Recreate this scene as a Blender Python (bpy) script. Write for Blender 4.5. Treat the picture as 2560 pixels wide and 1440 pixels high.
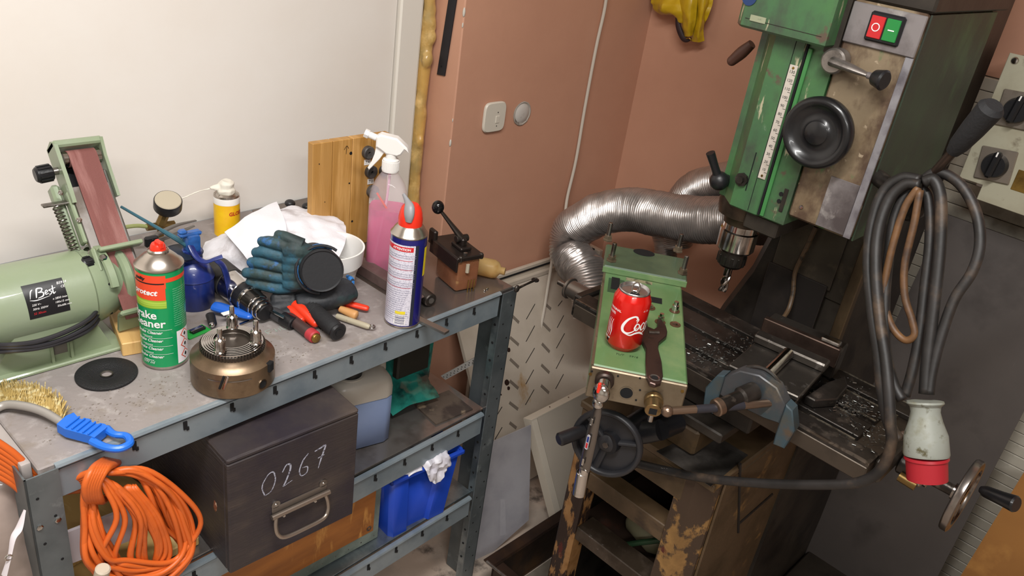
import bpy, bmesh, math, random
from mathutils import Vector as V, Matrix, noise
R = math.radians
PI = math.pi
random.seed(4)
scene = bpy.context.scene
for o in list(bpy.data.objects): bpy.data.objects.remove(o)
col = scene.collection

# ------------------------------------------------------------------ camera
F = 2050.0
PITCH, ROLL, YAW = .4738, -.1522, .8586
CAM = V((0, 0, 1.65))
_f = V((math.cos(PITCH)*math.sin(YAW), math.cos(PITCH)*math.cos(YAW), -math.sin(PITCH)))
_r = V((math.cos(YAW), -math.sin(YAW), 0)); _d = _f.cross(_r)
RGT = math.cos(ROLL)*_r + math.sin(ROLL)*_d
DWN = -math.sin(ROLL)*_r + math.cos(ROLL)*_d
cam = bpy.data.cameras.new('camera'); co = bpy.data.objects.new('camera', cam); col.objects.link(co)
cam.sensor_width = 36; cam.lens = 36*F/2560; cam.clip_start = .05
co.matrix_world = Matrix(((RGT.x, -DWN.x, -_f.x, CAM.x), (RGT.y, -DWN.y, -_f.y, CAM.y), (RGT.z, -DWN.z, -_f.z, CAM.z), (0, 0, 0, 1)))
scene.camera = co
def at(px, py, x=None, y=None, z=None):
    """surveying: the point where the sight line through a photo pixel meets the real plane x=, y= or z="""
    d = RGT*((px-1280)/F) + DWN*((py-720)/F) + _f
    if x is not None: t = (x-CAM.x)/d.x
    elif y is not None: t = (y-CAM.y)/d.y
    else: t = (z-CAM.z)/d.z
    return CAM + d*t

# ------------------------------------------------------------------ world, lights, exposure
w = bpy.data.worlds.new('world'); scene.world = w; w.use_nodes = True
w.node_tree.nodes['Background'].inputs[0].default_value = (.9, .95, 1, 1)
w.node_tree.nodes['Background'].inputs[1].default_value = .05
def area(name, loc, size, sy, power, colr, target):
    l = bpy.data.lights.new(name, 'AREA'); l.shape = 'RECTANGLE'; l.size = size; l.size_y = sy; l.energy = power; l.color = colr
    o = bpy.data.objects.new(name, l); col.objects.link(o); o.location = loc
    o.rotation_euler = (V(target)-V(loc)).to_track_quat('-Z', 'Y').to_euler(); return o
area('tube_lamp_near_shelf', (.15, .35, 2.42), 1.2, .12, 44, (1, .985, .96), (.35, .75, 0))
area('room_fill_light', (-.6, -.9, 2.42), 1.2, .12, 34, (1, .985, .965), (-.2, -.3, 0))  # weaker overhead fill added to lift the room, not a lamp in view
scene.view_settings.view_transform = 'Standard'; scene.view_settings.look = 'None'
scene.view_settings.exposure = 0.0; scene.view_settings.gamma = 1

# ------------------------------------------------------------------ materials
def srgb(h):
    if isinstance(h, str):
        h = h.lstrip('#'); c = [int(h[i:i+2], 16)/255 for i in (0, 2, 4)]
    else: c = h
    return tuple((x/12.92 if x <= .04045 else ((x+.055)/1.055)**2.4) for x in c)+(1,)
MATS = {}
def mat(name, c, rough=.5, metal=0, spots=(), bump=0, bscale=60, trans=0, ior=1.45, coat=0, rough2=None, alpha=1, aniso=None, bstretch=(1, 1, 1), emit=None):
    """spots: list of (colour, noise scale, threshold, softness, stretch xyz, [roughness/metal override])"""
    if name in MATS: return MATS[name]
    m = bpy.data.materials.new(name); m.use_nodes = True; nt = m.node_tree; N = nt.nodes; L = nt.links
    b = N['Principled BSDF']
    b.inputs['Roughness'].default_value = rough; b.inputs['Metallic'].default_value = metal
    b.inputs['Transmission Weight'].default_value = trans; b.inputs['IOR'].default_value = ior
    b.inputs['Coat Weight'].default_value = coat; b.inputs['Alpha'].default_value = alpha
    tc = N.new('ShaderNodeTexCoord')
    cur = None; base = srgb(c)
    b.inputs['Base Color'].default_value = base
    rcur = None; mcur = None
    for i, s in enumerate(spots):
        c2, sc, th, soft = s[:4]; st = s[4] if len(s) > 4 and s[4] else (1, 1, 1)
        mp = N.new('ShaderNodeMapping'); mp.inputs['Scale'].default_value = st; mp.inputs['Location'].default_value = (i*3.1, i*1.7, i*2.3)
        L.new(tc.outputs['Object'], mp.inputs[0])
        n = N.new('ShaderNodeTexNoise'); n.inputs['Scale'].default_value = sc; n.inputs['Detail'].default_value = 6; n.inputs['Roughness'].default_value = .6
        L.new(mp.outputs[0], n.inputs['Vector'])
        mr = N.new('ShaderNodeMapRange'); mr.inputs[1].default_value = th-soft; mr.inputs[2].default_value = th+soft
        L.new(n.outputs[0], mr.inputs[0])
        mx = N.new('ShaderNodeMix'); mx.data_type = 'RGBA'
        L.new(mr.outputs[0], mx.inputs[0])
        if cur is None: mx.inputs[6].default_value = base
        else: L.new(cur, mx.inputs[6])
        mx.inputs[7].default_value = srgb(c2); cur = mx.outputs[2]
        if len(s) > 5:
            for k, key in ((0, 'Roughness'), (1, 'Metallic')):
                if s[5][k] is None: continue
                m2 = N.new('ShaderNodeMix'); prev = rcur if k == 0 else mcur
                L.new(mr.outputs[0], m2.inputs[0])
                if prev is None: m2.inputs[2].default_value = rough if k == 0 else metal
                else: L.new(prev, m2.inputs[2])
                m2.inputs[3].default_value = s[5][k]
                if k == 0: rcur = m2.outputs[0]
                else: mcur = m2.outputs[0]
    if cur: L.new(cur, b.inputs['Base Color'])
    if rcur: L.new(rcur, b.inputs['Roughness'])
    if mcur: L.new(mcur, b.inputs['Metallic'])
    if bump:
        mp = N.new('ShaderNodeMapping'); mp.inputs['Scale'].default_value = bstretch; L.new(tc.outputs['Object'], mp.inputs[0])
        n = N.new('ShaderNodeTexNoise'); n.inputs['Scale'].default_value = bscale; n.inputs['Detail'].default_value = 4
        L.new(mp.outputs[0], n.inputs['Vector'])
        bp = N.new('ShaderNodeBump'); bp.inputs['Strength'].default_value = bump; bp.inputs['Distance'].default_value = .003
        L.new(n.outputs[0], bp.inputs['Height']); L.new(bp.outputs[0], b.inputs['Normal'])
    MATS[name] = m; return m

M_white_wall = mat('painted_white_panel', '#e5e0da', .45, spots=[('#ddd4ca', 1.5, .55, .2), ('#7d6f60', 34, .765, .012), ('#c0ab84', 22, .765, .02)], bump=.05, bscale=90)
M_frame = mat('painted_door_frame', '#dcd6cc', .45, spots=[('#8a7f70', 22, .74, .02)])
M_pink = mat('dusky_pink_paint', '#c3937a', .5, spots=[('#bb8b73', 2.2, .55, .15), ('#dcb6a2', 55, .775, .01, (1, 1, .3)), ('#7f5447', 30, .78, .01)], bump=.12, bscale=45)
M_concrete = mat('concrete', '#9a8f84', .8, spots=[('#b9a798', 5, .5, .1), ('#5f564f', 14, .62, .06)], bump=.3, bscale=40)
M_ceil = mat('ceiling_paint', '#d8d4cc', .8)
M_foam = mat('aged_foam', '#c39a55', .3, spots=[('#a98f5a', 9, .5, .1), ('#dcb878', 20, .6, .08)], bump=.5, bscale=60, coat=.5)
M_galv = mat('galvanised_steel', '#99a2a6', .38, .85, spots=[('#7b858a', 18, .52, .08), ('#626a6b', 6, .66, .05)], bump=.05, bscale=30)
M_galvd = mat('dull_galvanised_steel', '#6b7172', .5, .6, spots=[('#565c5e', 14, .5, .1), ('#8b8f8c', 40, .68, .05)])
M_black = mat('black_plastic', '#17171a', .38, bump=.1, bscale=200)
M_blackm = mat('matt_black_rubber', '#1c1c1e', .75, bump=.25, bscale=220)
M_hole = mat('dark_hole', '#08080a', .9)
M_chrome = mat('polished_chrome', '#c9c6c3', .14, 1, spots=[('#8c8681', 24, .6, .1)])
M_steel = mat('machined_steel', '#8f8a86', .3, .95, spots=[('#5e5650', 16, .56, .08), ('#463c34', 40, .68, .05)], bump=.05)
M_dsteel = mat('oily_dark_steel', '#4a4541', .38, .75, spots=[('#2d2926', 9, .5, .1), ('#6d655d', 30, .62, .06), ('#352016', 6, .66, .05)], bump=.15, bscale=50)
M_white = mat('white_plastic', '#e4e1dd', .35)
M_red = mat('red_plastic', '#d9301d', .32)
M_brass = mat('brass', '#a58748', .3, .9, spots=[('#6a5330', 18, .6, .1)])

# ------------------------------------------------------------------ geometry helpers
def frame_to(p0, p1, up=(0, 0, 1)):
    z = (V(p1)-V(p0)).normalized(); u = V(up)
    if abs(z.dot(u)) > .98: u = V((1, 0, 0))
    x = u.cross(z).normalized(); y = z.cross(x)
    return Matrix(((x.x, y.x, z.x, p0[0]), (x.y, y.y, z.y, p0[1]), (x.z, y.z, z.z, p0[2]), (0, 0, 0, 1)))
def T(x, y, z): return Matrix.Translation((x, y, z))
def Rz(a): return Matrix.Rotation(a, 4, 'Z')
def Rx(a): return Matrix.Rotation(a, 4, 'X')
def Ry(a): return Matrix.Rotation(a, 4, 'Y')
def catmull(P, n):
    P = [V(p) for p in P]; out = []
    Q = [2*P[0]-P[1]]+P+[2*P[-1]-P[-2]]
    for i in range(1, len(Q)-2):
        a, b, c, d = Q[i-1], Q[i], Q[i+1], Q[i+2]
        for k in range(n):
            t = k/n
            out.append(.5*((2*b)+(c-a)*t+(2*a-5*b+4*c-d)*t*t+(3*b-a-3*c+d)*t**3))
    out.append(P[-1]); return out
class B:
    def __init__(s, world=False): s.bm = bmesh.new(); s.world = world
    def add(s, bm2, M=None):
        if M is not None: bmesh.ops.transform(bm2, matrix=M, verts=bm2.verts)
        me = bpy.data.meshes.new('t'); bm2.to_mesh(me); bm2.free(); s.bm.from_mesh(me); bpy.data.meshes.remove(me); return s
    def box(s, c, size, M=None, bev=0, seg=1):
        b = bmesh.new(); bmesh.ops.create_cube(b, size=1)
        bmesh.ops.scale(b, vec=size, verts=b.verts)
        if bev: bmesh.ops.bevel(b, geom=b.edges[:], offset=bev, segments=seg, affect='EDGES', profile=.5)
        bmesh.ops.translate(b, vec=c, verts=b.verts); return s.add(b, M)
    def bb(s, lo, hi, M=None, bev=0, seg=1):
        lo = V(lo); hi = V(hi); return s.box((lo+hi)/2, [abs(a) for a in (hi-lo)], M, bev, seg)
    def lathe(s, prof, M=None, n=32, a0=0, a1=2*PI, cap=True):
        b = bmesh.new(); full = abs(a1-a0-2*PI) < 1e-6; m = n if full else n+1
        rings = []
        for (r, z) in prof:
            if r < 1e-7: v = b.verts.new((0, 0, z)); rings.append([v]*m)
            else: rings.append([b.verts.new((r*math.cos(a0+(a1-a0)*k/n), r*math.sin(a0+(a1-a0)*k/n), z)) for k in range(m)])
        for i in range(len(rings)-1):
            A, C = rings[i], rings[i+1]
            for k in range(n):
                k2 = (k+1) % m
                vs = [A[k], A[k2], C[k2], C[k]]; u = []
                for v in vs:
                    if v not in u: u.append(v)
                if len(u) >= 3:
                    try: b.faces.new(u)
                    except ValueError: pass
        if full and cap:
            for ring, f in ((rings[0], 1), (rings[-1], 0)):
                if ring[0] is not ring[1]:
                    b.faces.new(ring[::-1] if f else ring)
        return s.add(b, M)
    def cyl(s, p0, p1, r, n=24, bev=0, r2=None):
        p0 = V(p0); p1 = V(p1); L = (p1-p0).length; r2 = r if r2 is None else r2
        if bev: pr = [(0, 0), (r-bev, 0), (r, bev), (r2, L-bev), (r2-bev, L), (0, L)]
        else: pr = [(0, 0), (r, 0), (r2, L), (0, L)]
        return s.lathe(pr, frame_to(p0, p1), n)
    def tube(s, pts, r, n=8, smooth=0, closed=False, M=None, flat=1):
        pts = [V(p) for p in pts]
        if smooth: 
            if isinstance(r, (list, tuple)):
                rr = [V((a, 0, 0)) for a in r]; r = [max(a.x, 1e-4) for a in catmull(rr, smooth)]
            pts = catmull(pts, smooth)
        b = bmesh.new(); rings = []; N = len(pts); prev = None
        for i, p in enumerate(pts):
            t = (pts[min(i+1, N-1)]-pts[max(i-1, 0)])
            if t.length < 1e-9: t = V((0, 0, 1))
            t.normalize()
            if prev is None:
                u = V((0, 0, 1)) if abs(t.z) < .9 else V((1, 0, 0)); x = u.cross(t).normalized()
            else: x = (prev-t*prev.dot(t)).normalized()
            prev = x; y = t.cross(x); ri = r[i] if isinstance(r, (list, tuple)) else r
            rings.append([b.verts.new(p+x*math.cos(2*PI*k/n)*ri+y*math.sin(2*PI*k/n)*ri*flat) for k in range(n)])
        for i in range(N-1):
            for k in range(n):
                b.faces.new([rings[i][k], rings[i][(k+1) % n], rings[i+1][(k+1) % n], rings[i+1][k]])
        b.faces.new(rings[0][::-1]); b.faces.new(rings[-1])
        return s.add(b, M)
    def prism(s, poly, h, M=None, bev=0):
        b = bmesh.new()
        v0 = [b.verts.new((p[0], p[1], 0)) for p in poly]; v1 = [b.verts.new((p[0], p[1], h)) for p in poly]
        b.faces.new(v0[::-1]); b.faces.new(v1); n = len(poly)
        for i in range(n): b.faces.new([v0[i], v0[(i+1) % n], v1[(i+1) % n], v1[i]])
        bmesh.ops.recalc_face_normals(b, faces=b.faces)
        if bev: bmesh.ops.bevel(b, geom=[e for e in b.edges if abs(e.verts[0].co.z-e.verts[1].co.z) < 1e-9], offset=bev, segments=1, affect='EDGES')
        return s.add(b, M)
    def slab(s, a, b_, c, d, th):
        """quad a b c d (corners) given a thickness behind it"""
        P = [V(a), V(b_), V(c), V(d)]; n = (P[1]-P[0]).cross(P[3]-P[0]).normalized()
        if n.dot(CAM-P[0]) < 0: n = -n
        b = bmesh.new(); f = [b.verts.new(p) for p in P]; k = [b.verts.new(p-n*th) for p in P]
        b.faces.new(f); b.faces.new(k[::-1])
        for i in range(4): b.faces.new([f[i], k[i], k[(i+1) % 4], f[(i+1) % 4]])
        bmesh.ops.recalc_face_normals(b, faces=b.faces); return s.add(b)
    def ball(s, c, r, sc=(1, 1, 1), M=None, u=16, v=10):
        b = bmesh.new(); bmesh.ops.create_uvsphere(b, u_segments=u, v_segments=v, radius=r)
        bmesh.ops.scale(b, vec=sc, verts=b.verts); bmesh.ops.translate(b, vec=c, verts=b.verts); return s.add(b, M)
    def surf(s, ctrl, n=6, amp=0, sc=20, th=.002, seed=0):
        """smooth sheet through a grid of control points, wrinkled, with a thickness"""
        rows = [catmull(r, n) for r in ctrl]; cols = [catmull([r[j] for r in rows], n) for j in range(len(rows[0]))]
        nu, nv = len(cols), len(cols[0]); b = bmesh.new(); P = [[cols[i][j].copy() for j in range(nv)] for i in range(nu)]
        Q = [[None]*nv for _ in range(nu)]; W = [[None]*nv for _ in range(nu)]
        for i in range(nu):
            for j in range(nv):
                du = P[min(i+1, nu-1)][j]-P[max(i-1, 0)][j]; dv = P[i][min(j+1, nv-1)]-P[i][max(j-1, 0)]
                nn = du.cross(dv)
                nn = nn.normalized() if nn.length > 1e-9 else V((0, 0, 1))
                p = P[i][j]; q = noise.noise(p*sc+V((seed, 0, 0)))+.5*noise.noise(p*sc*2.3+V((0, seed, 3)))
                q2 = 1-abs(noise.noise(p*sc*.7+V((seed*2, 5, 1))))*2
                Q[i][j] = b.verts.new(p+nn*amp*(q+.6*q2)); W[i][j] = b.verts.new(p+nn*(amp*(q+.6*q2)-th))
        for i in range(nu-1):
            for j in range(nv-1):
                b.faces.new([Q[i][j], Q[i+1][j], Q[i+1][j+1], Q[i][j+1]]); b.faces.new([W[i][j+1], W[i+1][j+1], W[i+1][j], W[i][j]])
        for i in range(nu-1):
            b.faces.new([Q[i+1][0], Q[i][0], W[i][0], W[i+1][0]]); b.faces.new([Q[i][nv-1], Q[i+1][nv-1], W[i+1][nv-1], W[i][nv-1]])
        for j in range(nv-1):
            b.faces.new([Q[0][j], Q[0][j+1], W[0][j+1], W[0][j]]); b.faces.new([Q[nu-1][j+1], Q[nu-1][j], W[nu-1][j], W[nu-1][j+1]])
        bmesh.ops.recalc_face_normals(b, faces=b.faces)
        return s.add(b)
    def helix(s, p0, p1, R_, r, turns, n=10, seg=12):
        M = frame_to(p0, p1); L = (V(p1)-V(p0)).length
        pts = [M @ V((R_*math.cos(2*PI*k/seg), R_*math.sin(2*PI*k/seg), L*k/(turns*seg))) for k in range(turns*seg+1)]
        return s.tube(pts, r, 6)
    def jitter(s, amp, sc=20, seed=0):
        for v in s.bm.verts: v.co += noise.noise_vector(v.co*sc+V((seed, seed, 0)))*amp
        return s
    def build(s, name, m, parent=None, smooth=.6, label=None, remesh=0, kind=None, recalc=True):
        if parent is not None and s.world:
            bmesh.ops.transform(s.bm, matrix=parent_world(parent).inverted(), verts=s.bm.verts)
        if recalc and not remesh: bmesh.ops.recalc_face_normals(s.bm, faces=s.bm.faces)
        me = bpy.data.meshes.new(name); s.bm.to_mesh(me); s.bm.free()
        for p in me.polygons: p.use_smooth = True
        if smooth < 3: me.set_sharp_from_angle(angle=smooth)
        me.materials.append(m)
        o = bpy.data.objects.new(name, me); col.objects.link(o)
        if parent: o.parent = parent
        if remesh:
            md = o.modifiers.new('merge', 'REMESH'); md.mode = 'VOXEL'; md.voxel_size = remesh; md.use_smooth_shade = True
            sm = o.modifiers.new('soften', 'SMOOTH'); sm.iterations = 4; sm.factor = .6
        if label: o['label'] = label
        if kind: o['kind'] = kind
        return o
def parent_world(o):
    M = Matrix.Identity(4)
    while o is not None:
        M = (Matrix.Translation(o.location) @ o.rotation_euler.to_matrix().to_4x4()) @ M; o = o.parent
    return M
def thing(name, label, cat, loc=(0, 0, 0), rz=0, group=None, rot=None):
    o = bpy.data.objects.new(name, None); o.empty_display_size = .02; col.objects.link(o); o.location = loc
    o.rotation_euler = rot if rot else (0, 0, rz)
    o['label'] = label; o['category'] = cat
    if group: o['group'] = group
    return o
def tag(o, label, cat, group=None, kind=None):
    o['label'] = label; o['category'] = cat
    if group: o['group'] = group
    if kind: o['kind'] = kind
    return o
def struct(o): o['kind'] = 'structure'; return o
def copy_tree(o, parent=None):
    c = o.copy(); col.objects.link(c)
    if parent: c.parent = parent
    for ch in list(o.children): copy_tree(ch, c)
    return c
def text_bm(s, size, depth=0, shear=0, spacing=1.0, align='LEFT', bold=0):
    cu = bpy.data.curves.new('t', 'FONT'); cu.body = s; cu.size = size; cu.extrude = depth; cu.shear = shear; cu.space_character = spacing
    cu.align_x = align; cu.offset = bold; cu.resolution_u = 3
    o = bpy.data.objects.new('t', cu); me = bpy.data.meshes.new_from_object(o)
    b = bmesh.new(); b.from_mesh(me); bpy.data.objects.remove(o); bpy.data.curves.remove(cu); bpy.data.meshes.remove(me)
    return b
def wrap(bld, bm2, r, z, a0, off=.0004):
    """lay flat lettering (x along, y up) round an upright cylinder"""
    for v in bm2.verts:
        a = a0+v.co.x/r; rr = r+off; v.co = V((rr*math.cos(a), rr*math.sin(a), z+v.co.y))
    bld.add(bm2)
def stroke(bm_, pts, widths, z=0):
    """flat pen stroke ribbon in the xy plane"""
    P = catmull([V((p[0], p[1], 0)) for p in pts], 8); W = [a.x for a in catmull([V((x, 0, 0)) for x in widths], 8)]
    L_ = []
    for i, p in enumerate(P):
        t = P[min(i+1, len(P)-1)]-P[max(i-1, 0)]; t.normalize(); nrm = V((-t.y, t.x, 0))*max(W[i], .00015)/2
        L_.append((bm_.verts.new(p+nrm+V((0, 0, z))), bm_.verts.new(p-nrm+V((0, 0, z)))))
    for i in range(len(L_)-1):
        try: bm_.faces.new([L_[i][0], L_[i][1], L_[i+1][1], L_[i+1][0]])
        except ValueError: pass
def patch(bld, r, z0, z1, a0, a1, off=.0003, n=14):
    bld.lathe([(r+off, z0), (r+off, z1)], None, n, a0, a1, cap=False)

def at_plane(px, py, p0, n):
    d = RGT*((px-1280)/F) + DWN*((py-720)/F) + _f
    return CAM + d*((V(p0)-CAM).dot(n)/d.dot(n))

# ================================================================== THE ROOM
YW, YD, XC, XR = 1.60, 1.49, 1.40, 2.17
struct(B().bb((-2.3, -2.6, -.1), (2.6, 1.9, 0)).build('floor', M_concrete))
struct(B().bb((-2.3, -2.6, 2.5), (2.6, 1.9, 2.6)).build('ceiling', M_ceil))
struct(B().bb((-2.3, -2.6, 0), (-2.2, 1.9, 2.5)).build('wall_left', M_ceil))
struct(B().bb((-2.2, -2.6, 0), (2.3, -2.5, 2.5)).build('wall_front', M_ceil))
xs = at(985, 150, y=YW).x
struct(B().bb((-2.2, YW, 0), (xs-.002, YW+.1, 2.5)).build('wall_back', M_white_wall))
fr = B()
fr.bb((xs+.002, YW-.012, 0), (xs+.07, YW+.1, 2.5), bev=.004)
fr.bb((xs+.07, YW-.004, 0), (XC-.035, YW+.1, 2.5), bev=.003)
struct(fr.build('trim_1', M_frame))
struct(B().bb((XC, YD, 0), (2.5, YW+.3, 2.5), bev=.003).build('wall_return', M_pink))
struct(B().bb((XR, -2.5, 0), (XR+.2, YD, 2.5)).build('wall_right', M_pink))
# plaster chips on the pier corner
for px, py, s in ((1124, 357, .006), (1158, 30, .007), (1153, 62, .004), (1130, 300, .003)):
    p = at(px, py, x=XC)
    o = B().ball((XC+.0005, YD+.001, p.z), s, (.5, .5, 1.6)).build('plaster_chip', mat('bare_plaster', '#c4beb4', .9))
    o['kind'] = 'structure'
# foam bead down the gap
fo = B(); P = []; r_ = []
for i in range(60):
    z = .45+i*1.4/59; P.append((XC-.02+.004*math.sin(i*1.3)*noise.noise(V((i*.4, 0, 0))), YW-.006, z))
    r_.append(.017+.006*noise.noise(V((i*.31, 2, 0)))+.003*noise.noise(V((i*1.3, 5, 0))))
fo.tube(P, r_, 12)
for px, py, s in ((1068, 150, .016), (1083, 60, .012), (1078, 95, .014), (1050, 355, .013)):
    p = at(px, py, y=YW-.02); fo.ball(p, s, (1, .7, 1.5))
fb = fo.jitter(.004, 35, 3).build('foam_bead', M_foam, remesh=.004)
tag(fb, 'yellowed bead of expanding foam filling the joint beside the white door frame', 'foam')

# black strip hanging on the light pier face
a = at(1101, 188, x=XC-.004); t = at(1136, -40, x=XC-.004)
ms = thing('metal_strip', 'thin black metal strip hanging on the light pink pier beside the foam bead', 'strip', a)
sb = B(world=True); p0, p1, p2, p3 = at(1092, 186, x=XC-.004), at(1111, 190, x=XC-.004), at(1150, -60, x=XC-.004), at(1130, -60, x=XC-.004)
sb.slab(p0, p1, p2, p3, .003); sb.build('bar', mat('black_steel_strip', '#26262c', .4, .3), ms)
h = at(1103, 166, x=XC-.0045); B(world=True).cyl(h, h+V((-.0006, 0, 0)), .0022, 12).build('hole', M_hole, ms)

# light switch
M_cream = mat('cream_plastic', '#cdc6b8', .35)
c = at(1232, 291, y=YD); wd, ht = .040, .041
sw = thing('light_switch', 'cream light switch plate with a small rocker on the dusky pink wall', 'switch', c)
poly = []
for k in range(40):
    a_ = 2*PI*k/40; ca, sa = math.cos(a_), math.sin(a_); poly.append((wd*math.copysign(abs(ca)**.42, ca), ht*math.copysign(abs(sa)**.42, sa)))
Mx = Rx(R(90))
B().prism(poly, .010, Mx, bev=.003).build('plate', M_cream, sw)
B().box((.008, -.0105, -.006), (.014, .003, .020), bev=.0012).build('rocker', M_cream, sw)
for z in (.013, -.024): B().cyl((.008, -.0102, z), (.008, -.0108, z), .0016, 10).build('screw_hole', M_hole, sw)
# blanked round box
c = at(1304, 283, y=YD)
rb = thing('junction_box', 'round recessed wall box with a pale blanking disc right of the light switch', 'wall box', c)
B().lathe([(.029, 0), (.033, .001), (.034, .003), (.031, .004), (.029, .002)], Mx, 32).jitter(.0012, 90).build('plaster_ring', mat('grey_plaster', '#a39a90', .8, spots=[('#5d544c', 20, .6, .05)]), rb, recalc=False)
B().lathe([(0, .0075), (.012, .007), (.022, .005), (.029, .001), (.029, -.001), (0, -.001)], Mx, 32).build('disc', mat('pale_disc', '#bdb7b0', .35, spots=[('#7c746d', 30, .66, .06)]), rb)

# white cable down the wall to a plug behind the white panel
cb = thing('white_cable', 'thin white cable hanging down the pink wall into a plug behind the slotted panel', 'cable', (1.6, 1.47, 0))
pts = [at(1522, -60, y=1.47), at(1512, 20, y=1.475), at(1490, 120, y=1.48), at(1462, 270, y=1.48), at(1440, 400, y=1.475), at(1419, 490, y=1.47), at(1410, 545, y=1.455), at(1388, 610, y=1.44), at(1374, 690, y=1.425), at(1361, 770, y=1.40), at(1347, 850, y=1.37), at(1341, 930, y=1.34), at(1338, 1000, y=1.31), at(1325, 1035, y=1.29), at(1308, 1050, y=1.28)]
B(world=True).tube(pts, .0048, 8, smooth=5).build('cord', mat('grey_white_pvc', '#c4bbae', .4), cb)
M_ivory = mat('ivory_plastic', '#c9bfae', .4)
B(world=True).tube([at(1338, 1012, y=1.305), at(1322, 1035, y=1.29), at(1306, 1052, y=1.275)], [.006, .017, .014], 12, smooth=4).build('plug', M_ivory, cb)

# ---- leaning white panels by the pier
pB = [at(1262, 722, y=1.455), at(1482, 672, y=1.455)]
tl = at(1268, 718, y=1.455); tr = at(1490, 682, y=1.455); bl = at(1170, 1440, z=.0); bl = V((tl.x, 1.17, .012)); br = V((tr.x, 1.17, .012)); tr = V((tr.x, 1.455, tl.z)); 
M_pan = mat('cream_enamel_panel', '#c4b9aa', .42, spots=[('#b5a998', 5, .55, .1), ('#a67c3c', 3.2, .70, .05, (2.2, 2.2, .9))], bump=.03)
sp = thing('slotted_panel', 'cream enamelled panel with rows of slanted slots leaning on the pink wall behind the shelf', 'panel', (tl.x, 1.17, 0))
tl2 = V((tl.x-.22, 1.455, tl.z)); bl2 = V((tl.x-.22, 1.17, .012)); xR = at(1455, 850, y=1.40).x
tr = V((xR, 1.455, tl.z)); br = V((xR, 1.17, .012))
pn = (tr-tl2).cross(bl2-tl2).normalized(); pn = pn if pn.dot(CAM-tl) > 0 else -pn
B(world=True).slab(tl2, tr, br, bl2, .012).build('sheet', M_pan, sp)
B(world=True).slab(tl2+pn*.004+V((0, 0, .012)), tr+pn*.004+V((0, 0, .012)), tr+pn*.004, tl2+pn*.004, .02).build('top_flange', M_pan, sp)
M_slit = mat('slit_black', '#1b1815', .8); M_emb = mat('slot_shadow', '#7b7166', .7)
def zp(x, y): return 1160+x/3.13, 640+y/3.13
thin = [((555, 375), (487, 495)), ((553, 545), (485, 670)), ((552, 720), (483, 838)), ((545, 890), (483, 1003)), ((548, 1045), (480, 1165)), ((768, 350), (735, 392)), ((780, 465), (728, 562)), ((787, 605), (722, 722)), ((780, 768), (720, 882)), ((778, 925), (716, 1040)), ((297, 1180), (237, 1280)), ((298, 1340), (242, 1435)), ((528, 1380), (500, 1435)), ((297, 1005), (272, 1050))]
wide = [((372, 462), (430, 520)), ((360, 635), (428, 695)), ((360, 805), (428, 870)), ((358, 975), (425, 1035)), ((355, 1145), (423, 1198)), ((357, 1303), (410, 1345)), ((632, 370), (680, 415)), ((612, 520), (675, 585)), ((610, 685), (670, 750)), ((605, 850), (668, 912)), ((603, 1012), (665, 1070))]
for (a, b), wdt, mm, nm in [(q, .0022, M_slit, 'slit') for q in thin]+[(q, .0085, M_emb, 'slot') for q in wide]:
    p = at_plane(*zp(*a), tl, pn); q = at_plane(*zp(*b), tl, pn); d = (q-p).normalized(); s_ = d.cross(pn)*wdt/2
    bb = B(world=True); bb.slab(p-s_+pn*.0006, q-s_+pn*.0006, q+s_+pn*.0006, p+s_+pn*.0006, .002)
    if nm == 'slot':
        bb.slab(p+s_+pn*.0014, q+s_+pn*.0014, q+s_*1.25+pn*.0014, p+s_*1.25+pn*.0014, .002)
    bb.build(nm, mm, sp)
for a, s in (((350, 735), .007), ((335, 990), .0095), ((348, 1035), .006), ((290, 1085), .003)):
    p = at_plane(*zp(*a), tl, pn); bb = B(world=True); bb.lathe([(s, .0004), (0, .001)], frame_to(p, p+pn), 12).jitter(.001, 200); bb.build('burn_mark', mat('burn_brown', '#2c160b', .8), sp)
# second narrow upright enamel panel right of it
x1 = at(1440, 830, y=1.36).x
up = thing('enamel_channel', 'narrow cream enamelled channel standing upright behind the green gearbox', 'channel', (x1, 1.38, 0))
B().bb((0, 0, 0), (.03, .05, .62), bev=.003).bb((.055, -.01, 0), (.075, .05, .60), bev=.003).bb((.03, .03, 0), (.055, .05, .60)).build('channel', M_pan, up)
B().bb((.031, .01, 0), (.0545, .02, .6)).build('rubber_insert', M_blackm, up)
# window profile with dark gasket on top of slotted panel
wp = thing('sealed_panel', 'second cream panel with a dark seal behind the slotted one', 'panel', (tl.x, 1.47, 0))
B().bb((-.1, -.006, 0), (.36, .006, tl.z+.045), bev=.002).build('sheet', M_pan, wp)
B().bb((-.1, -.010, tl.z+.030), (.30, -.0055, tl.z+.034)).build('seal', M_hole, wp)
for k in range(3): B().bb((.325+k*.012, -.014, tl.z-.05), (.331+k*.012, -.004, tl.z+.04)).build('gasket_rib', M_blackm, wp)
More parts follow.
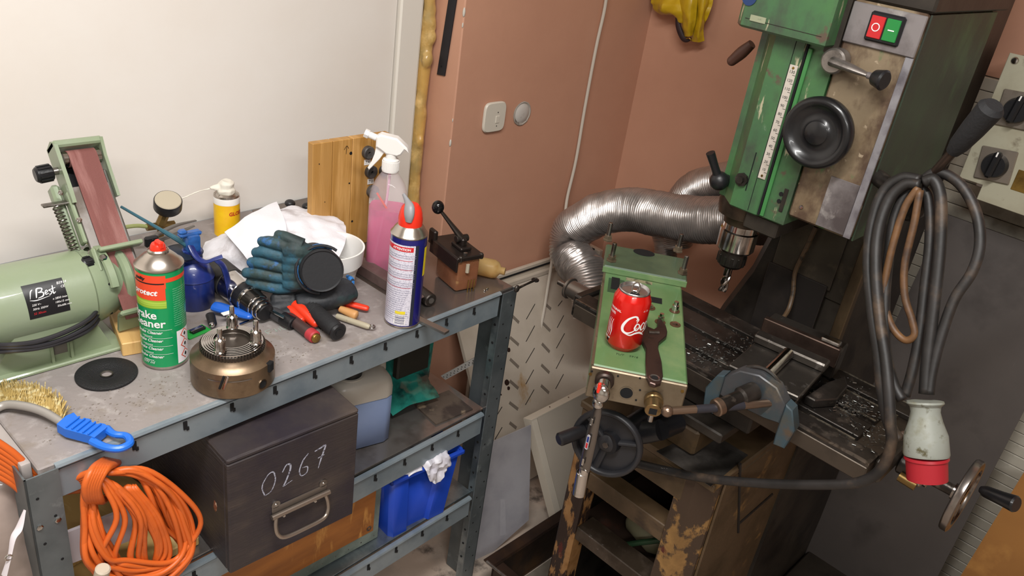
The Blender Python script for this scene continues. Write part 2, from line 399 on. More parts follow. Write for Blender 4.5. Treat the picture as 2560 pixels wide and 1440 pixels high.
# flat box panel leaning
q1, q2 = at(1328, 1052, y=1.10), at(1470, 962, y=1.10); q2 = V((q1.x+.42, 1.10, q1.z)); q4 = at(1392, 1300, y=.985); q3 = V((q4.x+.42, .985, q4.z))
bp = thing('boxed_panel', 'plain cream boxed metal panel leaning in front of the slotted panel', 'panel', (q4.x, .985, 0))
qn = (q2-q1).cross(q4-q1).normalized(); qn = qn if qn.dot(CAM-q1) > 0 else -qn
down = (q4-q1).normalized(); q4b = q1+down*(q1.z/abs(down.z)-.0); q3b = q2+down*(q2.z/abs(down.z))
xl = .0
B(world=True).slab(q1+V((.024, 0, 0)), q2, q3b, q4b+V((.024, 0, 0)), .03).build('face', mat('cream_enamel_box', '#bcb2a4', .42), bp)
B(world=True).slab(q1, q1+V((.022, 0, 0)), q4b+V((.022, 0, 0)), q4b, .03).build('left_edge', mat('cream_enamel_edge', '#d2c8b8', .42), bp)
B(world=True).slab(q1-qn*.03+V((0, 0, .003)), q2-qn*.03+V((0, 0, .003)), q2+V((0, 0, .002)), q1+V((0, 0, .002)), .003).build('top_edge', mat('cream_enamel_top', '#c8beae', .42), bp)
for k in (.09, .17, .25): 
    p = q1.lerp(q2, k/.42)-qn*.015+V((0, 0, .0052)); B(world=True).cyl(p, p+V((0, 0, .001)), .002, 8).build('rivet', M_steel, bp)
# translucent plastic sheet
M_film = mat('milky_plastic_sheet', '#b5b3b8', .3, alpha=.62, spots=[('#a19fa6', 7, .5, .1)])
f1, f2 = at(1196, 1120, y=1.12), at(1328, 1062, y=1.10); f4 = at(1165, 1440, y=1.04); f3 = at(1322, 1300, y=1.03)
ps = thing('plastic_sheet', 'milky translucent plastic sheet with a torn white label leaning beside the shelf post', 'sheet', (f4.x, f4.y, 0))
B(world=True).slab(f1, f2, f3, f4, .003).build('sheet', M_film, ps)
fn = (f2-f1).cross(f4-f1).normalized(); fn = fn if fn.dot(CAM-f1) > 0 else -fn
L_ = [at_plane(*q, f1+fn*.001, fn) for q in ((1251, 1248), (1263, 1248), (1265, 1336), (1250, 1340))]
B(world=True).slab(*L_, .0006).jitter(.0008, 200).build('torn_label', mat('torn_paper', '#c9c4c4', .8, spots=[('#8f8a8a', 50, .62, .04, (1, 1, .4))]), ps)

# ================================================================== SHELF UNIT
ZT = .87
SA = R(2.35); SO = V((.215, .958, 0))
def sh(x, y, z): return SO + V((x*math.cos(SA)-y*math.sin(SA), x*math.sin(SA)+y*math.cos(SA), z))
M_top = mat('dusty_steel_top', '#8e8683', .6, .15, spots=[('#8b8481', 5, .5, .12), ('#a29b98', 45, .62, .08), ('#857b72', 16, .62, .06), ('#6f6459', 11, .70, .04)], bump=.6, bscale=38)
M_mir = mat('bare_galvanised_sheet', '#8b827d', .2, .8, spots=[('#75695f', 5, .55, .1, None, (.3, None))], bump=.02)
su = thing('shelving_unit', 'galvanised steel shelving unit with a dusty work top and two lower shelves', 'shelves', SO, rot=(0, 0, SA))
W, D = .948, .60
B().bb((.016, .001, ZT-.012), (.70, D, ZT), bev=.002).build('work_top', M_top, su)
B().bb((.70, .001, ZT-.012), (W-.002, D, ZT), bev=.002).build('work_top_bare_end', M_mir, su, label='bare shiny end of the steel top')
B().bb((.002, .02, ZT-.03), (.0155, D, ZT+.0005), bev=.003, seg=2).build('left_edge_fold', mat('dusty_fold', '#a59d99', .6, .2, bump=.1), su)
M_rail = mat('blue_grey_rail', '#8c979e', .38, .42, spots=[('#74818a', 9, .55, .1)], bump=.03)
def rail(z, y=0, flip=1, nm='front_rail', x0=.036, x1=.905, slots=True, H=.047):
    prof = [(.004, 0), (0, .001), (0, -H+.002), (.002, -H), (.018, -H), (.018, -H+.003), (.003, -H+.004), (.003, -.004), (.012, -.004)]
    lip = [(.003, .003), (-.003, .005), (-.005, .008), (-.003, .0115), (.002, .0128), (.006, .0125), (.006, .004)]
    o = B()
    for pr, m_ in ((lip, 0), (prof, 0)):
        o.prism([(flip*a, b) for a, b in pr], x1-x0, Matrix(((0, 0, 1, x0), (1, 0, 0, y), (0, 1, 0, z), (0, 0, 0, 1))))
    r = o.build(nm, M_rail, su)
    if slots:
        k = x0+.105
        while k < x1-.02:
            B().bb((k-.0032, y-.0018, z-.016), (k+.0032, y+.0005, z-.001), bev=.0008).bb((k+.0015, y-.0016, z-.019), (k+.0058, y+.0005, z-.012), bev=.0008).build('slot', M_hole, r)
            k += .0765
    return r
rail(ZT-.013); rail(ZT-.013, D, -1, 'back_rail', slots=False)
ZM, ZB = .563, .318
for z in (ZM, ZB):
    rail(z-.014); rail(z-.014, D, -1, 'back_rail', slots=False)
M_shelf = mat('shiny_shelf_steel', '#8b8581', .22, .75, spots=[('#b5826a', 3.2, .6, .1), ('#6c635d', 14, .6, .1)], bump=.03)
for z in (ZM, ZB): B().bb((.01, .012, z-.006), (W-.03, D-.01, z), bev=.001).build('shelf_panel', M_shelf if z == ZM else M_galv, su)
M_post = mat('grey_post', '#70777a', .45, .55, spots=[('#5b6265', 8, .5, .12), ('#8d9696', 22, .66, .06), ('#4a5051', 12, .68, .05, (1, 1, .3))], bump=.04)
def post(x, y, sx, sy, side=.05):
    o = B(); fw = .042
    o.bb((x, y, .003), (x+sx*fw, y+sy*.0025, ZT-.004)); o.bb((x, y, .003), (x+sx*.0025, y+sy*side, ZT-.004))
    p = o.build('post', M_post, su)
    for z in [.83-.04*k for k in range(20)]:
        for dx in (.012, .030): B().cyl((x+sx*dx, y-sy*.0004, z), (x+sx*dx, y+sy*.0003, z), .0022, 8).build('post_hole', M_hole, p) if (dx == .012) == (int(z*100) % 8 < 4) else None
    return p
post(-.004, -.0065, 1, 1); post(W+.002, -.0065, -1, 1, .09); post(-.004, D, 1, -1); post(W+.002, D, -1, -1)
for px, py in ((97, 1315), (143, 1297), (1190, 883)):
    p = parent_world(su).inverted() @ at(px, py, y=.955 if px < 500 else .99)
    if px < 500: B().lathe([(.0045, 0), (.0045, .002), (.003, .003), (0, .003)], frame_to((p.x, -.006, p.z), (p.x, -.02, p.z)), 6).build('bolt', M_chrome, su)
# right inner side flange with perforation (front right)
f = B(); f.bb((W-.030, .004, .02), (W-.0275, .022, .80)); f.build('inner_flange', M_galv, su)
for k in range(16): B().cyl((W-.031, .013, .78-k*.045), (W-.0299, .013, .78-k*.045), .003, 8).build('flange_hole', M_hole, su)
# perforated strap inside, right
st = thing('perforated_strap', 'white perforated angle strip slanting behind the right end of the middle shelf', 'strip', sh(.90, .16, ZM))
a = at(1108, 945, y=1.16); b = at(1212, 888, y=1.06); a = V((a.x, 1.16, a.z))
n_ = V((-.55, -.8, .2)).normalized(); uu = (b-a).normalized().cross(n_)*.0095
B(world=True).slab(a-uu, b-uu, b+uu, a+uu, .002).build('strap', mat('white_strap', '#c7c5c1', .5), st)
for k in range(22):
    p = a.lerp(b, (k+.7)/22.4)+n_*.0004+uu*(.3 if k % 2 else -.3); B(world=True).cyl(p, p+n_*.0004, .0018, 8).build('hole', mat('strap_hole', '#5b5a58', .8), st)

# ------------------------------------------------------------------ middle shelf: numbered wooden chest
c0 = at(574, 1434, z=ZM); c1 = at(880, 1283, z=ZM)
yf = (c0.y+c1.y)/2; cx0, cx1 = c0.x, c1.x
ztop = at(563, 1173, y=yf).z; ztop2 = at(891, 1026, y=yf).z; zt_ = (ztop+ztop2)/2-ZM
M_box = mat('black_stained_wood', '#37302f', .5, spots=[('#4a403a', 4, .56, .08, (1, 1, 6)), ('#6d5436', 8, .73, .02), ('#29232a', 6, .5, .1)], bump=.35, bscale=30, bstretch=(1, 1, 9))
ck = thing('wooden_chest', 'black stained wooden chest chalked 0267 with a steel drop handle on the middle shelf', 'chest', (cx0, yf, ZM), rz=math.atan2(c1.y-c0.y, cx1-cx0))
W_ = (c1-c0).length; D_ = .30
B().bb((0, 0, .0), (W_, .012, zt_), bev=.002).build('front_board', M_box, ck)
B().bb((0, .012, 0), (.012, D_, zt_), bev=.002).build('side_board', M_box, ck)
B().bb((W_-.012, .012, 0), (W_, D_, zt_), bev=.002).build('side_board', M_box, ck)
B().bb((.012, D_-.012, 0), (W_-.012, D_, zt_), bev=.002).build('back_board', M_box, ck)
B().bb((0, 0, zt_), (W_, D_, zt_+.010), bev=.003).build('lid', M_box, ck)
tx = bmesh.new()
cw = .0022
S = [([(0, 0), (-.004, .018), (.004, .034), (.013, .036), (.016, .02), (.010, .004), (0, 0)], 0),
     ([(0, .026), (.006, .036), (.012, .034), (.012, .024), (.005, .006), (.002, .0), (.016, .004)], .027),
     ([(.014, .038), (.005, .028), (.0, .012), (.004, .002), (.012, .004), (.013, .014), (.005, .016)], .054),
     ([(.0, .034), (.010, .036), (.018, .037), (.012, .018), (.007, .0)], .078), ([(.006, .019), (.017, .021)], .078)]
for pts, dx in S: stroke(tx, [(x+dx, y+.1*dx) for x, y in pts], [cw*.8]+[cw*random.uniform(.7, 1.4) for _ in pts[1:-1]]+[cw*.5])
lt = B(); lt.add(tx, T(.062, -.0004, zt_*.60) @ Rx(R(90)) @ Matrix.Scale(1.16, 4)); lt.build('chalk_number', mat('chalk', '#a5a7b6', .9, spots=[('#5a5762', 260, .55, .03)]), ck, smooth=4)
hx, hz = W_*.53, zt_*.36
hp = B(); hp.bb((hx-.052, -.002, hz+.008), (hx+.052, 0, hz+.022), bev=.0006); 
for s_ in (-1, 1):
    hp.lathe([(.008, 0), (.008, .002), (0, .002)], T(hx+s_*.045, 0, hz+.026) @ Rx(R(90)), 14)
hp.build('handle_plate', M_steel, ck)
hh = B(); hh.cyl((hx-.055, -.006, hz+.006), (hx+.055, -.006, hz+.006), .0048, 12)
hh.tube([(hx-.047, -.006, hz+.004), (hx-.050, -.010, hz-.012), (hx-.048, -.014, hz-.028), (hx-.036, -.018, hz-.037), (hx, -.019, hz-.038), (hx+.036, -.018, hz-.037), (hx+.048, -.014, hz-.028), (hx+.050, -.010, hz-.012), (hx+.047, -.006, hz+.004)], .0036, 10, smooth=4)
hh.build('drop_handle', mat('brushed_nickel', '#a59a90', .3, .9), ck)
for x, z in ((-.045, .026), (.045, .026), (-.03, -.006), (.03, -.006)): B().lathe([(.003, 0), (.0022, .0015), (0, .0018)], T(hx+x, -.002, hz+z) @ Rx(R(90)), 10).build('screw', M_chrome, ck)
B().lathe([(.006, 0), (.004, .001), (0, .0012)], T(0, .045, zt_*.5) @ Ry(R(-90)) @ Matrix.Diagonal((2.0, 1, 1, 1)), 10).jitter(.0015, 150).build('chipped_knot', mat('raw_brown', '#7a4631', .6, spots=[('#caa98d', 90, .6, .04)]), ck)

# canister with blue liquid
cc = at(935, 1130, z=ZM); cw_ = .062
M_can = mat('milky_canister', '#c3bbaf', .35, trans=.25); M_liq = mat('milky_canister_blue', '#7b8aa8', .35, spots=[('#6c7ca0', 4, .5, .2)])
CZ = .74
cn = thing('canister', 'milky plastic jerrycan half full of blue liquid with a black screw cap', 'jerrycan', (.842, 1.10, ZM), rz=R(-12))
sq = [(a*.064, b*.055) for a, b in [(-1, -.6), (-.93, -.87), (-.7, -1), (.7, -1), (.93, -.87), (1, -.6), (1, .6), (.93, .87), (.7, 1), (-.7, 1), (-.93, .87), (-1, .6)]]
B().prism(sq, .155, T(0, 0, .0), bev=.006).build('liquid_body', M_liq, cn, smooth=1)
up_ = B()
b_ = bmesh.new(); lv = [(1, .155), (1, .185), (.97, .20), (.88, .212), (.6, .218)]
rings = [[b_.verts.new((x*k, y*k, z)) for x, y in sq] for k, z in lv]
for i in range(len(lv)-1):
    for j in range(len(sq)): b_.faces.new([rings[i][j], rings[i][(j+1) % len(sq)], rings[i+1][(j+1) % len(sq)], rings[i+1][j]])
b_.faces.new(rings[-1]); up_.add(b_); up_.build('shoulder', M_can, cn, smooth=1.2)
B().lathe([(.029, .214), (.029, .219), (.026, .219), (.026, .214)], T(-.018, -.012, 0), 32).build('tamper_ring', M_can, cn)
cp = B(); cp.lathe([(0, .219), (.024, .219), (.0245, .236), (.022, .239), (0, .239)], T(-.018, -.012, 0), 32); cp.build('cap', M_black, cn)
B().tube([(.03, 0, .216), (.04, 0, .232), (.055, 0, .228), (.058, 0, .20)], .008, 10, smooth=4).build('grip', M_can, cn)

for o in cn.children:
    for v in o.data.vertices: v.co.z *= CZ
# teal plastic packet behind it
M_teal = mat('teal_plastic', '#2a8578', .22, spots=[('#0f3d3a', 12, .52, .08), ('#3aa596', 20, .66, .04)], coat=.6)
tq = at(1035, 985, z=ZM)
tp = thing('teal_case', 'crumpled dark teal glossy plastic case behind the blue jerrycan', 'case', (tq.x, tq.y+.05, ZM))
B().box((0, 0, .075), (.11, .09, .14), bev=.015, seg=2).jitter(.008, 20).build('body', M_teal, tp)
B().surf([[(-.10, -.10, .012), (-.05, -.11, .03), (.02, -.11, .015)], [(-.10, -.06, .03), (-.05, -.06, .055), (.03, -.06, .03)], [(-.09, 0, .04), (-.04, 0, .07), (.04, -.01, .04)]], 5, .008, 30).build('loose_film', M_teal, tp)
B().bb((-.05, -.05, .13), (.05, .03, .19), bev=.006).bb((-.062, -.060, .065), (.028, -.040, .150), bev=.004).build('dark_lid', mat('dark_olive_plastic', '#27241d', .5), tp)
# dark plate on the shelf
p1, p2, p3, p4 = at(1035, 1010, z=ZM+.004), at(1122, 975, z=ZM+.004), at(1182, 1022, z=ZM+.004), at(1090, 1060, z=ZM+.004)
dp = thing('offcut_plate', 'thin dirty brown board offcut lying near the front of the middle shelf', 'board', (p1+p3)/2)
dp.location.z = ZM
B(world=True).slab(p1, p2, p3, p4, .004).build('board', mat('grimy_board', '#52473e', .6, spots=[('#352c28', 14, .52, .06), ('#7a6a58', 20, .66, .04)], bump=.2), dp)

# ---------------------- bottom shelf: blue bin with white bag
bl_, br_ = at(975, 1347, z=ZB), at(1112, 1278, z=ZB)
ang = math.atan2(br_.y-bl_.y, br_.x-bl_.x); wB = (br_-bl_).length*1.02
M_blue = mat('cobalt_blue_plastic', '#1c3fa5', .35)
bn = thing('blue_bin', 'cobalt blue plastic storage bin on the bottom shelf', 'bin', V((bl_.x, bl_.y, ZB)), rz=ang)
hB = .175; b_ = bmesh.new()
def ring(k, z, ox=0): 
    x0, x1, y0, y1 = -.012*k, wB+.02*k, -.005*k, .16+.015*k; xm = (x0+x1)/2
    return [b_.verts.new(v) for v in ((x0+.008, y0, z), (x0+wB*.28, y0, z), (x0+wB*.31, y0+.010, z), (x1-wB*.36, y0+.010, z), (x1-wB*.33, y0, z), (x1-.008, y0, z), (x1, y0+.01, z), (x1, y1, z), (x0, y1, z), (x0, y0+.01, z))]
rr = [ring(0, 0), ring(1, hB*.97)]
def loft(b, rr, cap=True):
    for A, C in zip(rr, rr[1:]):
        for j in range(len(A)): b.faces.new([A[j], A[(j+1) % len(A)], C[(j+1) % len(A)], C[j]])
loft(b_, rr); b_.faces.new(rr[0][::-1])
bo = B(); bo.add(b_); ob = bo.build('tub', M_blue, bn); sd = ob.modifiers.new('wall', 'SOLIDIFY'); sd.thickness = .0025
rm = B(); x0, x1 = -.018, wB+.026
for lo, hi in (((x0, -.012, hB-.012), (x1, -.002, hB)), ((x0, -.012, hB-.012), (x0+.008, .18, hB)), ((x1-.008, -.012, hB-.012), (x1, .18, hB)), ((x0, .172, hB-.012), (x1, .18, hB))): rm.bb(lo, hi, bev=.003)
rm.build('rim', M_blue, bn)
M_bag = mat('crumpled_white_bag', '#cfcdd4', .45, spots=[('#aaa6b2', 12, .6, .1)])
bg = thing('plastic_bag', 'crumpled white plastic bag hanging over the rim of the blue bin', 'bag', bn.location+V((.11, .02, hB)))
MB_ = Matrix.Translation(bn.location) @ Rz(ang)
def bp_(x, y, z): return MB_ @ V((x, y, z))
B(world=True).surf([[bp_(wB*.35, .09, hB-.03), bp_(wB*.55, .10, hB+.015), bp_(wB*.72, .10, hB+.02), bp_(wB*.86, .09, hB-.01)],
    [bp_(wB*.40, .02, hB+.005), bp_(wB*.55, .02, hB+.022), bp_(wB*.74, .02, hB+.028), bp_(wB*.88, .02, hB+.01)],
    [bp_(wB*.42, -.015, hB), bp_(wB*.55, -.018, hB+.01), bp_(wB*.74, -.018, hB+.01), bp_(wB*.88, -.016, hB+.0)],
    [bp_(wB*.50, -.02, hB-.035), bp_(wB*.57, -.024, hB-.045), bp_(wB*.68, -.024, hB-.05), bp_(wB*.80, -.02, hB-.03)]], 8, .010, 55, .0015, 4).build('film', M_bag, bg)
B(world=True).surf([[bp_(.01, .08, hB-.02), bp_(.04, .09, hB+.02), bp_(.09, .08, hB)], [bp_(.0, .02, hB), bp_(.045, .02, hB+.024), bp_(.085, .02, hB+.01)], [bp_(.015, -.010, hB-.01), bp_(.04, -.014, hB+.002), bp_(.07, -.012, hB-.005)]], 7, .007, 45, .0015, 9).build('loose_end', M_bag, bg)

# framed copper-coloured panel in front of the bottom shelf
g1, g2, g3, g4 = at(600, 1330, y=1.03), at(952, 1185, y=1.03), at(945, 1335, y=1.012), at(640, 1475, y=1.012)
M_cop = mat('amber_veneer', '#a5672a', .4, spots=[('#7e4a1c', 3, .5, .12, (1, 1, 5)), ('#c08843', 9, .64, .05, (5, 5, 1))], bump=.05)
fp = thing('framed_board', 'amber veneered board in a grey green metal frame standing on the bottom shelf', 'board', V(((g3.x+g4.x)/2, 1.02, ZB)))
gx0, gx1, gz0, gz1 = at(420, 1440, y=1.03).x, g2.x, ZB, .545
B().bb((gx0-fp.location.x, 0, 0), (gx1-fp.location.x, .012, gz1-ZB), bev=.004).build('frame', mat('grey_green_metal', '#68726a', .45, .3, spots=[('#858f86', 14, .55, .1)]), fp)
B().bb((gx0+.03-fp.location.x, -.0008, .032), (gx1-.018-fp.location.x, 0, gz1-ZB-.02)).build('veneer', M_cop, fp)
for k in range(14): B().lathe([(.0018, 0), (0, .001)], T(gx0+.015+(gx1-gx0-.03)*k/13-fp.location.x, 0, .014) @ Rx(R(90)), 8).build('rivet', M_steel, fp)
B().lathe([(.006, 0), (.006, .0015), (.0035, .0015), (.0035, 0)], T(gx1-.03-fp.location.x, -.0005, .045) @ Rx(R(90)), 14).build('washer', M_steel, fp)

# ---------------------- timber and sheets at the left end of the middle shelf
M_tim = mat('pale_timber', '#b8995f', .6, spots=[('#8f7140', 4, .55, .08, (6, 1, 1)), ('#cdb380', 8, .62, .06, (5, 1, 1))], bump=.15)
tb = thing('timber_offcut', 'pale timber board lying across the left end of the middle shelf', 'timber', (.26, 1.0, ZM+.001))
B().bb((-.10, 0, 0), (.20, .20, .018), bev=.002).build('board', M_tim, tb)
tb2 = thing('timber_offcut', 'pale timber block resting on the lower board beneath the orange cord', 'timber', (.31, 1.06, ZM+.02), rz=.2)
B().bb((-.09, 0, 0), (.12, .16, .05), bev=.002).build('block', M_tim, tb2)

# ================================================================== BELT SANDER
M_sg = mat('sage_green_paint', '#848f78', .38, spots=[('#7f8c6e', 6, .5, .12), ('#6d745f', 12, .68, .04)], bump=.06, bscale=120, coat=.2)
M_belt = mat('abrasive_belt', '#7d4d48', .8, spots=[('#71443f', 12, .5, .1, (3, .5, .5)), ('#8a5f5a', 9, .62, .06, (4, .5, .5))], bump=.2, bscale=500)
SY = 1.245
mc = at(110, 742, y=SY); mr = .062
sx0, sx1 = -.02, at(222, 720, y=SY-.03).x
bs = thing('belt_sander', 'sage green belt sander with a tilted maroon belt and round motor on the left', 'sander', (.33, SY, ZT))
L = lambda x, y, z: V((x, y, z))-bs.location
ax = Ry(R(90))
mz = mc.z
def mx(x): return T(*L(x, SY, mz)) @ ax
B().lathe([(0, 0), (mr-.006, 0), (mr, .008), (mr, sx1-sx0), (mr-.004, sx1-sx0+.004), (0, sx1-sx0+.004)], mx(sx0), 48).build('motor', M_sg, bs)
B().lathe([(mr-.003, 0), (mr-.004, .012), (.050, .035), (.040, .050), (.038, .060), (0, .06)], mx(sx1+.003), 40).build('end_bell', M_sg, bs)
for a_ in (.5, 1.6, 2.7, 3.8, 5): B().cyl(L(sx1+.022, SY+.052*math.cos(a_), mz+.052*math.sin(a_)), L(sx1+.027, SY+.052*math.cos(a_), mz+.052*math.sin(a_)), .0035, 10).build('vent_hole', M_hole, bs)
# drive housing
hxx = sx1+.050
B().lathe([(0, 0), (.052, 0), (.056, .004), (.056, .012), (.052, .016), (0, .016)], mx(hxx), 40).build('drive_housing', M_sg, bs)
# base
bz = B(); bx0, bx1 = at(15, 955, z=ZT).x, at(265, 880, z=ZT).x; by = at(150, 915, z=ZT).y
yb = by
poly = [(bx0-.012, .006), (bx1+.012, .006), (bx1-.004, .045), (bx1-.02, .075), (bx0+.03, .075), (bx0, .03)]
bz.prism([(x-bs.location.x, z) for x, z in poly], .11, Matrix(((1, 0, 0, 0), (0, 0, 1, yb+.008-SY), (0, 1, 0, 0), (0, 0, 0, 1))))
bz.bb((bx0-.02-bs.location.x, yb-.006-SY, 0), (bx1+.03-bs.location.x, yb+.13-SY, .007), bev=.002)
for x in (at(122, 900, z=ZT).x-.0, at(172, 890, z=ZT).x): bz.bb((x-.002-bs.location.x, yb+.001-SY, 0), (x+.002-bs.location.x, yb+.010-SY, .045))
bz.build('base', M_sg, bs)
xa, xb = at(122, 900, z=ZT).x+.004, at(170, 890, z=ZT).x-.004
B().bb((xa-bs.location.x, yb+.006-SY, .018), (xb-bs.location.x, yb+.009-SY, .040)).build('switch_recess', mat('recess_grey', '#5d5850', .6), bs)
# name plate wrapped on the motor: angle measured round the motor axis
def on_motor(bm_, x0, ang0, off=.0006):
    """flat art (x along motor, y up) wrapped on the cylinder; ang0 = angle of y=0 above the horizontal, facing the camera"""
    for v in bm_.verts:
        a_ = ang0+v.co.y/mr; rr = mr+off+v.co.z
        v.co = V((x0+v.co.x-bs.location.x, -rr*math.cos(a_), mz+rr*math.sin(a_)-bs.location.z))
    return bm_
xp0, xp1 = at(62, 735, y=SY-mr*.9).x, at(165, 715, y=SY-mr*.9).x
wpz = xp1-xp0; hpz = .052; A0 = R(2)
pl = bmesh.new(); bmesh.ops.create_grid(pl, x_segments=2, y_segments=12, size=.5); bmesh.ops.scale(pl, vec=(wpz, hpz, 1), verts=pl.verts); bmesh.ops.translate(pl, vec=(wpz/2, hpz/2, 0), verts=pl.verts)
B().add(on_motor(pl, xp0, A0)).build('name_plate', mat('black_label', '#151518', .35), bs, smooth=4)
M_ink = mat('white_print', '#e2e0df', .5)
tb_ = bmesh.new()
for pts, wd in (([(.004, .030), (.007, .040), (.010, .043)], [.0005, .0016, .001]), ([(.012, .030), (.014, .038), (.016, .043), (.022, .042), (.020, .038), (.016, .037), (.022, .036), (.021, .031), (.014, .029)], [.0012, .0022, .002, .0016, .0014, .001, .0016, .0018, .0008]),
                ([(.024, .033), (.028, .036), (.027, .038), (.025, .036), (.025, .032), (.029, .033)], [.0008, .0012, .0012, .0014, .0012, .0008]), ([(.033, .038), (.030, .037), (.033, .034), (.031, .031), (.029, .031)], [.0012]*5), ([(.036, .043), (.035, .036), (.035, .031), (.038, .033)], [.0014, .0016, .0014, .0008]), ([(.033, .038), (.039, .039)], [.001, .001]), ([(.003, .028), (.012, .0265), (.03, .029)], [.0004, .0012, .0003])):
    stroke(tb_, [(x*1.05, y) for x, y in pts], wd)
B().add(on_motor(tb_, xp0+.002, A0, .001)).build('script_lettering', M_ink, bs, smooth=4)
for s, x, y, sz in (('BS914', .046, .043, .0055), ('CE', .050, .037, .005), ('n 2850 /min', .035, .022, .0042), ('100x15 mm', .037, .016, .0042), ('50x686 mm', .039, .010, .0042), ('230 V~', .006, .019, .0042), ('50Hz 350W', .006, .013, .0042)):
    t = text_bm(s, sz, shear=.25); bmesh.ops.translate(t, vec=(0, y, 0), verts=t.verts); B().add(on_motor(t, xp0+x, A0, .001)).build('plate_text', M_ink, bs, smooth=4)
t = text_bm('S2 30min', .0045, shear=.25); bmesh.ops.translate(t, vec=(0, .006, 0), verts=t.verts); B().add(on_motor(t, xp0+.006, A0, .001)).build('plate_text', mat('red_print', '#c0202c', .5), bs, smooth=4, label='red line of print')
p2 = bmesh.new(); bmesh.ops.create_grid(p2, x_segments=1, y_segments=6, size=.5); bmesh.ops.scale(p2, vec=(.02, .02, 1), verts=p2.verts); bmesh.ops.translate(p2, vec=(-.055, .018, 0), verts=p2.verts)
B().add(on_motor(p2, xp0, A0)).build('side_sticker', mat('grey_sticker', '#7d8680', .5, spots=[('#2b2c2b', 140, .56, .04)]), bs, smooth=4)
# arm: belt plane along w (up and back), facing n
BX = at(332, 700, y=1.20).x-.006
b0 = at(332, 738, x=BX); t0 = at(210, 392, x=BX)
t0 = V((BX, t0.y, t0.z)); wv = (t0-b0).normalized(); nv = V((0, -wv.z, wv.y)).normalized()
if nv.y > 0: nv = -nv
LEN = (t0-b0).length
AM = Matrix(((1, wv.x, nv.x, b0.x), (0, wv.y, nv.y, b0.y), (0, wv.z, nv.z, b0.z), (0, 0, 0, 1)))
AM = Matrix.Translation(-bs.location) @ AM     # local: x across, y up the arm, z out to the viewer
hw = .0215
AX = AM @ T(-.0, 0, 0)
B().bb((-hw, -.035, -.003), (hw, LEN+.006, -.0005), AX).cyl(*(AX @ V((-hw, LEN+.004, -.014)), AX @ V((hw, LEN+.004, -.014))), .0135, 24).build('belt', M_belt, bs)
B().cyl(AX @ V((-hw-.007, LEN+.004, -.014)), AX @ V((hw+.007, LEN+.004, -.014)), .0125, 24).build('idler_pulley', M_chrome, bs)
B().bb((-hw, .03, -.040), (hw, LEN+.01, -.034), AX).build('back_cover', M_black, bs)
B().bb((-hw-.014, .035, -.012), (hw+.004, LEN-.045, -.004), AX, bev=.001).build('platen', mat('worn_platen', '#7f7a76', .35, .7, spots=[('#5c544d', 12, .55, .08, (1, .3, 1))]), bs)
B().bb((-hw-.020, .10, -.028), (-hw-.013, LEN-.05, -.006), AX, bev=.002).bb((-hw-.034, .02, -.050), (-hw-.020, LEN-.03, -.026), AX, bev=.004).build('side_arm', M_sg, bs)
B().bb((hw+.003, .02, -.034), (hw+.009, LEN-.02, -.012), AX, bev=.002).build('far_side_plate', mat('grey_side_plate', '#6d6c66', .5, .3, spots=[('#504b45', 14, .55, .1)]), bs)
# top hood
hd = B(); Z0, Z1 = -.036, .004
hd.prism([(LEN-.065, Z0), (LEN-.072, .001), (LEN-.05, Z1), (LEN+.025, Z1+.002), (LEN+.034, -.008), (LEN+.030, Z0)], .006, AX @ Matrix(((0, 0, 1, -hw-.018), (1, 0, 0, 0), (0, 1, 0, 0), (0, 0, 0, 1))))
hd.prism([(LEN-.065, Z0), (LEN-.07, -.006), (LEN+.0, -.002), (LEN+.028, Z1+.002), (LEN+.034, -.008), (LEN+.030, Z0)], .005, AX @ Matrix(((0, 0, 1, hw+.010), (1, 0, 0, 0), (0, 1, 0, 0), (0, 0, 0, 1))))
hd.bb((-hw-.018, LEN+.020, Z0), (hw+.015, LEN+.032, Z1), AX, bev=.003)
hd.build('top_guard', M_sg, bs)
# tracking knob
kp = AX @ V((-hw-.018, LEN-.012, -.016)); ke = AX @ V((-hw-.052, LEN-.014, -.018))
B().cyl(kp, kp.lerp(ke, .3), .006, 14).build('knob_shaft', M_steel, bs)
kb = B(); k0 = kp.lerp(ke, .25); Mk = frame_to(k0, ke); kl = (ke-k0).length
kb.lathe([(0, 0), (.0115, 0), (.0125, .003), (.0125, kl-.003), (.010, kl), (0, kl)], Mk, 32)
for k in range(12): kb.bb((.0118, -.0016, .002), (.0142, .0016, kl-.005), Mk @ Rz(k*PI/6))
kb.build('tracking_knob', M_black, bs)
# tension spring, brackets
s0 = AX @ V((-hw-.037, LEN-.068, -.018)); s1 = AX @ V((-hw-.033, LEN-.145, -.018))
B().helix(s0, s1, .0062, .0012, 13).build('tension_spring', M_steel, bs)
B().box(AX @ V((-hw-.038, LEN-.064, -.018)), (.038, .012, .0035), None, bev=.001).build('spring_lever', M_steel, bs)
B().box(AX @ V((-hw-.030, LEN-.150, -.018)), (.022, .014, .008), None, bev=.002).build('spring_bracket', M_sg, bs)
for y in (LEN-.052, LEN-.10, LEN-.155): B().lathe([(.0045, 0), (.0045, .002), (.002, .0035), (0, .0035)], AX @ T(-hw-.017-(.012 if y > LEN-.06 else 0), y, -.003), 6).build('bolt', M_chrome, bs)
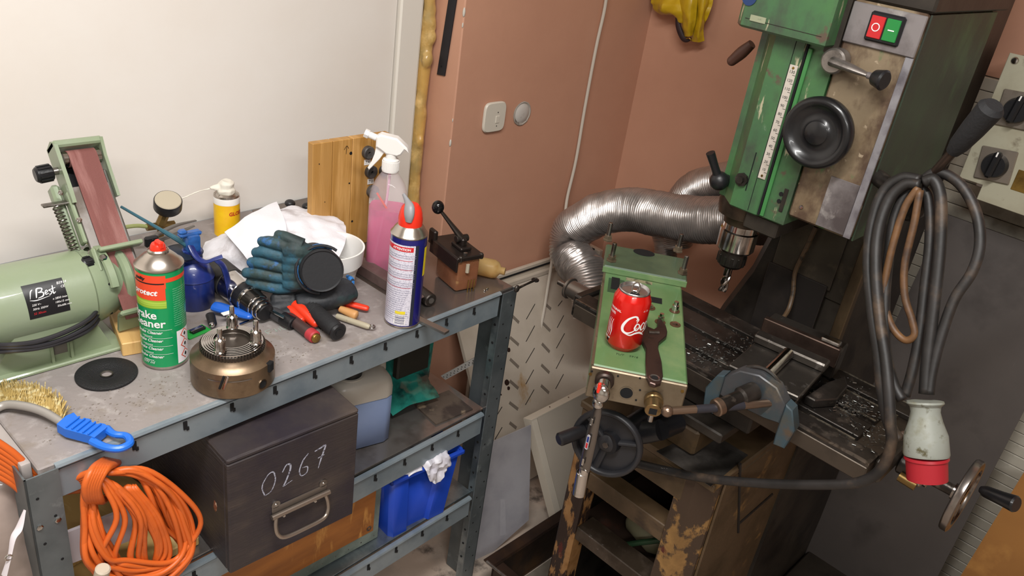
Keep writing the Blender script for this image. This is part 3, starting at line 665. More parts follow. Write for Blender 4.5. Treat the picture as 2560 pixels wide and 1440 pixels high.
# work rest across the belt
yr = (at(300, 612, x=BX)-b0).dot(wv)
B().bb((-hw-.010, yr-.004, 0), (hw+.015, yr+.003, .022), AX, bev=.0015).bb((-hw-.020, yr-.035, -.012), (-hw-.012, yr+.006, .016), AX, bev=.003).build('work_rest', M_sg, bs)
wk = AX @ V((-hw-.022, yr-.014, .004)); wk1 = AX @ V((-hw-.040, yr-.016, .006)); kb = B(); Mk = frame_to(wk, wk1)
kb.lathe([(0, 0), (.009, 0), (.010, .003), (.010, .013), (.008, .016), (0, .016)], Mk, 24)
for k in range(8): kb.bb((.009, -.0015, .002), (.0115, .0015, .013), Mk @ Rz(k*PI/4))
kb.build('rest_knob', M_black, bs)
B().lathe([(.006, 0), (.006, .006), (.003, .008), (0, .008)], AX @ T(-hw-.008, yr-.014, .014), 6).build('bolt', M_chrome, bs)
# lower curved guard beside the drive housing
gd = B(); 
gd.lathe([(.062, 0), (.066, .002), (.066, .012), (.062, .014), (.058, .012), (.058, .002)], T(*L(BX-hw-.012, SY, mz)) @ ax, 32, R(95), R(250), cap=False)
gd.bb((-hw-.010, -.03, -.006), (hw+.012, -.022, .016), AX, bev=.003)
gd.build('lower_guard', M_sg, bs, recalc=False)
B().cyl(L(BX-hw-.002, SY+.005, mz), L(BX+hw+.002, SY+.005, mz), .030, 32, bev=.003).build('drive_wheel', M_sg, bs)
ns = B(); ns.slab(L(BX-hw-.006, SY-.058, mz-.030), L(BX+hw+.02, SY-.058, mz-.030), L(BX+hw+.02, SY-.052, mz-.060), L(BX-hw-.006, SY-.052, mz-.060), .006); ns.build('lower_table', M_sg, bs)
# wound power cord under the motor
cd = B(); zc = at(120, 850, y=yb-.012).z
for k in range(6):
    oz = (k % 3)*.007; oy = (k//3)*.008
    P = [at(-40, 868, y=yb+.02-oy), at(20, 868, y=yb-.008-oy), at(90, 862, y=yb-.014-oy), at(160, 842, y=yb-.012-oy), at(220, 812, y=yb-.004-oy), at(243, 786, y=yb+.02-oy), at(236, 778, y=yb+.06)]
    cd.tube([L(*(p+V((0, 0, oz-.008+.002*math.sin(k*2+i))))) for i, p in enumerate(P)], .0036, 8, smooth=6)
cd.build('power_cord', mat('black_cord', '#27262a', .4), bs)

# ================================================================== ON THE WORK TOP
CAMA = lambda p: math.atan2(-p.y, -p.x)       # direction from a thing towards the viewer
def can_base(px, py, r, z=ZT):
    """centre of a round can whose nearest rim point shows at px,py"""
    p = at(px, py, z=z); d = V((p.x, p.y, 0)).normalized(); return V((p.x+d.x*r, p.y+d.y*r, z))
# ---------- green brake cleaner
rC = .0345; c = can_base(416, 926, rC); H = .205
hC = at(400, 688, x=c.x).z-ZT
hC = .172
M_tin = mat('tinplate', '#b9b1a8', .24, .95)
M_grn = mat('label_green', '#0a8a50', .3, coat=.3); M_ora = mat('label_orange_red', '#dc4526', .3, coat=.3); M_lime = mat('label_lime', '#7fa32c', .35, spots=[('#a3c04a', 300, .5, .05, (.01, .01, 1))])
gc = thing('spray_can', 'green and orange brake cleaner spray can with a red nozzle in front of the sander', 'spray can', c)
B().lathe([(0, 0), (rC-.001, 0), (rC+.0006, .002), (rC, .004), (rC, .006)], None, 48).build('base_rim', M_tin, gc)
B().lathe([(rC, .006), (rC, hC)], None, 48).build('body', M_grn, gc)
B().lathe([(rC, hC), (rC+.0012, hC+.001), (rC+.0012, hC+.003), (rC-.001, hC+.004), (.028, hC+.0105), (.020, hC+.018), (.0155, hC+.0205), (.0155, hC+.024), (.0135, hC+.026), (.012, hC+.024), (0, hC+.023)], None, 48).build('dome', M_tin, gc)
B().lathe([(0, hC+.023), (.0115, hC+.024), (.0108, hC+.031), (.009, hC+.034), (0, hC+.034)], None, 24).bb((-.004, -.012, hC+.028), (.004, .004, hC+.040), Rz(CAMA(c)+PI/2+.5) @ T(0, 0, 0), bev=.002).build('nozzle', M_red, gc)
A = CAMA(c)
b_ = B(); patch(b_, rC, hC-.026, hC-.004, A-R(88), A+R(12)); patch(b_, rC, hC-.046, hC-.026, A-R(88), A+R(10)); patch(b_, rC, hC-.016, hC-.009, A+R(12), A+R(88)); b_.build('orange_band', M_ora, gc, smooth=4, recalc=False)
b_ = B(); patch(b_, rC, hC-.060, hC-.046, A-R(88), A+R(11)); b_.build('lime_band', M_lime, gc, smooth=4, recalc=False)
b_ = B(); patch(b_, rC, hC-.0185, hC-.0165, A-R(80), A+R(8), .0006); b_.build('black_rule', M_black, gc, smooth=4, recalc=False)
for s, z, a_, sz, sh_ in (('quality', .013, -70, .007, .3), ('protect', .037, -76, .013, .25), ('Brake', .078, -88, .019, 0), ('Cleaner', .093, -96, .019, 0)):
    b_ = B(); wrap(b_, text_bm(s, sz, shear=sh_, bold=.0004), rC, hC-z, A+R(a_), .0007); b_.build('lettering', M_ink if s != 'quality' else M_black, gc, smooth=4)
for k in range(4):
    b_ = B(); wrap(b_, text_bm('Brake Cleaner', .0072, shear=.35, bold=.00015), rC, hC-.105-k*.0145, A-R(74), .0007); wrap(b_, text_bm('nettoyant', .0045, shear=.35), rC, hC-.1115-k*.0145, A-R(58), .0007)
    patch(b_, rC, hC-.0985-k*.0145, hC-.098-k*.0145, A-R(52), A+R(20), .0006); b_.build('product_line', M_ink, gc, smooth=4)
b_ = B(); wrap(b_, text_bm('500 ml', .0075, shear=.3), rC, .012, A-R(62), .0007); b_.build('lettering', M_ink, gc, smooth=4)
b_ = B()
for k in range(18): wrap(b_, text_bm('aerosol nettoyage des freins'[k % 9:], .0031), rC, hC-.030-k*.0038, A+R(27), .0006)
b_.build('small_print', mat('pale_green_print', '#7cc49c', .5), gc, smooth=4)
b_ = B(); patch(b_, rC, .008, hC-.105, A+R(32), A+R(86)); b_.build('hazard_panel', mat('white_label', '#e3dde0', .4), gc, smooth=4, recalc=False)
for k in range(3):
    for nm, q, mm, of in (('hazard_diamond', 1.0, M_ora, .0006), ('hazard_field', .80, M_ink, .0009)):
        d = bmesh.new(); s = .0092*q; vv = [d.verts.new(p) for p in ((0, -s, 0), (s, 0, 0), (0, s, 0), (-s, 0, 0))]; ce = d.verts.new((0, 0, 0))
        for i in range(4): d.faces.new([vv[i], vv[(i+1) % 4], ce])
        b_ = B(); wrap(b_, d, rC, .058-k*.0185, A+R(57), of); b_.build(nm, mm, gc, smooth=4)
    d = bmesh.new(); bmesh.ops.create_circle(d, cap_ends=True, segments=10, radius=.0022); bmesh.ops.scale(d, vec=(1, 1.5, 1), verts=d.verts); b_ = B(); wrap(b_, d, rC, .058-k*.0185, A+R(57), .0012); b_.build('hazard_sign', M_hole, gc, smooth=4)

# ---------- blue and white lubricant can
rW = .0325; c = can_base(1003, 822, rW)
wc = thing('spray_can', 'blue and white lubricant spray can with a red and grey flip spout', 'spray can', c)
A = CAMA(c); hW = .178
M_navy = mat('navy_lacquer', '#1b1a66', .28, coat=.4)
B().lathe([(0, 0), (rW-.001, 0), (rW+.0008, .0015), (rW, .004)], None, 48).build('base_rim', M_tin, wc)
B().lathe([(rW, .004), (rW, hW)], None, 48).build('body', M_navy, wc)
B().lathe([(rW, hW), (rW+.0008, hW+.001), (rW+.0008, hW+.003), (rW-.002, hW+.006), (.026, hW+.014), (.021, hW+.019), (0, hW+.019)], None, 48).build('dome', M_tin, wc)
Mc = Rz(A)
cp = B(); cp.lathe([(.0215, hW+.017), (.0215, hW+.030), (.020, hW+.040), (.017, hW+.050), (.012, hW+.056), (0, hW+.058)], None, 32); cp.jitter(.0, 1); cp.build('cap', M_red, wc)
sp_ = B(); p = [(.004, .012, .052), (.0, .004, .056), (-.004, -.006, .0605), (-.006, -.014, .064)]
MM = Rz(A+PI/2) @ T(0, 0, hW)
sp_.tube([MM @ V((-.003, -.0185, .030)), MM @ V((-.003, -.0165, .042)), MM @ V((-.004, -.010, .053)), MM @ V((-.008, -.001, .060)), MM @ V((-.016, .008, .070))], [.007, .0105, .0105, .006, .0030], 16, smooth=5, flat=.75)
sp_.build('spout', mat('grey_plastic', '#87878a', .4), wc)
M_lab = mat('white_label_print', '#d3d0dc', .38, spots=[('#a7a6b6', 700, .56, .03, (.5, .5, 1)), ('#8f8ea4', 900, .66, .02, (.4, .4, 1))])
b_ = B(); patch(b_, rW, .006, hW-.010, A-R(88), A+R(24), .0003, 24); b_.build('text_label', M_lab, wc, smooth=4, recalc=False)
b_ = B(); patch(b_, rW, .006, hW-.010, A+R(24), A+R(36), .0003); b_.build('dark_seam', mat('dark_seam', '#252a38', .35), wc, smooth=4, recalc=False)
b_ = B(); patch(b_, rW, hW-.022, hW-.013, A-R(80), A+R(18), .0006)
for k in range(4): patch(b_, rW, hW-.040-k*.018, hW-.0392-k*.018, A-R(82), A+R(18), .0006)
b_.build('red_rules', mat('label_red', '#c6242b', .4), wc, smooth=4, recalc=False)
b_ = B()
for k, z in enumerate((.031, .049, .067, .085)):
    for j in range(3 if k else 2): wrap(b_, text_bm('lubricante penetrante multiuso protege', .0036), rW, hW-z-j*.0042, A-R(72), .0006)
for k in range(15): wrap(b_, text_bm('spray extremely flammable aerosol danger'[k % 11:], .0030), rW, hW-.100-k*.0043, A-R(74), .0006)
b_.build('small_print', mat('grey_print', '#7f7d92', .5), wc, smooth=4)
b_ = B(); wrap(b_, text_bm('ATTENTION', .006, bold=.0002), rW, hW-.0195, A-R(50), .001); b_.build('lettering', M_ink, wc, smooth=4)
b_ = B(); patch(b_, rW, .030, .0365, A-R(25), A+R(8), .0006); b_.build('yellow_tag', mat('label_yellow', '#e3cf21', .4), wc, smooth=4, recalc=False)
b_ = B(); patch(b_, rW, .009, .028, A-R(28), A+R(10), .0005); b_.build('barcode_field', M_ink, wc, smooth=4, recalc=False)
for k in range(9):
    b_ = B(); z = .0105+k*.0019; patch(b_, rW, z, z+(.0005 if k % 3 else .0009), A-R(24), A+R(7), .0008); b_.build('barcode_line', M_navy, wc, smooth=4, recalc=False)
b_ = B(); patch(b_, rW, hW-.075, hW-.018, A+R(62), A+R(86), .0006); b_.build('yellow_side_patch', mat('label_yellow', '#e3cf21', .4), wc, smooth=4, recalc=False)

# ---------- pump oil can, blue
c = can_base(488, 781, .034); c = V((c.x, c.y, ZT))
M_nv = mat('worn_navy_paint', '#19296c', .35, spots=[('#0f1738', 8, .55, .1), ('#3f63a8', 40, .70, .03)], coat=.3)
M_cb = mat('worn_blue_enamel', '#23599f', .35, spots=[('#16305c', 14, .55, .08)], coat=.3)
oc = thing('oil_can', 'navy pump oil can with a brighter blue pump head and lever', 'oil can', c)
B().lathe([(0, 0), (.034, 0), (.035, .002), (.0345, .055), (.036, .057), (.0345, .060), (.033, .066), (.026, .080), (.016, .088), (.015, .094), (.017, .095), (.017, .108), (0, .108)], None, 40).build('reservoir', M_nv, oc)
B().lathe([(.02, .098), (.033, .100), (.034, .102), (.02, .106), (0, .107)], T(-.012, .01, 0), 32).build('drip_disc', mat('dark_blue_black', '#17202f', .45), oc)
ph = B(); ph.bb((-.012, -.012, .106), (.012, .014, .138), bev=.005, seg=2); ph.bb((-.022, -.006, .134), (.018, .010, .142), bev=.003); ph.bb((-.022, -.005, .140), (-.008, .009, .148), bev=.003); ph.build('pump_head', M_cb, oc)
Mv = Rz(R(-40))
B().tube([Mv @ V(p) for p in ((.0, -.012, .122), (.012, -.022, .106), (.028, -.028, .100), (.044, -.026, .106), (.056, -.022, .110))], [.006, .006, .005, .0055, .0065], 10, smooth=5, flat=.45).build('thumb_lever', M_nv, oc)
B().tube([Mv @ V(p) for p in ((.036, .004, .092), (.052, -.002, .080), (.060, -.006, .055), (.066, -.012, .025), (.074, -.018, .008))], [.006, .007, .0075, .008, .008], 10, smooth=5, flat=.5).build('hand_grip', M_nv, oc)
n0 = c+V((-.008, 0, .118)); n1 = at(303, 517, y=c.y+.13)
B(world=True).tube([n0, n0.lerp(n1, .35), n0.lerp(n1, .4), n1], [.0055, .004, .0032, .0025], 10).build('spout', mat('teal_blue_tube', '#3c6878', .3, .4), oc)

# ---------- pressure gauge on a brass tee with hose
gp = at(419, 500, y=1.46); gr = .026
pg = thing('pressure_gauge', 'black pressure gauge on a brass tee and pale hose behind the blue oil can', 'gauge', V((gp.x, gp.y, ZT)))
g0 = at(419, 520, y=1.46); gd_ = V((-.10, -.42, .9)).normalized(); 
B(world=True).lathe([(0, 0), (gr-.002, 0), (gr, .003), (gr, .021), (gr-.001, .023)], frame_to(g0, g0+gd_), 36).build('case', M_black, pg)
B(world=True).lathe([(gr-.001, .022), (gr-.003, .0245), (0, .0245)], frame_to(g0, g0+gd_), 36).build('lens', mat('dusty_lens', '#b0a692', .35), pg)
tj = at(400, 562, y=1.46)
B(world=True).cyl(g0, g0.lerp(tj, .3), .007, 14).build('white_bush', M_white, pg)
B(world=True).cyl(g0.lerp(tj, .28), tj, .0095, 8).cyl(tj+V((-.026, 0, 0)), tj+V((.028, 0, -.004)), .0075, 8).build('brass_tee', mat('dull_brass', '#7a633a', .35, .8), pg)
B(world=True).tube([tj+V((-.02, 0, 0)), tj+V((-.05, .0, .008)), tj+V((-.09, .01, .002)), tj+V((-.13, .02, -.02))], .0042, 8, smooth=5).build('hose', mat('pale_green_hose', '#9aa066', .35), pg)
B(world=True).cyl(tj+V((0, 0, -.005)), V((tj.x, tj.y, ZT+.001)), .006, 12).build('stem', mat('dull_brass', '#7a633a'), pg)

# ---------- wire stripper / scissors, grey
pl_ = thing('pliers', 'grey steel pliers lying open behind the blue oil can', 'pliers', at(480, 560, z=ZT+.045)); 
M_gs = mat('dull_grey_steel', '#6e6a66', .4, .6)
a, b, d = at(430, 574, y=1.40), at(533, 533, y=1.44), at(530, 545, y=1.42)
B(world=True).tube([a, a.lerp(b, .5)+V((0, 0, .006)), b], [.006, .005, .003], 8, smooth=4, flat=.5).build('handle', M_gs, pl_)
B(world=True).tube([a+V((0, 0, -.008)), a.lerp(d, .5)+V((0, 0, -.006)), d], [.006, .005, .003], 8, smooth=4, flat=.5).build('handle', M_gs, pl_)
j_ = at(433, 580, y=1.40); B(world=True).box(j_, (.024, .010, .020), bev=.003).build('jaw', mat('dark_jaw', '#2b2a2b', .4, .6), pl_)
pl_.location = V((j_.x, j_.y, j_.z))

# ---------- yellow can with white foamed nozzle
yc = at(568, 560, y=1.50); r = .0265
ya = thing('spray_can', 'small yellow spray can with a foam-caked white nozzle standing against the white wall', 'spray can', V((yc.x, 1.50, ZT)))
hy = at(568, 497, y=1.50).z-ZT; A = CAMA(ya.location)
B().lathe([(0, 0), (r, 0), (r, hy-.006)], None, 40).build('body', mat('yellow_orange_label', '#e0a417', .35, spots=[('#eec81f', 9, .48, .12), ('#d0781a', 14, .60, .06)]), ya)
B().lathe([(r, hy-.006), (r+.0003, hy-.006), (r+.0005, hy+.006), (r, hy+.008)], None, 40).build('white_collar', M_white, ya)
B().lathe([(r, hy+.008), (r-.001, hy+.012), (r-.004, hy+.010), (.018, hy+.014), (0, hy+.014)], None, 40).build('dome', M_tin, ya)
nz = B(); nz.lathe([(0, hy+.012), (.018, hy+.013), (.019, hy+.022), (.015, hy+.026), (.016, hy+.036), (.010, hy+.041), (0, hy+.042)], None, 20)
M_ = Rz(A-R(75)); nz.tube([M_ @ V(q) for q in ((.01, 0, hy+.030), (.022, 0, hy+.029), (.034, 0, hy+.026))], [.007, .006, .003], 10, smooth=3); nz.jitter(.003, 70, 2)
nz.build('foam_nozzle', mat('dried_foam', '#dcd7ca', .6, spots=[('#8f877a', 30, .68, .04)]), ya, remesh=.0015)
e0 = M_ @ V((.034, 0, hy+.026)); B().tube([e0, e0+M_.to_3x3() @ V((.025, 0, -.005)), e0+M_.to_3x3() @ V((.055, .004, -.014)), e0+M_.to_3x3() @ V((.078, .008, -.020))], [.0016, .0012, .0014, .0008], 6, smooth=6).jitter(.0015, 120).build('dried_thread', mat('dried_foam', '#dcd7ca'), ya)
b_ = B(); wrap(b_, text_bm('GLOSS', .011, shear=.1, bold=.0004), r, hy-.028, A+R(8), .0006); b_.build('lettering', mat('red_orange_print', '#b5361c', .5), ya, smooth=4)

# ---------- white flower pot with rag over it
pc = at(824, 612, z=ZT+.088); pc.z = ZT
fp_ = thing('plant_pot', 'white plastic pot behind the gloves with a soiled rag over its rim', 'pot', pc)
hp_ = .088
B().lathe([(0, 0), (.046, 0), (.048, .003), (.054, .036), (.054, .039), (.056, .041), (.059, hp_-.034), (.064, hp_-.032), (.067, hp_), (.0635, hp_), (.060, hp_-.030), (.050, .02), (0, .02)], None, 48).build('pot', M_white, fp_)
M_rag = mat('soiled_white_rag', '#dbd9de', .85, spots=[('#a79f9f', 9, .62, .07), ('#5f564f', 16, .70, .035)], bump=.2, bscale=300)
rg = thing('rag', 'crumpled white rag with black grease smears draped over the pot', 'rag', (pc.x-.09, pc.y, ZT))
def rp(px, py, h): return at(px, py, z=ZT+h)
G = [[rp(530, 600, 0.006), rp(580, 575, 0.028), rp(650, 540, 0.058), rp(720, 518, 0.073), rp(790, 528, 0.078), rp(858, 560, 0.078)],
     [rp(508, 618, 0.018), rp(575, 585, 0.058), rp(650, 550, 0.088), rp(725, 535, 0.098), rp(790, 545, 0.098), rp(866, 580, 0.083)],
     [rp(505, 645, 0.018), rp(590, 620, 0.058), rp(660, 590, 0.088), rp(730, 575, 0.096), rp(795, 585, 0.090), rp(862, 610, 0.080)],
     [rp(520, 662, 0.008), rp(605, 655, 0.038), rp(670, 640, 0.063), rp(735, 625, 0.078), rp(795, 625, 0.080), rp(850, 640, 0.075)],
     [rp(560, 705, 0.006), rp(615, 700, 0.008), rp(680, 690, 0.018), rp(740, 680, 0.038), rp(790, 660, 0.066), rp(835, 668, 0.065)]]
B(world=True).surf(G, 8, .0055, 30, .003, 6).build('cloth', M_rag, rg)
G = [[rp(562, 582, 0.070), rp(630, 535, 0.096), rp(692, 506, 0.093)], [rp(600, 625, 0.074), rp(660, 590, 0.104), rp(714, 560, 0.106)], [rp(634, 664, 0.056), rp(684, 650, 0.078), rp(716, 604, 0.100)]]
B(world=True).surf(G, 8, .0022, 30, .003, 2).build('folded_flap', mat('cleaner_rag', '#e4e3e8', .85, spots=[('#aaa4a4', 20, .70, .03)], bump=.15, bscale=300), rg)
for px, py, s in ((725, 508, .012), (768, 516, .012)):
    p = at(px, py, y=1.50); t_ = thing('round_stopper', 'small dark round stopper sticking up behind the rag, '+('left' if px < 740 else 'right')+' of two', 'plug', V((p.x, p.y, ZT)), group=None)
    B(world=True).cyl(V((p.x, p.y, ZT)), p, s*.6, 16, bev=.002).ball(p, s, (1, 1, .7)).build('stopper', mat('graphite_plastic', '#2a2a2c', .4), t_)

# ---------- gloves
M_gl = mat('teal_coated_glove', '#2c3d3d', .65, spots=[('#2b5364', 22, .54, .07), ('#2f5f92', 30, .64, .04), ('#20292a', 18, .60, .08)], bump=.3, bscale=140)
M_gd = mat('black_coated_glove', '#1e2024', .6, spots=[('#23403f', 8, .6, .05), ('#2c2f34', 20, .55, .1)], bump=.3, bscale=120)
def G_(px, py, h): return at(px, py, z=ZT+h)
gv = thing('work_glove', 'teal stained rubber-coated work glove with blue knit cuff, fingers pointing left', 'glove', G_(720, 730, 0), group='work gloves on the bench')
b = B(world=True)
def gh(px, py, d=0): return G_(px, py, .150-(py-600)/125*.100+d)
for yy_ in (625, 645, 665, 685, 705): b.tube([gh(775, yy_*.8+131, -.002), gh(740, yy_, .001), gh(712, yy_, -.002)], [.015, .0165, .014], 14, smooth=4)
for P, r in (([(752, 625), (705, 612), (672, 604), (655, 603)], [.0135, .0125, .0115, .009]), ([(752, 648), (700, 638), (662, 629), (641, 631)], [.0135, .013, .012, .0095]),
             ([(750, 672), (700, 665), (655, 656), (630, 656)], [.0135, .013, .0125, .010]), ([(748, 696), (700, 692), (650, 683), (617, 682)], [.0135, .013, .0125, .010]),
             ([(740, 714), (700, 719), (660, 712), (627, 706)], [.0125, .013, .0125, .010]), ([(757, 612), (726, 598), (708, 590), (697, 587)], [.013, .0115, .0105, .009])):
    b.tube([gh(p[0], p[1], -.004*i_) for i_, p in enumerate(P)], r, 14, smooth=5, flat=.9)
    b.ball(gh(P[-1][0], P[-1][1], -.012), r[-1]*.98)
b.build('coated_palm', M_gl, gv, remesh=.0017)
cf0, cf1 = G_(782, 640, .075), G_(830, 665, .055)
ctr = G_(795, 665, .092); dx_ = V((-.35, -.80, .22)).normalized()
# black cup in the cuff
cu = thing('rubber_cup', 'round black rubber cup lying in the cuff of the teal glove', 'cup', V((ctr.x, ctr.y, ZT)))
Rc = .0385; Fm = frame_to(ctr-dx_*.055, ctr+dx_*.045)
B(world=True).lathe([(0, 0), (Rc-.006, 0), (Rc-.001, .05), (Rc, .095), (Rc-.0015, .0985), (Rc-.004, .0965), (0, .0960)], Fm, 40).build('cup', mat('black_rubber', '#202124', .6, bump=.1, bscale=200), cu)
k_ = B(world=True); k_.lathe([(Rc+.001, .058), (Rc+.004, .062), (Rc+.0035, .072), (Rc+.0045, .082), (Rc+.001, .083)], Fm, 32, R(60), R(250), cap=False); k_.build('knit_cuff', mat('blue_knit', '#2a6fb4', .8, spots=[('#1a2a3a', 60, .55, .05, (.3, 3, 1))], bump=.3, bscale=300), gv, recalc=False, label='bright blue knitted cuff')
k_ = B(world=True); k_.tube([Fm @ V(((Rc+.005)*math.cos(a), (Rc+.005)*math.sin(a), .084)) for a in [R(50+k*8) for k in range(28)]], .0028, 8); k_.build('cuff_hem', M_gd, gv)

g2 = thing('work_glove', 'black work glove with blue and white cuff edge lying under the teal one', 'glove', G_(800, 770, 0), group='work gloves on the bench')
b = B(world=True)
b.tube([G_(872, 722, .035), G_(835, 735, .034), G_(790, 745, .032), G_(740, 752, .028)], [.030, .033, .031, .022], 16, smooth=4, flat=.7)
for P, r in (([(760, 735, .030), (720, 738, .034), (690, 745, .030)], [.016, .014, .011]), ([(745, 755, .022), (700, 765, .02), (660, 772, .016)], [.016, .013, .010]),
             ([(760, 775, .014), (715, 782, .014), (678, 783, .012)], [.014, .012, .009]), ([(830, 700, .055), (770, 705, .05), (700, 700, .045)], [.016, .018, .014])):
    b.tube([G_(*p) for p in P], r, 12, smooth=5, flat=.8); b.ball(G_(*P[-1]), r[-1]*.98)
b.build('coated_palm', M_gd, g2, remesh=.0025)
B(world=True).tube([G_(868, 690, .052), G_(878, 700, .05), G_(880, 715, .042)], [.003, .006, .004], 8, smooth=4).build('blue_edge', mat('blue_knit', '#2a6fb4'), g2, label='bright blue cuff edge')
B(world=True).tube([G_(876, 722, .036), G_(866, 738, .028), G_(853, 757, .018)], [.003, .0055, .003], 8, smooth=4, flat=.5).build('care_label', M_white, g2, label='white sewn label')

# ---------- chrome die grinder / quick chuck tool
tl_ = thing('drill_chuck_tool', 'black power tool body with a polished chrome collar lying left of the gloves', 'tool', G_(600, 745, 0))
a, e = G_(553, 690, .034), G_(668, 785, .022); Fm = frame_to(a, e); Ln = (e-a).length
def seg(nm, z0, z1, r0, r1, m, n=32):
    B(world=True).lathe([(0, Ln*z0), (r0-.001, Ln*z0), (r0, Ln*z0+.001), (r1, Ln*z1-.001), (r1-.001, Ln*z1), (0, Ln*z1)], Fm, n).build(nm, m, tl_)
seg('body', -.12, .22, .030, .030, mat('worn_black', '#2a2827', .45))
seg('chrome_collar', .22, .50, .0285, .027, M_chrome)
seg('black_ring', .50, .62, .0262, .0262, M_black)
seg('chrome_ring', .62, .66, .0255, .025, M_chrome); seg('dark_sleeve', .66, .80, .0240, .0225, mat('dark_chrome', '#4a4744', .2, .9))
for k in range(3): seg('grip_ring', .80+k*.06, .83+k*.06, .0215-k*.002, .0215-k*.002, M_chrome); seg('dark_ring', .83+k*.06, .86+k*.06, .0195-k*.002, .0195-k*.002, M_black)

def handle(name, label, cat, p0, p1, r0, r1, m, flat=1, h0=.012, h1=.012, mid=None, end=None, group=None):
    a, b = G_(p0[0], p0[1], h0), G_(p1[0], p1[1], h1)
    t = thing(name, label, cat, V((b.x, b.y, ZT)), group=group)
    q = B(world=True); q.tube([a, a.lerp(b, .12), a.lerp(b, .5)+(V(mid) if mid else V((0, 0, 0))), a.lerp(b, .9), b], [r0*.9, r0, (r0+r1)/2, r1, r1*.6], 12, smooth=4, flat=flat)
    q.build('handle', m, t); return t, a, b
M_ored = mat('orange_red_grip', '#d8371c', .35)
M_chis = mat('blue_tool_plastic', '#1f5ab8', .3)
t, a, b = handle('scraper', 'bright blue plastic tool handle behind the steel chuck', 'tool', (535, 765), (632, 792), .013, .010, M_chis, .6, .014, .012)
B(world=True).box(G_(566, 783, .021), (.016, .010, .002), bev=.0005).build('white_tag', M_white, t)
t, a, b = handle('penknife', 'short black tool standing left of the blue handle', 'tool', (525, 785), (533, 815), .008, .007, M_black, .7, .018, .008)
B(world=True).ball(G_(530, 812, .01), .005).build('pivot', M_chrome, t)
t, a, b = handle('screwdriver', 'grey barrel tool with a black cap and silver strip', 'tool', (660, 770), (735, 810), .0115, .0115, mat('dark_grey_grip', '#3b3a3c', .35), 1, .014, .012)
B(world=True).cyl(b-(b-a).normalized()*.028, b, .0125, 24, .002).build('cap', M_black, t)
B(world=True).slab(G_(670, 768, .027), G_(712, 789, .026), G_(708, 795, .025), G_(667, 773, .026), .002).build('silver_strip', M_chrome, t)
t, a, b = handle('pliers', 'orange red plier handles sticking out under the black glove', 'pliers', (715, 768), (760, 805), .009, .008, M_ored, 1, .018, .010, mid=(0, .004, .003))
q = B(world=True); a2, b2 = G_(738, 762, .024), G_(787, 808, .012); q.tube([a2, a2.lerp(b2, .5)+V((0, .003, .003)), b2], [.010, .0115, .008], 12, smooth=4); q.ball(b2, .0078); q.build('handle', M_ored, t)
t, a, b = handle('hammer', 'thick black ribbed rubber hammer grip pointing to the front', 'hammer', (758, 752), (843, 828), .0140, .0155, M_blackm, 1, .026, .019)
for k in range(9): 
    p = a.lerp(b, .10+k*.035); B(world=True).lathe([(.0142, 0), (.0156, .001), (.0142, .002)], frame_to(p, b), 20).build('grip_rib', M_blackm, t)
B(world=True).cyl(b-(b-a).normalized()*.002, b+(b-a).normalized()*.006, .0165, 28, .003).cyl(b, b+(b-a).normalized()*.007, .007, 16).build('butt_cap', M_black, t)
t, a, b = handle('air_nozzle', 'dark brown cylinder with a red collar and a small brass end', 'nozzle', (722, 793), (778, 836), .0105, .0105, mat('dark_brown_grip', '#42302e', .45), 1, .012, .011)
d_ = (b-a).normalized(); B(world=True).cyl(b-d_*.006, b+d_*.012, .0115, 20, .002).build('red_collar', mat('faded_red', '#a8333a', .45), t)
B(world=True).cyl(b+d_*.011, b+d_*.017, .0085, 20, .001).cyl(b+d_*.017, b+d_*.0175, .003, 10).build('brass_end', M_brass, t)
t, a, b = handle('screwdriver', 'orange red handle lying farthest right under the glove', 'screwdriver', (862, 757), (922, 772), .0075, .0065, M_ored, .8, .012, .010)
t, a, b = handle('screwdriver', 'short orange red handle crossing below the wooden one', 'screwdriver', (850, 770), (890, 786), .007, .007, mat('deep_orange', '#d04a1a', .35), 1, .008, .008)
t, a, b = handle('marker', 'small red rounded handle tip beside the glove cuff label', 'handle', (868, 742), (882, 738), .0065, .006, M_ored, 1, .008, .008)
t, a, b = handle('file', 'short pale wooden file handle among the red ones', 'file', (850, 772), (893, 790), .0065, .009, mat('pale_wood_handle', '#c08d58', .5, spots=[('#9a6a3c', 20, .6, .08)]), 1, .018, .014)
t, a, b = handle('scriber', 'cream grey rod with a steel hanging hook in front of the file handle', 'scriber', (842, 790), (925, 818), .0055, .0055, mat('cream_grey_rod', '#a39a85', .45, spots=[('#6e6656', 30, .62, .05)]), 1, .0075, .0075)
B(world=True).tube([b+V((.0035*math.cos(k)*1.6+.004, .0055*math.sin(k), 0)) for k in [R(j*30) for j in range(13)]], .0016, 6).build('hook', M_steel, t)
t = thing('chain_links', 'few small links of fine black chain beside the hammer grip', 'chain', G_(800, 815, .0))
for k in range(5): 
    p = G_(790+k*7, 812+k*4, .003); B(world=True).tube([p+V((.004*math.cos(a), .003*math.sin(a), 0)) for a in [R(j*45) for j in range(9)]], .0008, 6).build('link', M_dsteel, t)

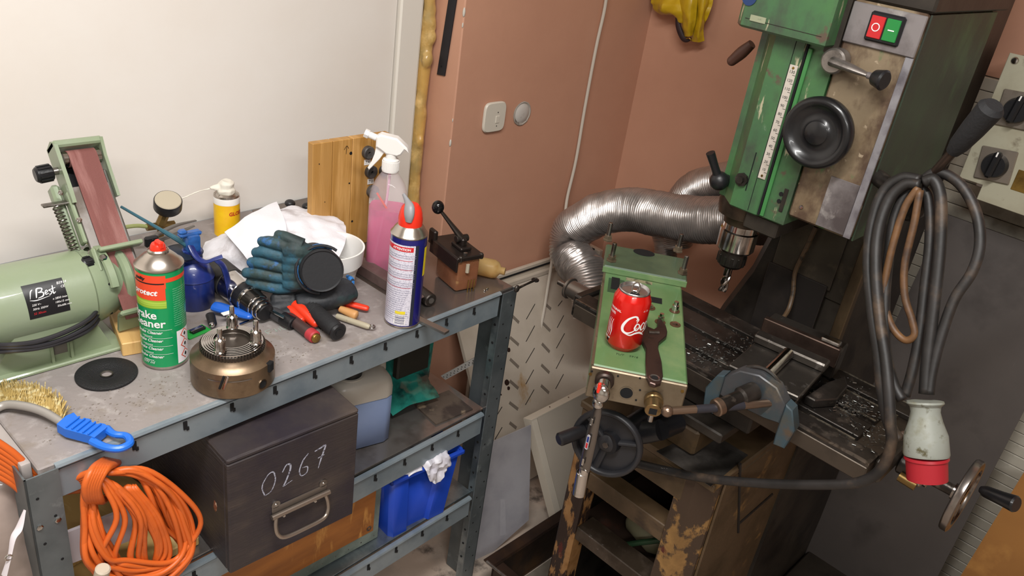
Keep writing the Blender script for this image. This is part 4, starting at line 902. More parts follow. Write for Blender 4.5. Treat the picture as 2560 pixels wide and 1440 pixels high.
# ---------- lathe chuck
c = can_base(585, 1003, .064); c.z = ZT
M_chk = mat('rust_brown_steel', '#6d5c4a', .36, .8, spots=[('#8f7a62', 8, .52, .1), ('#4d3d30', 14, .6, .07), ('#9c6e44', 20, .7, .04)], bump=.06)
lc = thing('lathe_chuck', 'brown steel lathe chuck with polished scroll rings and three studs standing on the bench edge', 'chuck', c)
rL = .0635
lb = B(); lb.lathe([(0, 0), (rL-.004, 0), (rL, .004), (rL, .046), (rL-.006, .050), (.052, .056), (.050, .060), (.020, .061), (0, .061)], None, 64); lb.build('body', M_chk, lc)
A = CAMA(c)
B().lathe([(rL+.0004, .034), (rL+.0004, .036)], None, 40, A-R(35), A+R(25), cap=False).build('scribed_edge', M_steel, lc, recalc=False)
B().lathe([(0, 0), (.0085, 0)], Rz(A+R(42)) @ T(rL-.002, 0, .017) @ Ry(R(90)) @ T(0, 0, .0024), 20, cap=False).build('key_socket', M_hole, lc)
q = B(); q.lathe([(.0085, 0), (.0085, .003), (.0065, .003), (.0065, 0)], Rz(A+R(42)) @ T(rL-.002, 0, .017) @ Ry(R(90)), 20); q.build('socket_rim', M_chrome, lc)
for a_ in (-25, -20): B().box((rL, 0, .036), (.003, .0035, .026), Rz(A+R(a_)) @ Rx(R(-18)), bev=.0006).build('jaw_slot', M_hole if a_ == -25 else M_chrome, lc)
B().box((rL-.001, 0, .040), (.010, .012, .016), Rz(A+R(58)), bev=.001).build('jaw_slot', M_hole, lc)
g = B(); g.lathe([(.047, .060), (.0475, .060), (.0475, .067), (.047, .067)], None, 60)
for k in range(60): g.box((.0475, 0, .0635), (.003, .0022, .007), Rz(k*PI/30))
g.build('toothed_ring', mat('dark_gear_steel', '#4f4842', .35, .85), lc)
sc_ = B(); pr = [(.026, .066)]
for k in range(6):
    r = .028+k*.0032; pr += [(r, .0735-k*.0008), (r+.0018, .0735-k*.0008), (r+.002, .0705-k*.0008), (r+.003, .0705-k*.0008)]
pr += [(.0475, .066)]; sc_.lathe(pr, None, 64, cap=False); sc_.build('scroll_rings', M_chrome, lc, recalc=False)
B().lathe([(.0265, .073), (.0265, .056), (.020, .056), (0, .056)], None, 48, cap=False).build('bore', mat('bore_steel', '#6b635c', .25, .9), lc, recalc=False)
for k, a_ in enumerate((A-R(30), A+R(72), A+R(180))):
    M_ = Rz(a_) @ T(.036, 0, .070)
    s_ = B(); s_.lathe([(0, 0), (.0085, 0), (.0095, .003), (.0075, .006), (.0075, .022), (.0055, .024), (.0038, .024), (.0038, .038), (.003, .040), (0, .040)], M_, 24)
    for j in range(10): s_.box((.0078, 0, .014), (.0016, .0018, .014), M_ @ Rz(j*PI/5))
    s_.build('stud', M_chrome, lc)

# ---------- black grinding disc, wood block, green card
c = at(267, 938, z=ZT); 
rD = (at(347, 930, z=ZT)-at(188, 945, z=ZT)).length/2
gd2 = thing('cutting_disc', 'round black abrasive disc lying flat in front of the sander', 'disc', (c.x, c.y, ZT))
B().lathe([(.008, .001), (.012, .0015), (.020, .0015), (.024, .0035), (rD-.002, .005), (rD, .004), (rD, .001), (rD-.004, 0), (.01, 0), (.008, .001)], None, 56, cap=False).build('disc', mat('black_abrasive', '#18181a', .6, bump=.5, bscale=500), gd2)
B().lathe([(.0075, .001), (.0095, .002), (.0095, .003), (.0075, .003), (.0075, .001)], None, 24, cap=False).build('arbor_ring', M_steel, gd2)
w0, w1, w2 = at(307, 892, z=ZT), at(372, 880, z=ZT), at(275, 800, z=ZT)
wb = thing('wood_block', 'small pale pine block behind the green spray can', 'block', (w0.x, w0.y, ZT), rz=math.atan2(w1.y-w0.y, w1.x-w0.x)-.02)
B().bb((0, 0, 0), (.060, .115, .024), bev=.0015).build('block', mat('light_pine', '#d2aa6c', .55, spots=[('#c0955a', 6, .55, .08, (8, 1, 1))], bump=.08), wb)
p = at(490, 832, z=ZT)
gk = thing('circuit_card', 'green plastic strip with a silver clip behind the chuck', 'card', (p.x, p.y, ZT), rz=.2)
B().bb((-.022, -.012, 0), (.022, .012, .003), bev=.0005).build('card', mat('green_card', '#27913d', .4), gk)
B().bb((-.010, -.006, .003), (.016, .004, .008), bev=.0008).build('clip_body', M_black, gk); B().bb((-.012, -.004, .008), (.012, .003, .0095), bev=.0004).build('clip', M_chrome, gk)
p = at(530, 645+150, z=ZT)
bt = thing('metal_strip', 'short bright metal strip beside the chuck studs', 'strip', G_(610, 803, 0)); B(world=True).slab(G_(598, 808, .003), G_(622, 799, .003), G_(623, 803, .003), G_(600, 812, .003), .001).build('strip', M_chrome, bt)

# ---------- blue-handled brass wire brush
p = [at(-40, 1042, z=ZT+.006), at(10, 1013, z=ZT+.012), at(60, 1015, z=ZT+.016), at(110, 1030, z=ZT+.015), at(165, 1062, z=ZT+.012)]
br = thing('wire_brush', 'brass wire brush with a curved grey back and a bright blue ribbed handle', 'brush', at(100, 1030, z=ZT))
B(world=True).tube(p, [.006, .0062, .0062, .006, .0055], 12, smooth=6).build('back', mat('grey_painted_back', '#9a958f', .35, .3), br)
bri = B(world=True); random.seed(11)
PP = catmull(p[:-1]+[at(150, 1052, z=ZT+.013)], 30)
for i in range(1700):
    q = PP[int(random.random()**.85*(len(PP)-1))]; q = q+V((random.uniform(-.004, .004), random.uniform(0, .006), random.uniform(-.006, .002)))
    e = q+V((random.uniform(.006, .022), random.uniform(.022, .058), random.uniform(-.010, .006)))
    e.z = max(e.z, ZT+.0008); d = (e-q).cross(V((0, 0, 1))).normalized()*.0006
    b_ = bmesh.new(); vs = [b_.verts.new(v) for v in (q-d, q+d, e+d, e-d)]; b_.faces.new(vs); u_ = V((0, 0, .0008)); ws = [b_.verts.new(v) for v in (q-d+u_, q+d+u_, e+d+u_, e-d+u_)]; b_.faces.new(ws[::-1])
    for k in range(4): b_.faces.new([vs[k], ws[k], ws[(k+1) % 4], vs[(k+1) % 4]])
    for v in b_.verts: pass
    n0 = len(bri.bm.verts)
    vm = {}
    for v in b_.verts: vm[v] = bri.bm.verts.new(v.co)
    for f in b_.faces: bri.bm.faces.new([vm[v] for v in f.verts])
    b_.free()
bri.build('bristles', mat('brass_wire', '#c4a968', .35, .55, spots=[('#e6d7a6', 90, .54, .06), ('#7d6634', 70, .62, .05)]), br, kind='stuff', smooth=.1)
h0, h1 = at(162, 1062, z=ZT+.013), at(312, 1112, z=ZT+.010)
M_bh = mat('bright_blue_plastic', '#1f66c9', .35)
hd_ = (h1-h0); Lh = hd_.length; Fh = frame_to(h0, h1)
bh = B(world=True)
prof = [(-.004, -.010), (.012, -.014), (.03, -.012), (.06, -.010), (.085, -.012), (Lh-.03, -.013), (Lh-.012, -.012), (Lh, -.004), (Lh+.002, .006), (Lh-.010, .015), (Lh-.030, .017), (Lh-.045, .020), (Lh-.055, .012), (.075, .012), (.055, .017), (.040, .014), (.022, .019), (.010, .013), (-.002, .020), (-.006, .010)]
Ux = hd_.normalized(); Uy = V((0, 0, 1)).cross(Ux).normalized(); Uz = Ux.cross(Uy)
FM = Matrix(((Ux.x, Uy.x, Uz.x, h0.x), (Ux.y, Uy.y, Uz.y, h0.y), (Ux.z, Uy.z, Uz.z, h0.z-.007), (0, 0, 0, 1)))
# main grip and loop eye built as separate pieces so the eye stays open
grip = [p for p in prof if p[0] < Lh-.040] ; grip = [(-.004, -.010), (.012, -.014), (.03, -.012), (.06, -.010), (Lh-.042, -.012), (Lh-.040, .018), (.078, .012), (.058, .017), (.044, .013), (.024, .019), (.012, .014), (-.002, .021), (-.006, .010)]
bh.prism([(-.006, .010), (-.004, -.010), (.012, -.014), (.05, -.011), (Lh-.038, -.012), (Lh-.038, .014), (.012, .013), (-.002, .020)], .014, FM)
for xx_ in (.024, .048): bh.cyl(FM @ V((xx_, .010, .0005)), FM @ V((xx_, .010, .0135)), .0085, 16)
ey = [(Lh-.042, -.012), (Lh-.020, -.015), (Lh-.002, -.010), (Lh+.004, .003), (Lh-.002, .012), (Lh-.012, .016), (Lh-.026, .012), (Lh-.042, .017)]
bh.tube([FM @ V((x*1.0, y, .007)) for x, y in ey], [.006, .0055, .0055, .0055, .0055, .005, .005, .006], 10, smooth=4)
for k in range(5): bh.box((.012+k*.0085, .002, .0155), (.0026, .026, .003), FM, bev=.0008)
bh.build('handle', M_bh, br)

# ---------- spray bottle
c = can_base(957, 688, .035); c.z = ZT
sb_ = thing('spray_bottle', 'clear spray bottle of pink liquid with a white trigger head', 'spray bottle', c, rz=CAMA(c)+PI/2+R(-6))
M_clr = mat('clear_plastic', '#e6dcdf', .08, alpha=.22); M_pnk = mat('pink_liquid', '#d6337f', .10, alpha=.72, spots=[('#a32560', 14, .56, .1)])  # darker pink spots paint the dark refractions in the liquid
def sq_(k, s=.037, e=.34): 
    return [(s*k*math.copysign(abs(math.cos(a))**e, math.cos(a)), s*k*.82*math.copysign(abs(math.sin(a))**e, math.sin(a))) for a in [2*PI*j/36 for j in range(36)]]
def loft_obj(levels, name, m, par, top=True):
    b = bmesh.new(); rr = []
    for z, k, e in levels: rr.append([b.verts.new((x, y, z)) for x, y in sq_(k, .037, e)])
    loft(b, rr); b.faces.new(rr[0][::-1]); 
    if top: b.faces.new(rr[-1])
    o = B(); o.add(b); return o.build(name, m, par, smooth=1)
loft_obj([(0, .90, .5), (.004, 1, .45), (.150, 1.0, .45), (.166, .98, .5), (.182, .88, .6), (.196, .70, .8), (.207, .50, 1), (.214, .38, 1), (.222, .36, 1)], 'bottle', M_clr, sb_)
loft_obj([(.003, .93, .5), (.008, .965, .45), (.138, .965, .45), (.1385, .96, .45)], 'pink_fill', M_pnk, sb_)
B().tube([(0, 0, .220), (-.003, 0, .15), (-.012, 0, .08), (-.022, 0, .01)], .0026, 8, smooth=5).build('dip_tube', mat('dip_tube', '#f0bcd8', .3, trans=.4), sb_)
B().tube([(-.022, -.01, .168), (-.004, -.01, .142), (.006, -.01, .128)], .0022, 8).build('red_straw', M_ored, sb_)
nk = B(); nk.lathe([(0, .214), (.0165, .214), (.017, .216), (.016, .238), (.013, .240), (0, .240)], None, 32)
for k in range(28): nk.box((.0165, 0, .226), (.0016, .0018, .018), Rz(k*PI/14))
nk.build('collar', M_white, sb_)
hd2 = B(); hd2.tube([(0, 0, .236), (.001, 0, .255)], .011, 16)
hd2.prism([(-.022, .258), (-.030, .262), (-.030, .282), (-.022, .288), (.010, .284), (.030, .268), (.034, .258), (.026, .262), (.020, .252), (.012, .248), (-.010, .250)], .024, Matrix(((1, 0, 0, 0), (0, 0, 1, -.012), (0, 1, 0, 0), (0, 0, 0, 1))), bev=.003)
hd2.build('spray_head', M_white, sb_)
B().cyl((-.030, 0, .277), (-.046, 0, .282), .0065, 14, .001).cyl((-.045, 0, .2815), (-.054, 0, .2845), .0085, 6, .001).build('nozzle', M_white, sb_)
B().prism([(-.020, .262), (-.014, .250), (-.022, .236), (-.036, .218), (-.041, .212), (-.044, .216), (-.037, .230), (-.032, .246), (-.030, .262)], .010, Matrix(((1, 0, 0, 0), (0, 0, 1, -.005), (0, 1, 0, 0), (0, 0, 0, 1))), bev=.001).build('trigger', M_white, sb_)

# ---------- wooden tool board leaning on the wall
YBd = 1.318
q = [at(785, 362, y=YBd)]
xL = q[0].x; zT = q[0].z
wd_ = thing('tool_board', 'honey coloured wooden board with rows of dark drill plugs standing behind the spray bottle', 'board', (xL, YBd, ZT))
lean = math.atan2(.004, zT-ZT); Hb = zT-ZT; Wb = at(972, 430, y=YBd).x-xL
MB2 = Rx(-lean)
M_hon = mat('honey_wood', '#ad8248', .5, spots=[('#a67839', 3, .52, .1, (6, 1, .6)), ('#c79a5d', 5, .6, .08, (7, 1, .5))], bump=.12, bscale=25, bstretch=(8, 1, 1))
for k in range(4): B().bb((k*Wb/4+.0004, 0, 0), ((k+1)*Wb/4-.0004, .018, Hb), MB2, bev=.0012).build('plank', M_hon, wd_)
def on_board(px, py):
    nb = V((0, -math.cos(lean), math.sin(lean))); p = at_plane(px, py, V((xL, YBd, ZT)), nb); return (Matrix.Translation(-wd_.location)) @ p, nb
M_gph = mat('graphite_plug', '#3b3836', .5, spots=[('#565250', 40, .55, .06)])
for px, py in ((918, 380), (925, 428), (929, 477), (935, 522), (958, 425), (940, 580)):
    p, nb = on_board(px, py); r = .0140 if px < 950 else .0120
    o = B().lathe([(.003, 0), (.003, .009), (r-.002, .010), (r, .008), (r, 0)], frame_to(p, p+nb), 24, cap=False).build('drill_plug', M_gph if (px, py) != (935, 522) else mat('copper_plug', '#7d4a2c', .4, .5), wd_, recalc=False)
    B().cyl(p+nb*.0005, p+nb*.001, .003, 12).build('plug_bore', M_hole, wd_)
for i, (px, py, s) in enumerate(((918, 405, '7.4'), (926, 453, '7.2'), (930, 500, '7'), (938, 546, '6.8'))):
    p, nb = on_board(px, py); o = B().box((0, 0, 0), (.016, .0006, .012), Matrix.Translation(p+nb*.0006) @ MB2).build('paper_label', M_white, wd_)
    t = text_bm(s, .009, align='CENTER'); B().add(t, Matrix.Translation(p+nb*.0012) @ MB2 @ T(0, 0, -.003) @ Rx(R(90))).build('size_mark', M_black, o, smooth=4)
for px, py, r in ((877, 383, .0035), (873, 458, .0018), (880, 553, .0024), (798, 410, .0012), (812, 505, .001)):
    p, nb = on_board(px, py); B().cyl(p+nb*.0002, p+nb*.0006, r, 12).build('hole', M_hole, wd_)
t = bmesh.new(); stroke(t, [(0, 0), (.001, .016)], [.001, .001]); stroke(t, [(-.005, .010), (.001, .017), (.006, .011)], [.001]*3)
p, nb = on_board(865, 385); B().add(t, Matrix.Translation(p+nb*.0006) @ MB2 @ Rx(R(90))).build('pencil_arrow', M_black, wd_, smooth=4)

# ---------- brown angle bar, dark pipe end, steel flat
a, b = at(868, 668, z=ZT), at(1056, 784, z=ZT)
an = thing('angle_bar', 'brown primed steel angle bar lying across the bench behind the gloves', 'bar', b)
d_ = (b-a).normalized(); s_ = V((-d_.y, d_.x, 0)); MA = Matrix(((d_.x, s_.x, 0, a.x), (d_.y, s_.y, 0, a.y), (0, 0, 1, ZT), (0, 0, 0, 1))); Lb = (b-a).length
B(world=True).bb((0, 0, 0), (Lb-.02, .003, .022), MA, bev=.0008).bb((0, .003, .019), (Lb-.02, .030, .022), MA, bev=.0008).build('angle', mat('brown_primer', '#6e5c58', .45, .2, spots=[('#54433f', 9, .55, .1)]), an)
a, b = at(1010, 700, z=ZT+.014), at(1078, 752, z=ZT+.014)
pe = thing('round_bar', 'short dark round steel bar behind the blue and white can', 'bar', V((b.x, b.y, ZT)))
B(world=True).cyl(a, b, .0135, 24, .002).build('bar', M_dsteel, pe); B(world=True).cyl(b, b+(b-a).normalized()*.001, .006, 14).build('end_centre', M_gs, pe)
a, b = at(1040, 795, z=ZT+.003), at(1117, 832, z=ZT+.003)
fl = thing('steel_flat', 'bright flat steel bar sticking out over the bench edge', 'bar', V((b.x, b.y, ZT)))
d_ = (b-a).normalized(); s_ = V((-d_.y, d_.x, 0))*.007; B(world=True).slab(a-s_+V((0, 0, .003)), b-s_+V((0, 0, .003)), b+s_+V((0, 0, .003)), a+s_+V((0, 0, .003)), .005).build('flat', mat('bright_steel_flat', '#a09c98', .3, .9), fl)

# ---------- hand oil pump with lever
a, f_, b = at(1092, 690, z=ZT), at(1137, 733, z=ZT), at(1192, 722, z=ZT)
pu = thing('lubrication_pump', 'dark hand-lever lubricator pump with a translucent brown reservoir at the right end of the bench', 'oil pump', f_, rz=math.atan2(b.y-f_.y, b.x-f_.x))
wx = (b-f_).length; wy = .082; hz_ = at(1137, 645, x=f_.x).z-ZT
M_amb = mat('amber_acrylic', '#8a5a40', .12, alpha=.8, spots=[('#5f3a28', 9, .55, .12)])
B().bb((0, 0, .002), (wx, wy, hz_-.002), bev=.006, seg=2).build('reservoir', M_amb, pu)
B().lathe([(0, 0), (.015, 0), (.015, .006), (.012, .010), (.0115, hz_-.012), (0, hz_-.012)], T(wx*.45, .030, .004), 24).build('pump_barrel', mat('brass_barrel', '#b7a164', .3, .8), pu)
ld = B(); ld.bb((-.004, -.004, hz_-.004), (wx+.005, wy+.022, hz_+.006), bev=.002); ld.bb((-.006, -.004, hz_-.026), (-.002, wy+.020, hz_+.004), bev=.001); ld.bb((-.006, wy+.005, hz_-.010), (.004, wy+.030, hz_+.024), bev=.003)
ld.bb((wx*.30, .018, hz_+.006), (wx*.78, .058, hz_+.014), bev=.002).bb((wx*.42, .026, hz_+.012), (wx*.66, .052, hz_+.030), bev=.003)
ld.build('lid', mat('oily_black_casting', '#2b2421', .38, .5, spots=[('#47392f', 20, .6, .06)]), pu)
for x, y in ((.004, .0), (wx, .0), (wx, wy*.9)): B().lathe([(0, 0), (.0045, 0), (.0045, .010), (.003, .012), (0, .012)], T(x, y, hz_-.004), 8).build('clamp_screw', M_dsteel, pu)
B().lathe([(.0045, 0), (.0045, .005), (.002, .006), (0, .006)], T(wx*.35, .006, hz_+.006), 6).build('filler_nut', M_steel, pu)
IV = parent_world(pu).inverted(); j0 = V((wx*.54, .040, hz_+.026)); k1 = IV @ at(1095, 518, y=f_.y+.075)
B().tube([j0, j0.lerp(k1, .12), j0.lerp(k1, .5), k1], [.010, .009, .0062, .0042], 12, smooth=4, flat=.7).build('lever', mat('worn_dark_lever', '#3c3632', .35, .7), pu)
B().cyl(j0+V((-.014, 0, 0)), j0+V((.014, 0, 0)), .0075, 16, .001).build('pivot', M_dsteel, pu)
B().ball(k1, .0125, (1, 1, 1.12), None, 24, 16).build('ball_knob', mat('glossy_black', '#0f0f11', .12), pu)
B().cyl((wx*.42, -.002, hz_-.030), (wx*.42, -.002, hz_-.012), .004, 8).build('drip_fitting', mat('clear_fitting', '#a39a88', .2), pu)
for x in (.022, .032, .042):
    B().cyl((wx*.2+x*.7, -.006, 0), (wx*.2+x*.7, -.006, .028), .0011, 8).build('wire_prong', M_brass, pu)

# ---------- yellow translucent part and small bits at the corner
p = at(1240, 700, z=ZT); 
yp = thing('oil_bottle', 'cloudy yellow plastic bottle lying on its side at the right back corner of the bench', 'bottle', (p.x-.01, p.y+.03, ZT), rz=R(-58))
B().lathe([(0, -.045), (.014, -.044), (.019, -.038), (.020, .020), (.017, .030), (.008, .036), (.008, .046), (0, .046)], T(0, 0, .0205) @ Ry(R(90)), 28).build('bottle', mat('cloudy_yellow', '#b99b67', .3, trans=.45, ior=1.15, spots=[('#a97d3c', 14, .6, .07)]), yp, smooth=1)
B().cyl((-.044, 0, .0205), (-.056, 0, .0205), .012, 16, .001).build('cap', mat('dirty_cap', '#b6a68a', .4), yp)
rn = thing('spanner', 'dark thin hooked spanner lying over the corner of the shelving post', 'spanner', at(1300, 710, z=ZT+.004))
a, b = at(1292, 722, z=ZT+.01), at(1338, 700, z=ZT+.016); B(world=True).tube([a, a.lerp(b, .5), b], [.003, .0022, .003], 8).ball(a, .007, (1, .7, 1.2)).build('shank', M_dsteel, rn)
B(world=True).tube([b+V((.006*math.cos(k), .006*math.sin(k), 0)) for k in [R(j*30-140) for j in range(10)]], .0026, 8).build('hook', M_dsteel, rn)
for i, (px, py) in enumerate(((1212, 727), (1218, 723))):
    p = at(px, py, z=ZT); t = thing('metal_chip', 'bright metal chip on the shiny bench end, '+('nearer' if i == 0 else 'farther')+' of two', 'chip', p); B().box((0, 0, .002), (.006, .003, .003), bev=.0008).build('chip', M_chrome, t)
# grit on the bench
gr_ = B(); random.seed(5)
for i in range(420):
    cx_, cy_ = random.choice([(330, 990), (420, 960), (700, 880), (250, 1040), (120, 1110), (470, 1000), (720, 900), (350, 1060), (640, 860)])
    p = at(cx_+random.gauss(0, 45), cy_+random.gauss(0, 22), z=ZT); s = random.uniform(.0004, .0013)
    if p.y < 1.0 or p.x < .25: continue
    gr_.box((p.x, p.y, ZT+s*.4), (s*2.2, s, s), None)
tag(gr_.build('grit', mat('grey_brown_grit', '#7d746b', .9), smooth=.1), 'scattered grinding grit and dust on the bench top', 'grit', kind='stuff')
tx = bmesh.new()
for pts in ([(0, 0), (0, .012)], [(0, .012), (.009, .012)], [(0, .006), (.007, .006)], [(.012, .008), (.016, .009), (.016, 0)], [(.013, .003), (.017, .001)], [(.022, .008), (.022, 0)], [(.027, .012), (.027, 0), (.034, 0)]): stroke(tx, pts, [.0009]*len(pts))
p = at(672, 836, z=ZT+.0004); ff = B(); ff.add(tx, Matrix.Translation(p) @ Rz(R(2)) @ Matrix.Scale(1.1, 4)); tag(ff.build('pencil_mark', mat('pale_green_pencil', '#93a99d', .8), smooth=4), 'faint pale green scribbled lettering on the bench top beside the chuck', 'marking')

# ================================================================== MILLING MACHINE
M_mg = mat('worn_machine_green', '#41693f', .42, spots=[('#3d6040', 9, .5, .12), ('#3a4638', 13, .56, .09, (1, 1, .6)), ('#a39d82', 42, .655, .02, (1.2, 1.2, .22)), ('#54453a', 20, .64, .03)], bump=.12, coat=.1)
M_oil = mat('oily_brown_over_green', '#655440', .42, spots=[('#7a6b56', 14, .50, .10, (1, 1, .5)), ('#4b3a2e', 16, .53, .07, (1, 1, .7)), ('#42683f', 10, .59, .03, (1, 1.6, .6)), ('#9a8a74', 40, .66, .02)], bump=.15)
M_alu = mat('scuffed_aluminium', '#8e898a', .42, .6, spots=[('#5c5556', 8, .55, .1), ('#b0acaa', 16, .62, .05)], bump=.05)
M_ds = mat('dark_oily_green', '#31402f', .5, spots=[('#2a2a26', 5, .5, .12, (1, 1, .6)), ('#3f5a3c', 9, .62, .08, (1, 1, .5))], bump=.15)
M_dk = mat('dark_oily_casting', '#2b2622', .45, .3, spots=[('#3d3730', 6, .52, .1), ('#1b1816', 9, .6, .08)], bump=.15)
M_dk2 = mat('dark_way_cover', '#4a433a', .42, .45, spots=[('#37322c', 5, .52, .12), ('#5d5346', 12, .64, .06)], bump=.05)
M_brn = mat('brown_stand_paint', '#51402d', .5, spots=[('#40321f', 10, .52, .1), ('#7c5f37', 8, .62, .03), ('#241a14', 5, .66, .06, (1, 1, 2))], bump=.2)
M_peel = mat('peeling_orange_paint', '#8f6a42', .55, spots=[('#7d5730', 24, .55, .08), ('#2a1c16', 26, .50, .02, (1.3, 1.3, .4)), ('#4a1a14', 30, .66, .02)], bump=.4, bscale=40)
mm = thing('milling_machine', 'green bench milling machine with a worn painted head, dark column, table and peeling brown stand', 'milling machine', (1.5, .62, 0))
def mb(): return B(world=True)
HX = 1.40
# head casting right block and left block
mb().bb((HX, .455, 1.148), (1.74, .575, 1.531), bev=.004).build('head_right', M_oil, mm)
q = mb()
q.prism([(HX, .577), (HX, .630), (HX-.004, .634), (HX-.004, .690), (HX, .694), (HX+.028, .722), (HX+.03, .735), (1.72, .735), (1.72, .577)], .66, T(0, 0, 1.125), bev=.003)
q.build('head_left', M_mg, mm)
mb().bb((1.41, .4515, 1.145), (1.745, .4545, 1.530)).build('head_side_skin', M_ds, mm)
# dark gap between blocks and top housing
mb().bb((1.405, .450, 1.5315), (1.80, .60, 1.80), bev=.004).build('top_housing', M_dk, mm)
mb().bb((HX-.003, .576, 1.44), (1.5, .60, 1.75)).build('dark_gap', M_dk, mm)
# cover
c0, c1 = at(1832, 65, x=1.362), at(2061, 118, x=1.362); zc = (c0.z+c1.z)/2
q = mb(); q.prism([(1.362, c1.y), (1.362, c0.y-.014), (1.372, c0.y-.002), (1.385, c0.y), (1.52, c0.y), (1.52, c1.y)], .36, T(0, 0, zc), bev=.004); q.build('belt_cover', M_mg, mm)
a = at(1850, 68, x=1.361); mb().bb((1.3612, c1.y+.01, zc+.016), (1.3626, c0.y-.02, zc+.0168)).build('cover_seam', M_dk, mm)
p = at(1872, 2, x=1.361); mb().cyl(p+V((0, 0, .006)), p+V((-.001, 0, .006)), .014, 24).build('blue_badge', mat('badge_blue', '#1c3460', .3), mm); mb().cyl(p+V((0, .016, .008)), p+V((-.001, .016, .008)), .007, 16).build('badge_white', M_white, mm)
mb().box(at(1895, 48, x=1.361), (.0015, .030, .010), None).build('worn_label', mat('worn_cream_label', '#8d9178', .5, spots=[('#4a5a45', 60, .55, .05)]), mm)
# control plate, buttons
mb().bb((HX-.005, .4535, 1.464), (HX-.0002, .5735, 1.528), bev=.0015).build('control_plate', M_alu, mm)
mb().bb((HX-.003, .4535, 1.150), (HX-.0002, .4665, 1.4635), bev=.0008).build('edge_strip', mat('bright_alu_strip', '#9b9aa0', .38, .6, spots=[('#77737a', 20, .55, .1)]), mm)
mb().bb((HX-.0015, .467, 1.152), (HX-.0002, .520, 1.245), bev=.0006).build('lower_plate', M_alu, mm)
pc = at(2213, 72, x=HX-.006)
bx = mb(); bx.box(pc, (.010, .056, .046), None, bev=.003); bx.build('switch_frame', M_black, mm)
for dy, mcol, nm in ((.0125, mat('button_red', '#b5262a', .35), 'red_button'), (-.0125, mat('button_green', '#23793a', .35), 'green_button')):
    o = mb().box(pc+V((-.006, dy, 0)), (.004, .0225, .034), None, bev=.001).build(nm, mcol, mm)
    if dy > 0: mb().lathe([(.0052, .0002), (.0052, .0006), (.0066, .0006), (.0066, .0002)], frame_to(pc+V((-.008, dy, 0)), pc+V((-.009, dy, 0))), 24, cap=False).build('symbol', M_ink, mm)
    else: mb().box(pc+V((-.0083, dy, 0)), (.0006, .010, .0016), None).build('symbol', M_ink, mm)
# scale
r0, r1 = at(1985, 163, x=HX-.006), at(1903, 447, x=HX-.006); ry = (r0.y+r1.y)/2
o = mb().bb((HX-.0062, ry-.0075, r1.z), (HX-.0042, ry+.0075, r0.z), bev=.0004).build('scale', mat('scale_white', '#b9b0a6', .4, spots=[('#8f857a', 12, .6, .08)]), mm)
nm = 13
tx = B(world=True)
for k in range(nm):
    z = r1.z+.016+k*(r0.z-r1.z-.03)/(nm-1)
    t = text_bm(str(10*(k+1)), .0072, align='CENTER'); tx.add(t, Matrix(((0, 0, -1, HX-.0065), (-1, 0, 0, ry), (0, 1, 0, z), (0, 0, 0, 1))))
    tx.bb((HX-.0066, ry-.0075, z-.003), (HX-.0063, ry-.002, z-.0024))
tx.build('scale_numbers', M_hole, mm, smooth=4)
for p in (V((HX-.0062, ry, r0.z-.005)), V((HX-.0062, ry, r1.z+.006))): mb().lathe([(.0025, 0), (.002, .001), (0, .0012)], frame_to(p, p+V((-1, 0, 0))), 10).build('scale_screw', M_brass, mm)
mb().bb((HX-.0046, ry-.015, 1.13), (HX-.0006, ry-.011, 1.45)).bb((HX-.0046, ry+.0085, 1.13), (HX-.0035, ry+.0095, 1.45)).build('slot', M_hole, mm)
mb().bb((HX-.0055, ry-.024, 1.13), (HX-.0012, ry-.0165, 1.44), bev=.001).build('guide_rib', mat('bright_green_paint', '#3c7641', .38, spots=[('#2e5c35', 9, .62, .08)]), mm)
mb().bb((HX-.0052, .665, 1.165), (HX-.0036, .6665, 1.24)).build('slit', M_hole, mm)
for z in (1.182, 1.168): p = V((HX-.0004, .598, z)); mb().cyl(p, p+V((-.001, 0, 0)), .004, 14).build('tapped_hole', M_hole, mm)
mb().bb((HX-.002, .586, 1.150), (HX, .594, 1.195), bev=.0008).build('dark_bracket', M_dk, mm)
p = at(2003, 518, x=HX-.001); mb().lathe([(.004, 0), (.003, .0015), (0, .0016)], frame_to(p, p+V((-1, 0, 0))), 14).build('screw', M_chrome, mm)
# big black knob wheel
p = at(2040, 333, x=1.352)
wl = mb(); wl.lathe([(0, 0), (.030, 0), (.032, .012), (.046, .010), (.056, .004), (.0605, .010), (.061, .020), (.057, .028), (.050, .029), (.046, .024), (.034, .018), (.024, .019), (.020, .023), (.0195, .0235), (0, .024)], frame_to(p+V((.022, 0, 0)), p), 64)
wl.build('feed_knob', mat('gloss_black_phenolic', '#141416', .3, coat=.15), mm, smooth=1.2)
mb().cyl(p+V((.02, 0, 0)), (HX+.002, p.y, p.z), .028, 32).build('knob_boss', M_dsteel, mm)
# gear lever
p = at(2083, 153, x=HX-.022); e = at(2170, 188, x=HX-.030); kk = at(2200, 198, x=HX-.036)
mb().cyl((HX+.001, p.y, p.z), p+V((-.004, 0, 0)), .021, 32, .003).tube([p, p.lerp(e, .5), e], [.016, .013, .007], 14, smooth=3, flat=.55).build('speed_lever', mat('cast_aluminium', '#8d8782', .36, .8, spots=[('#55504c', 16, .58, .08)]), mm)
mb().cyl(e, e.lerp(kk, .5), .0055, 14).build('lever_rod', M_alu, mm)
mb().cyl(e.lerp(kk, .45), kk+(kk-e).normalized()*.010, .0125, 24, .003, .0165).build('lever_grip', M_black, mm)
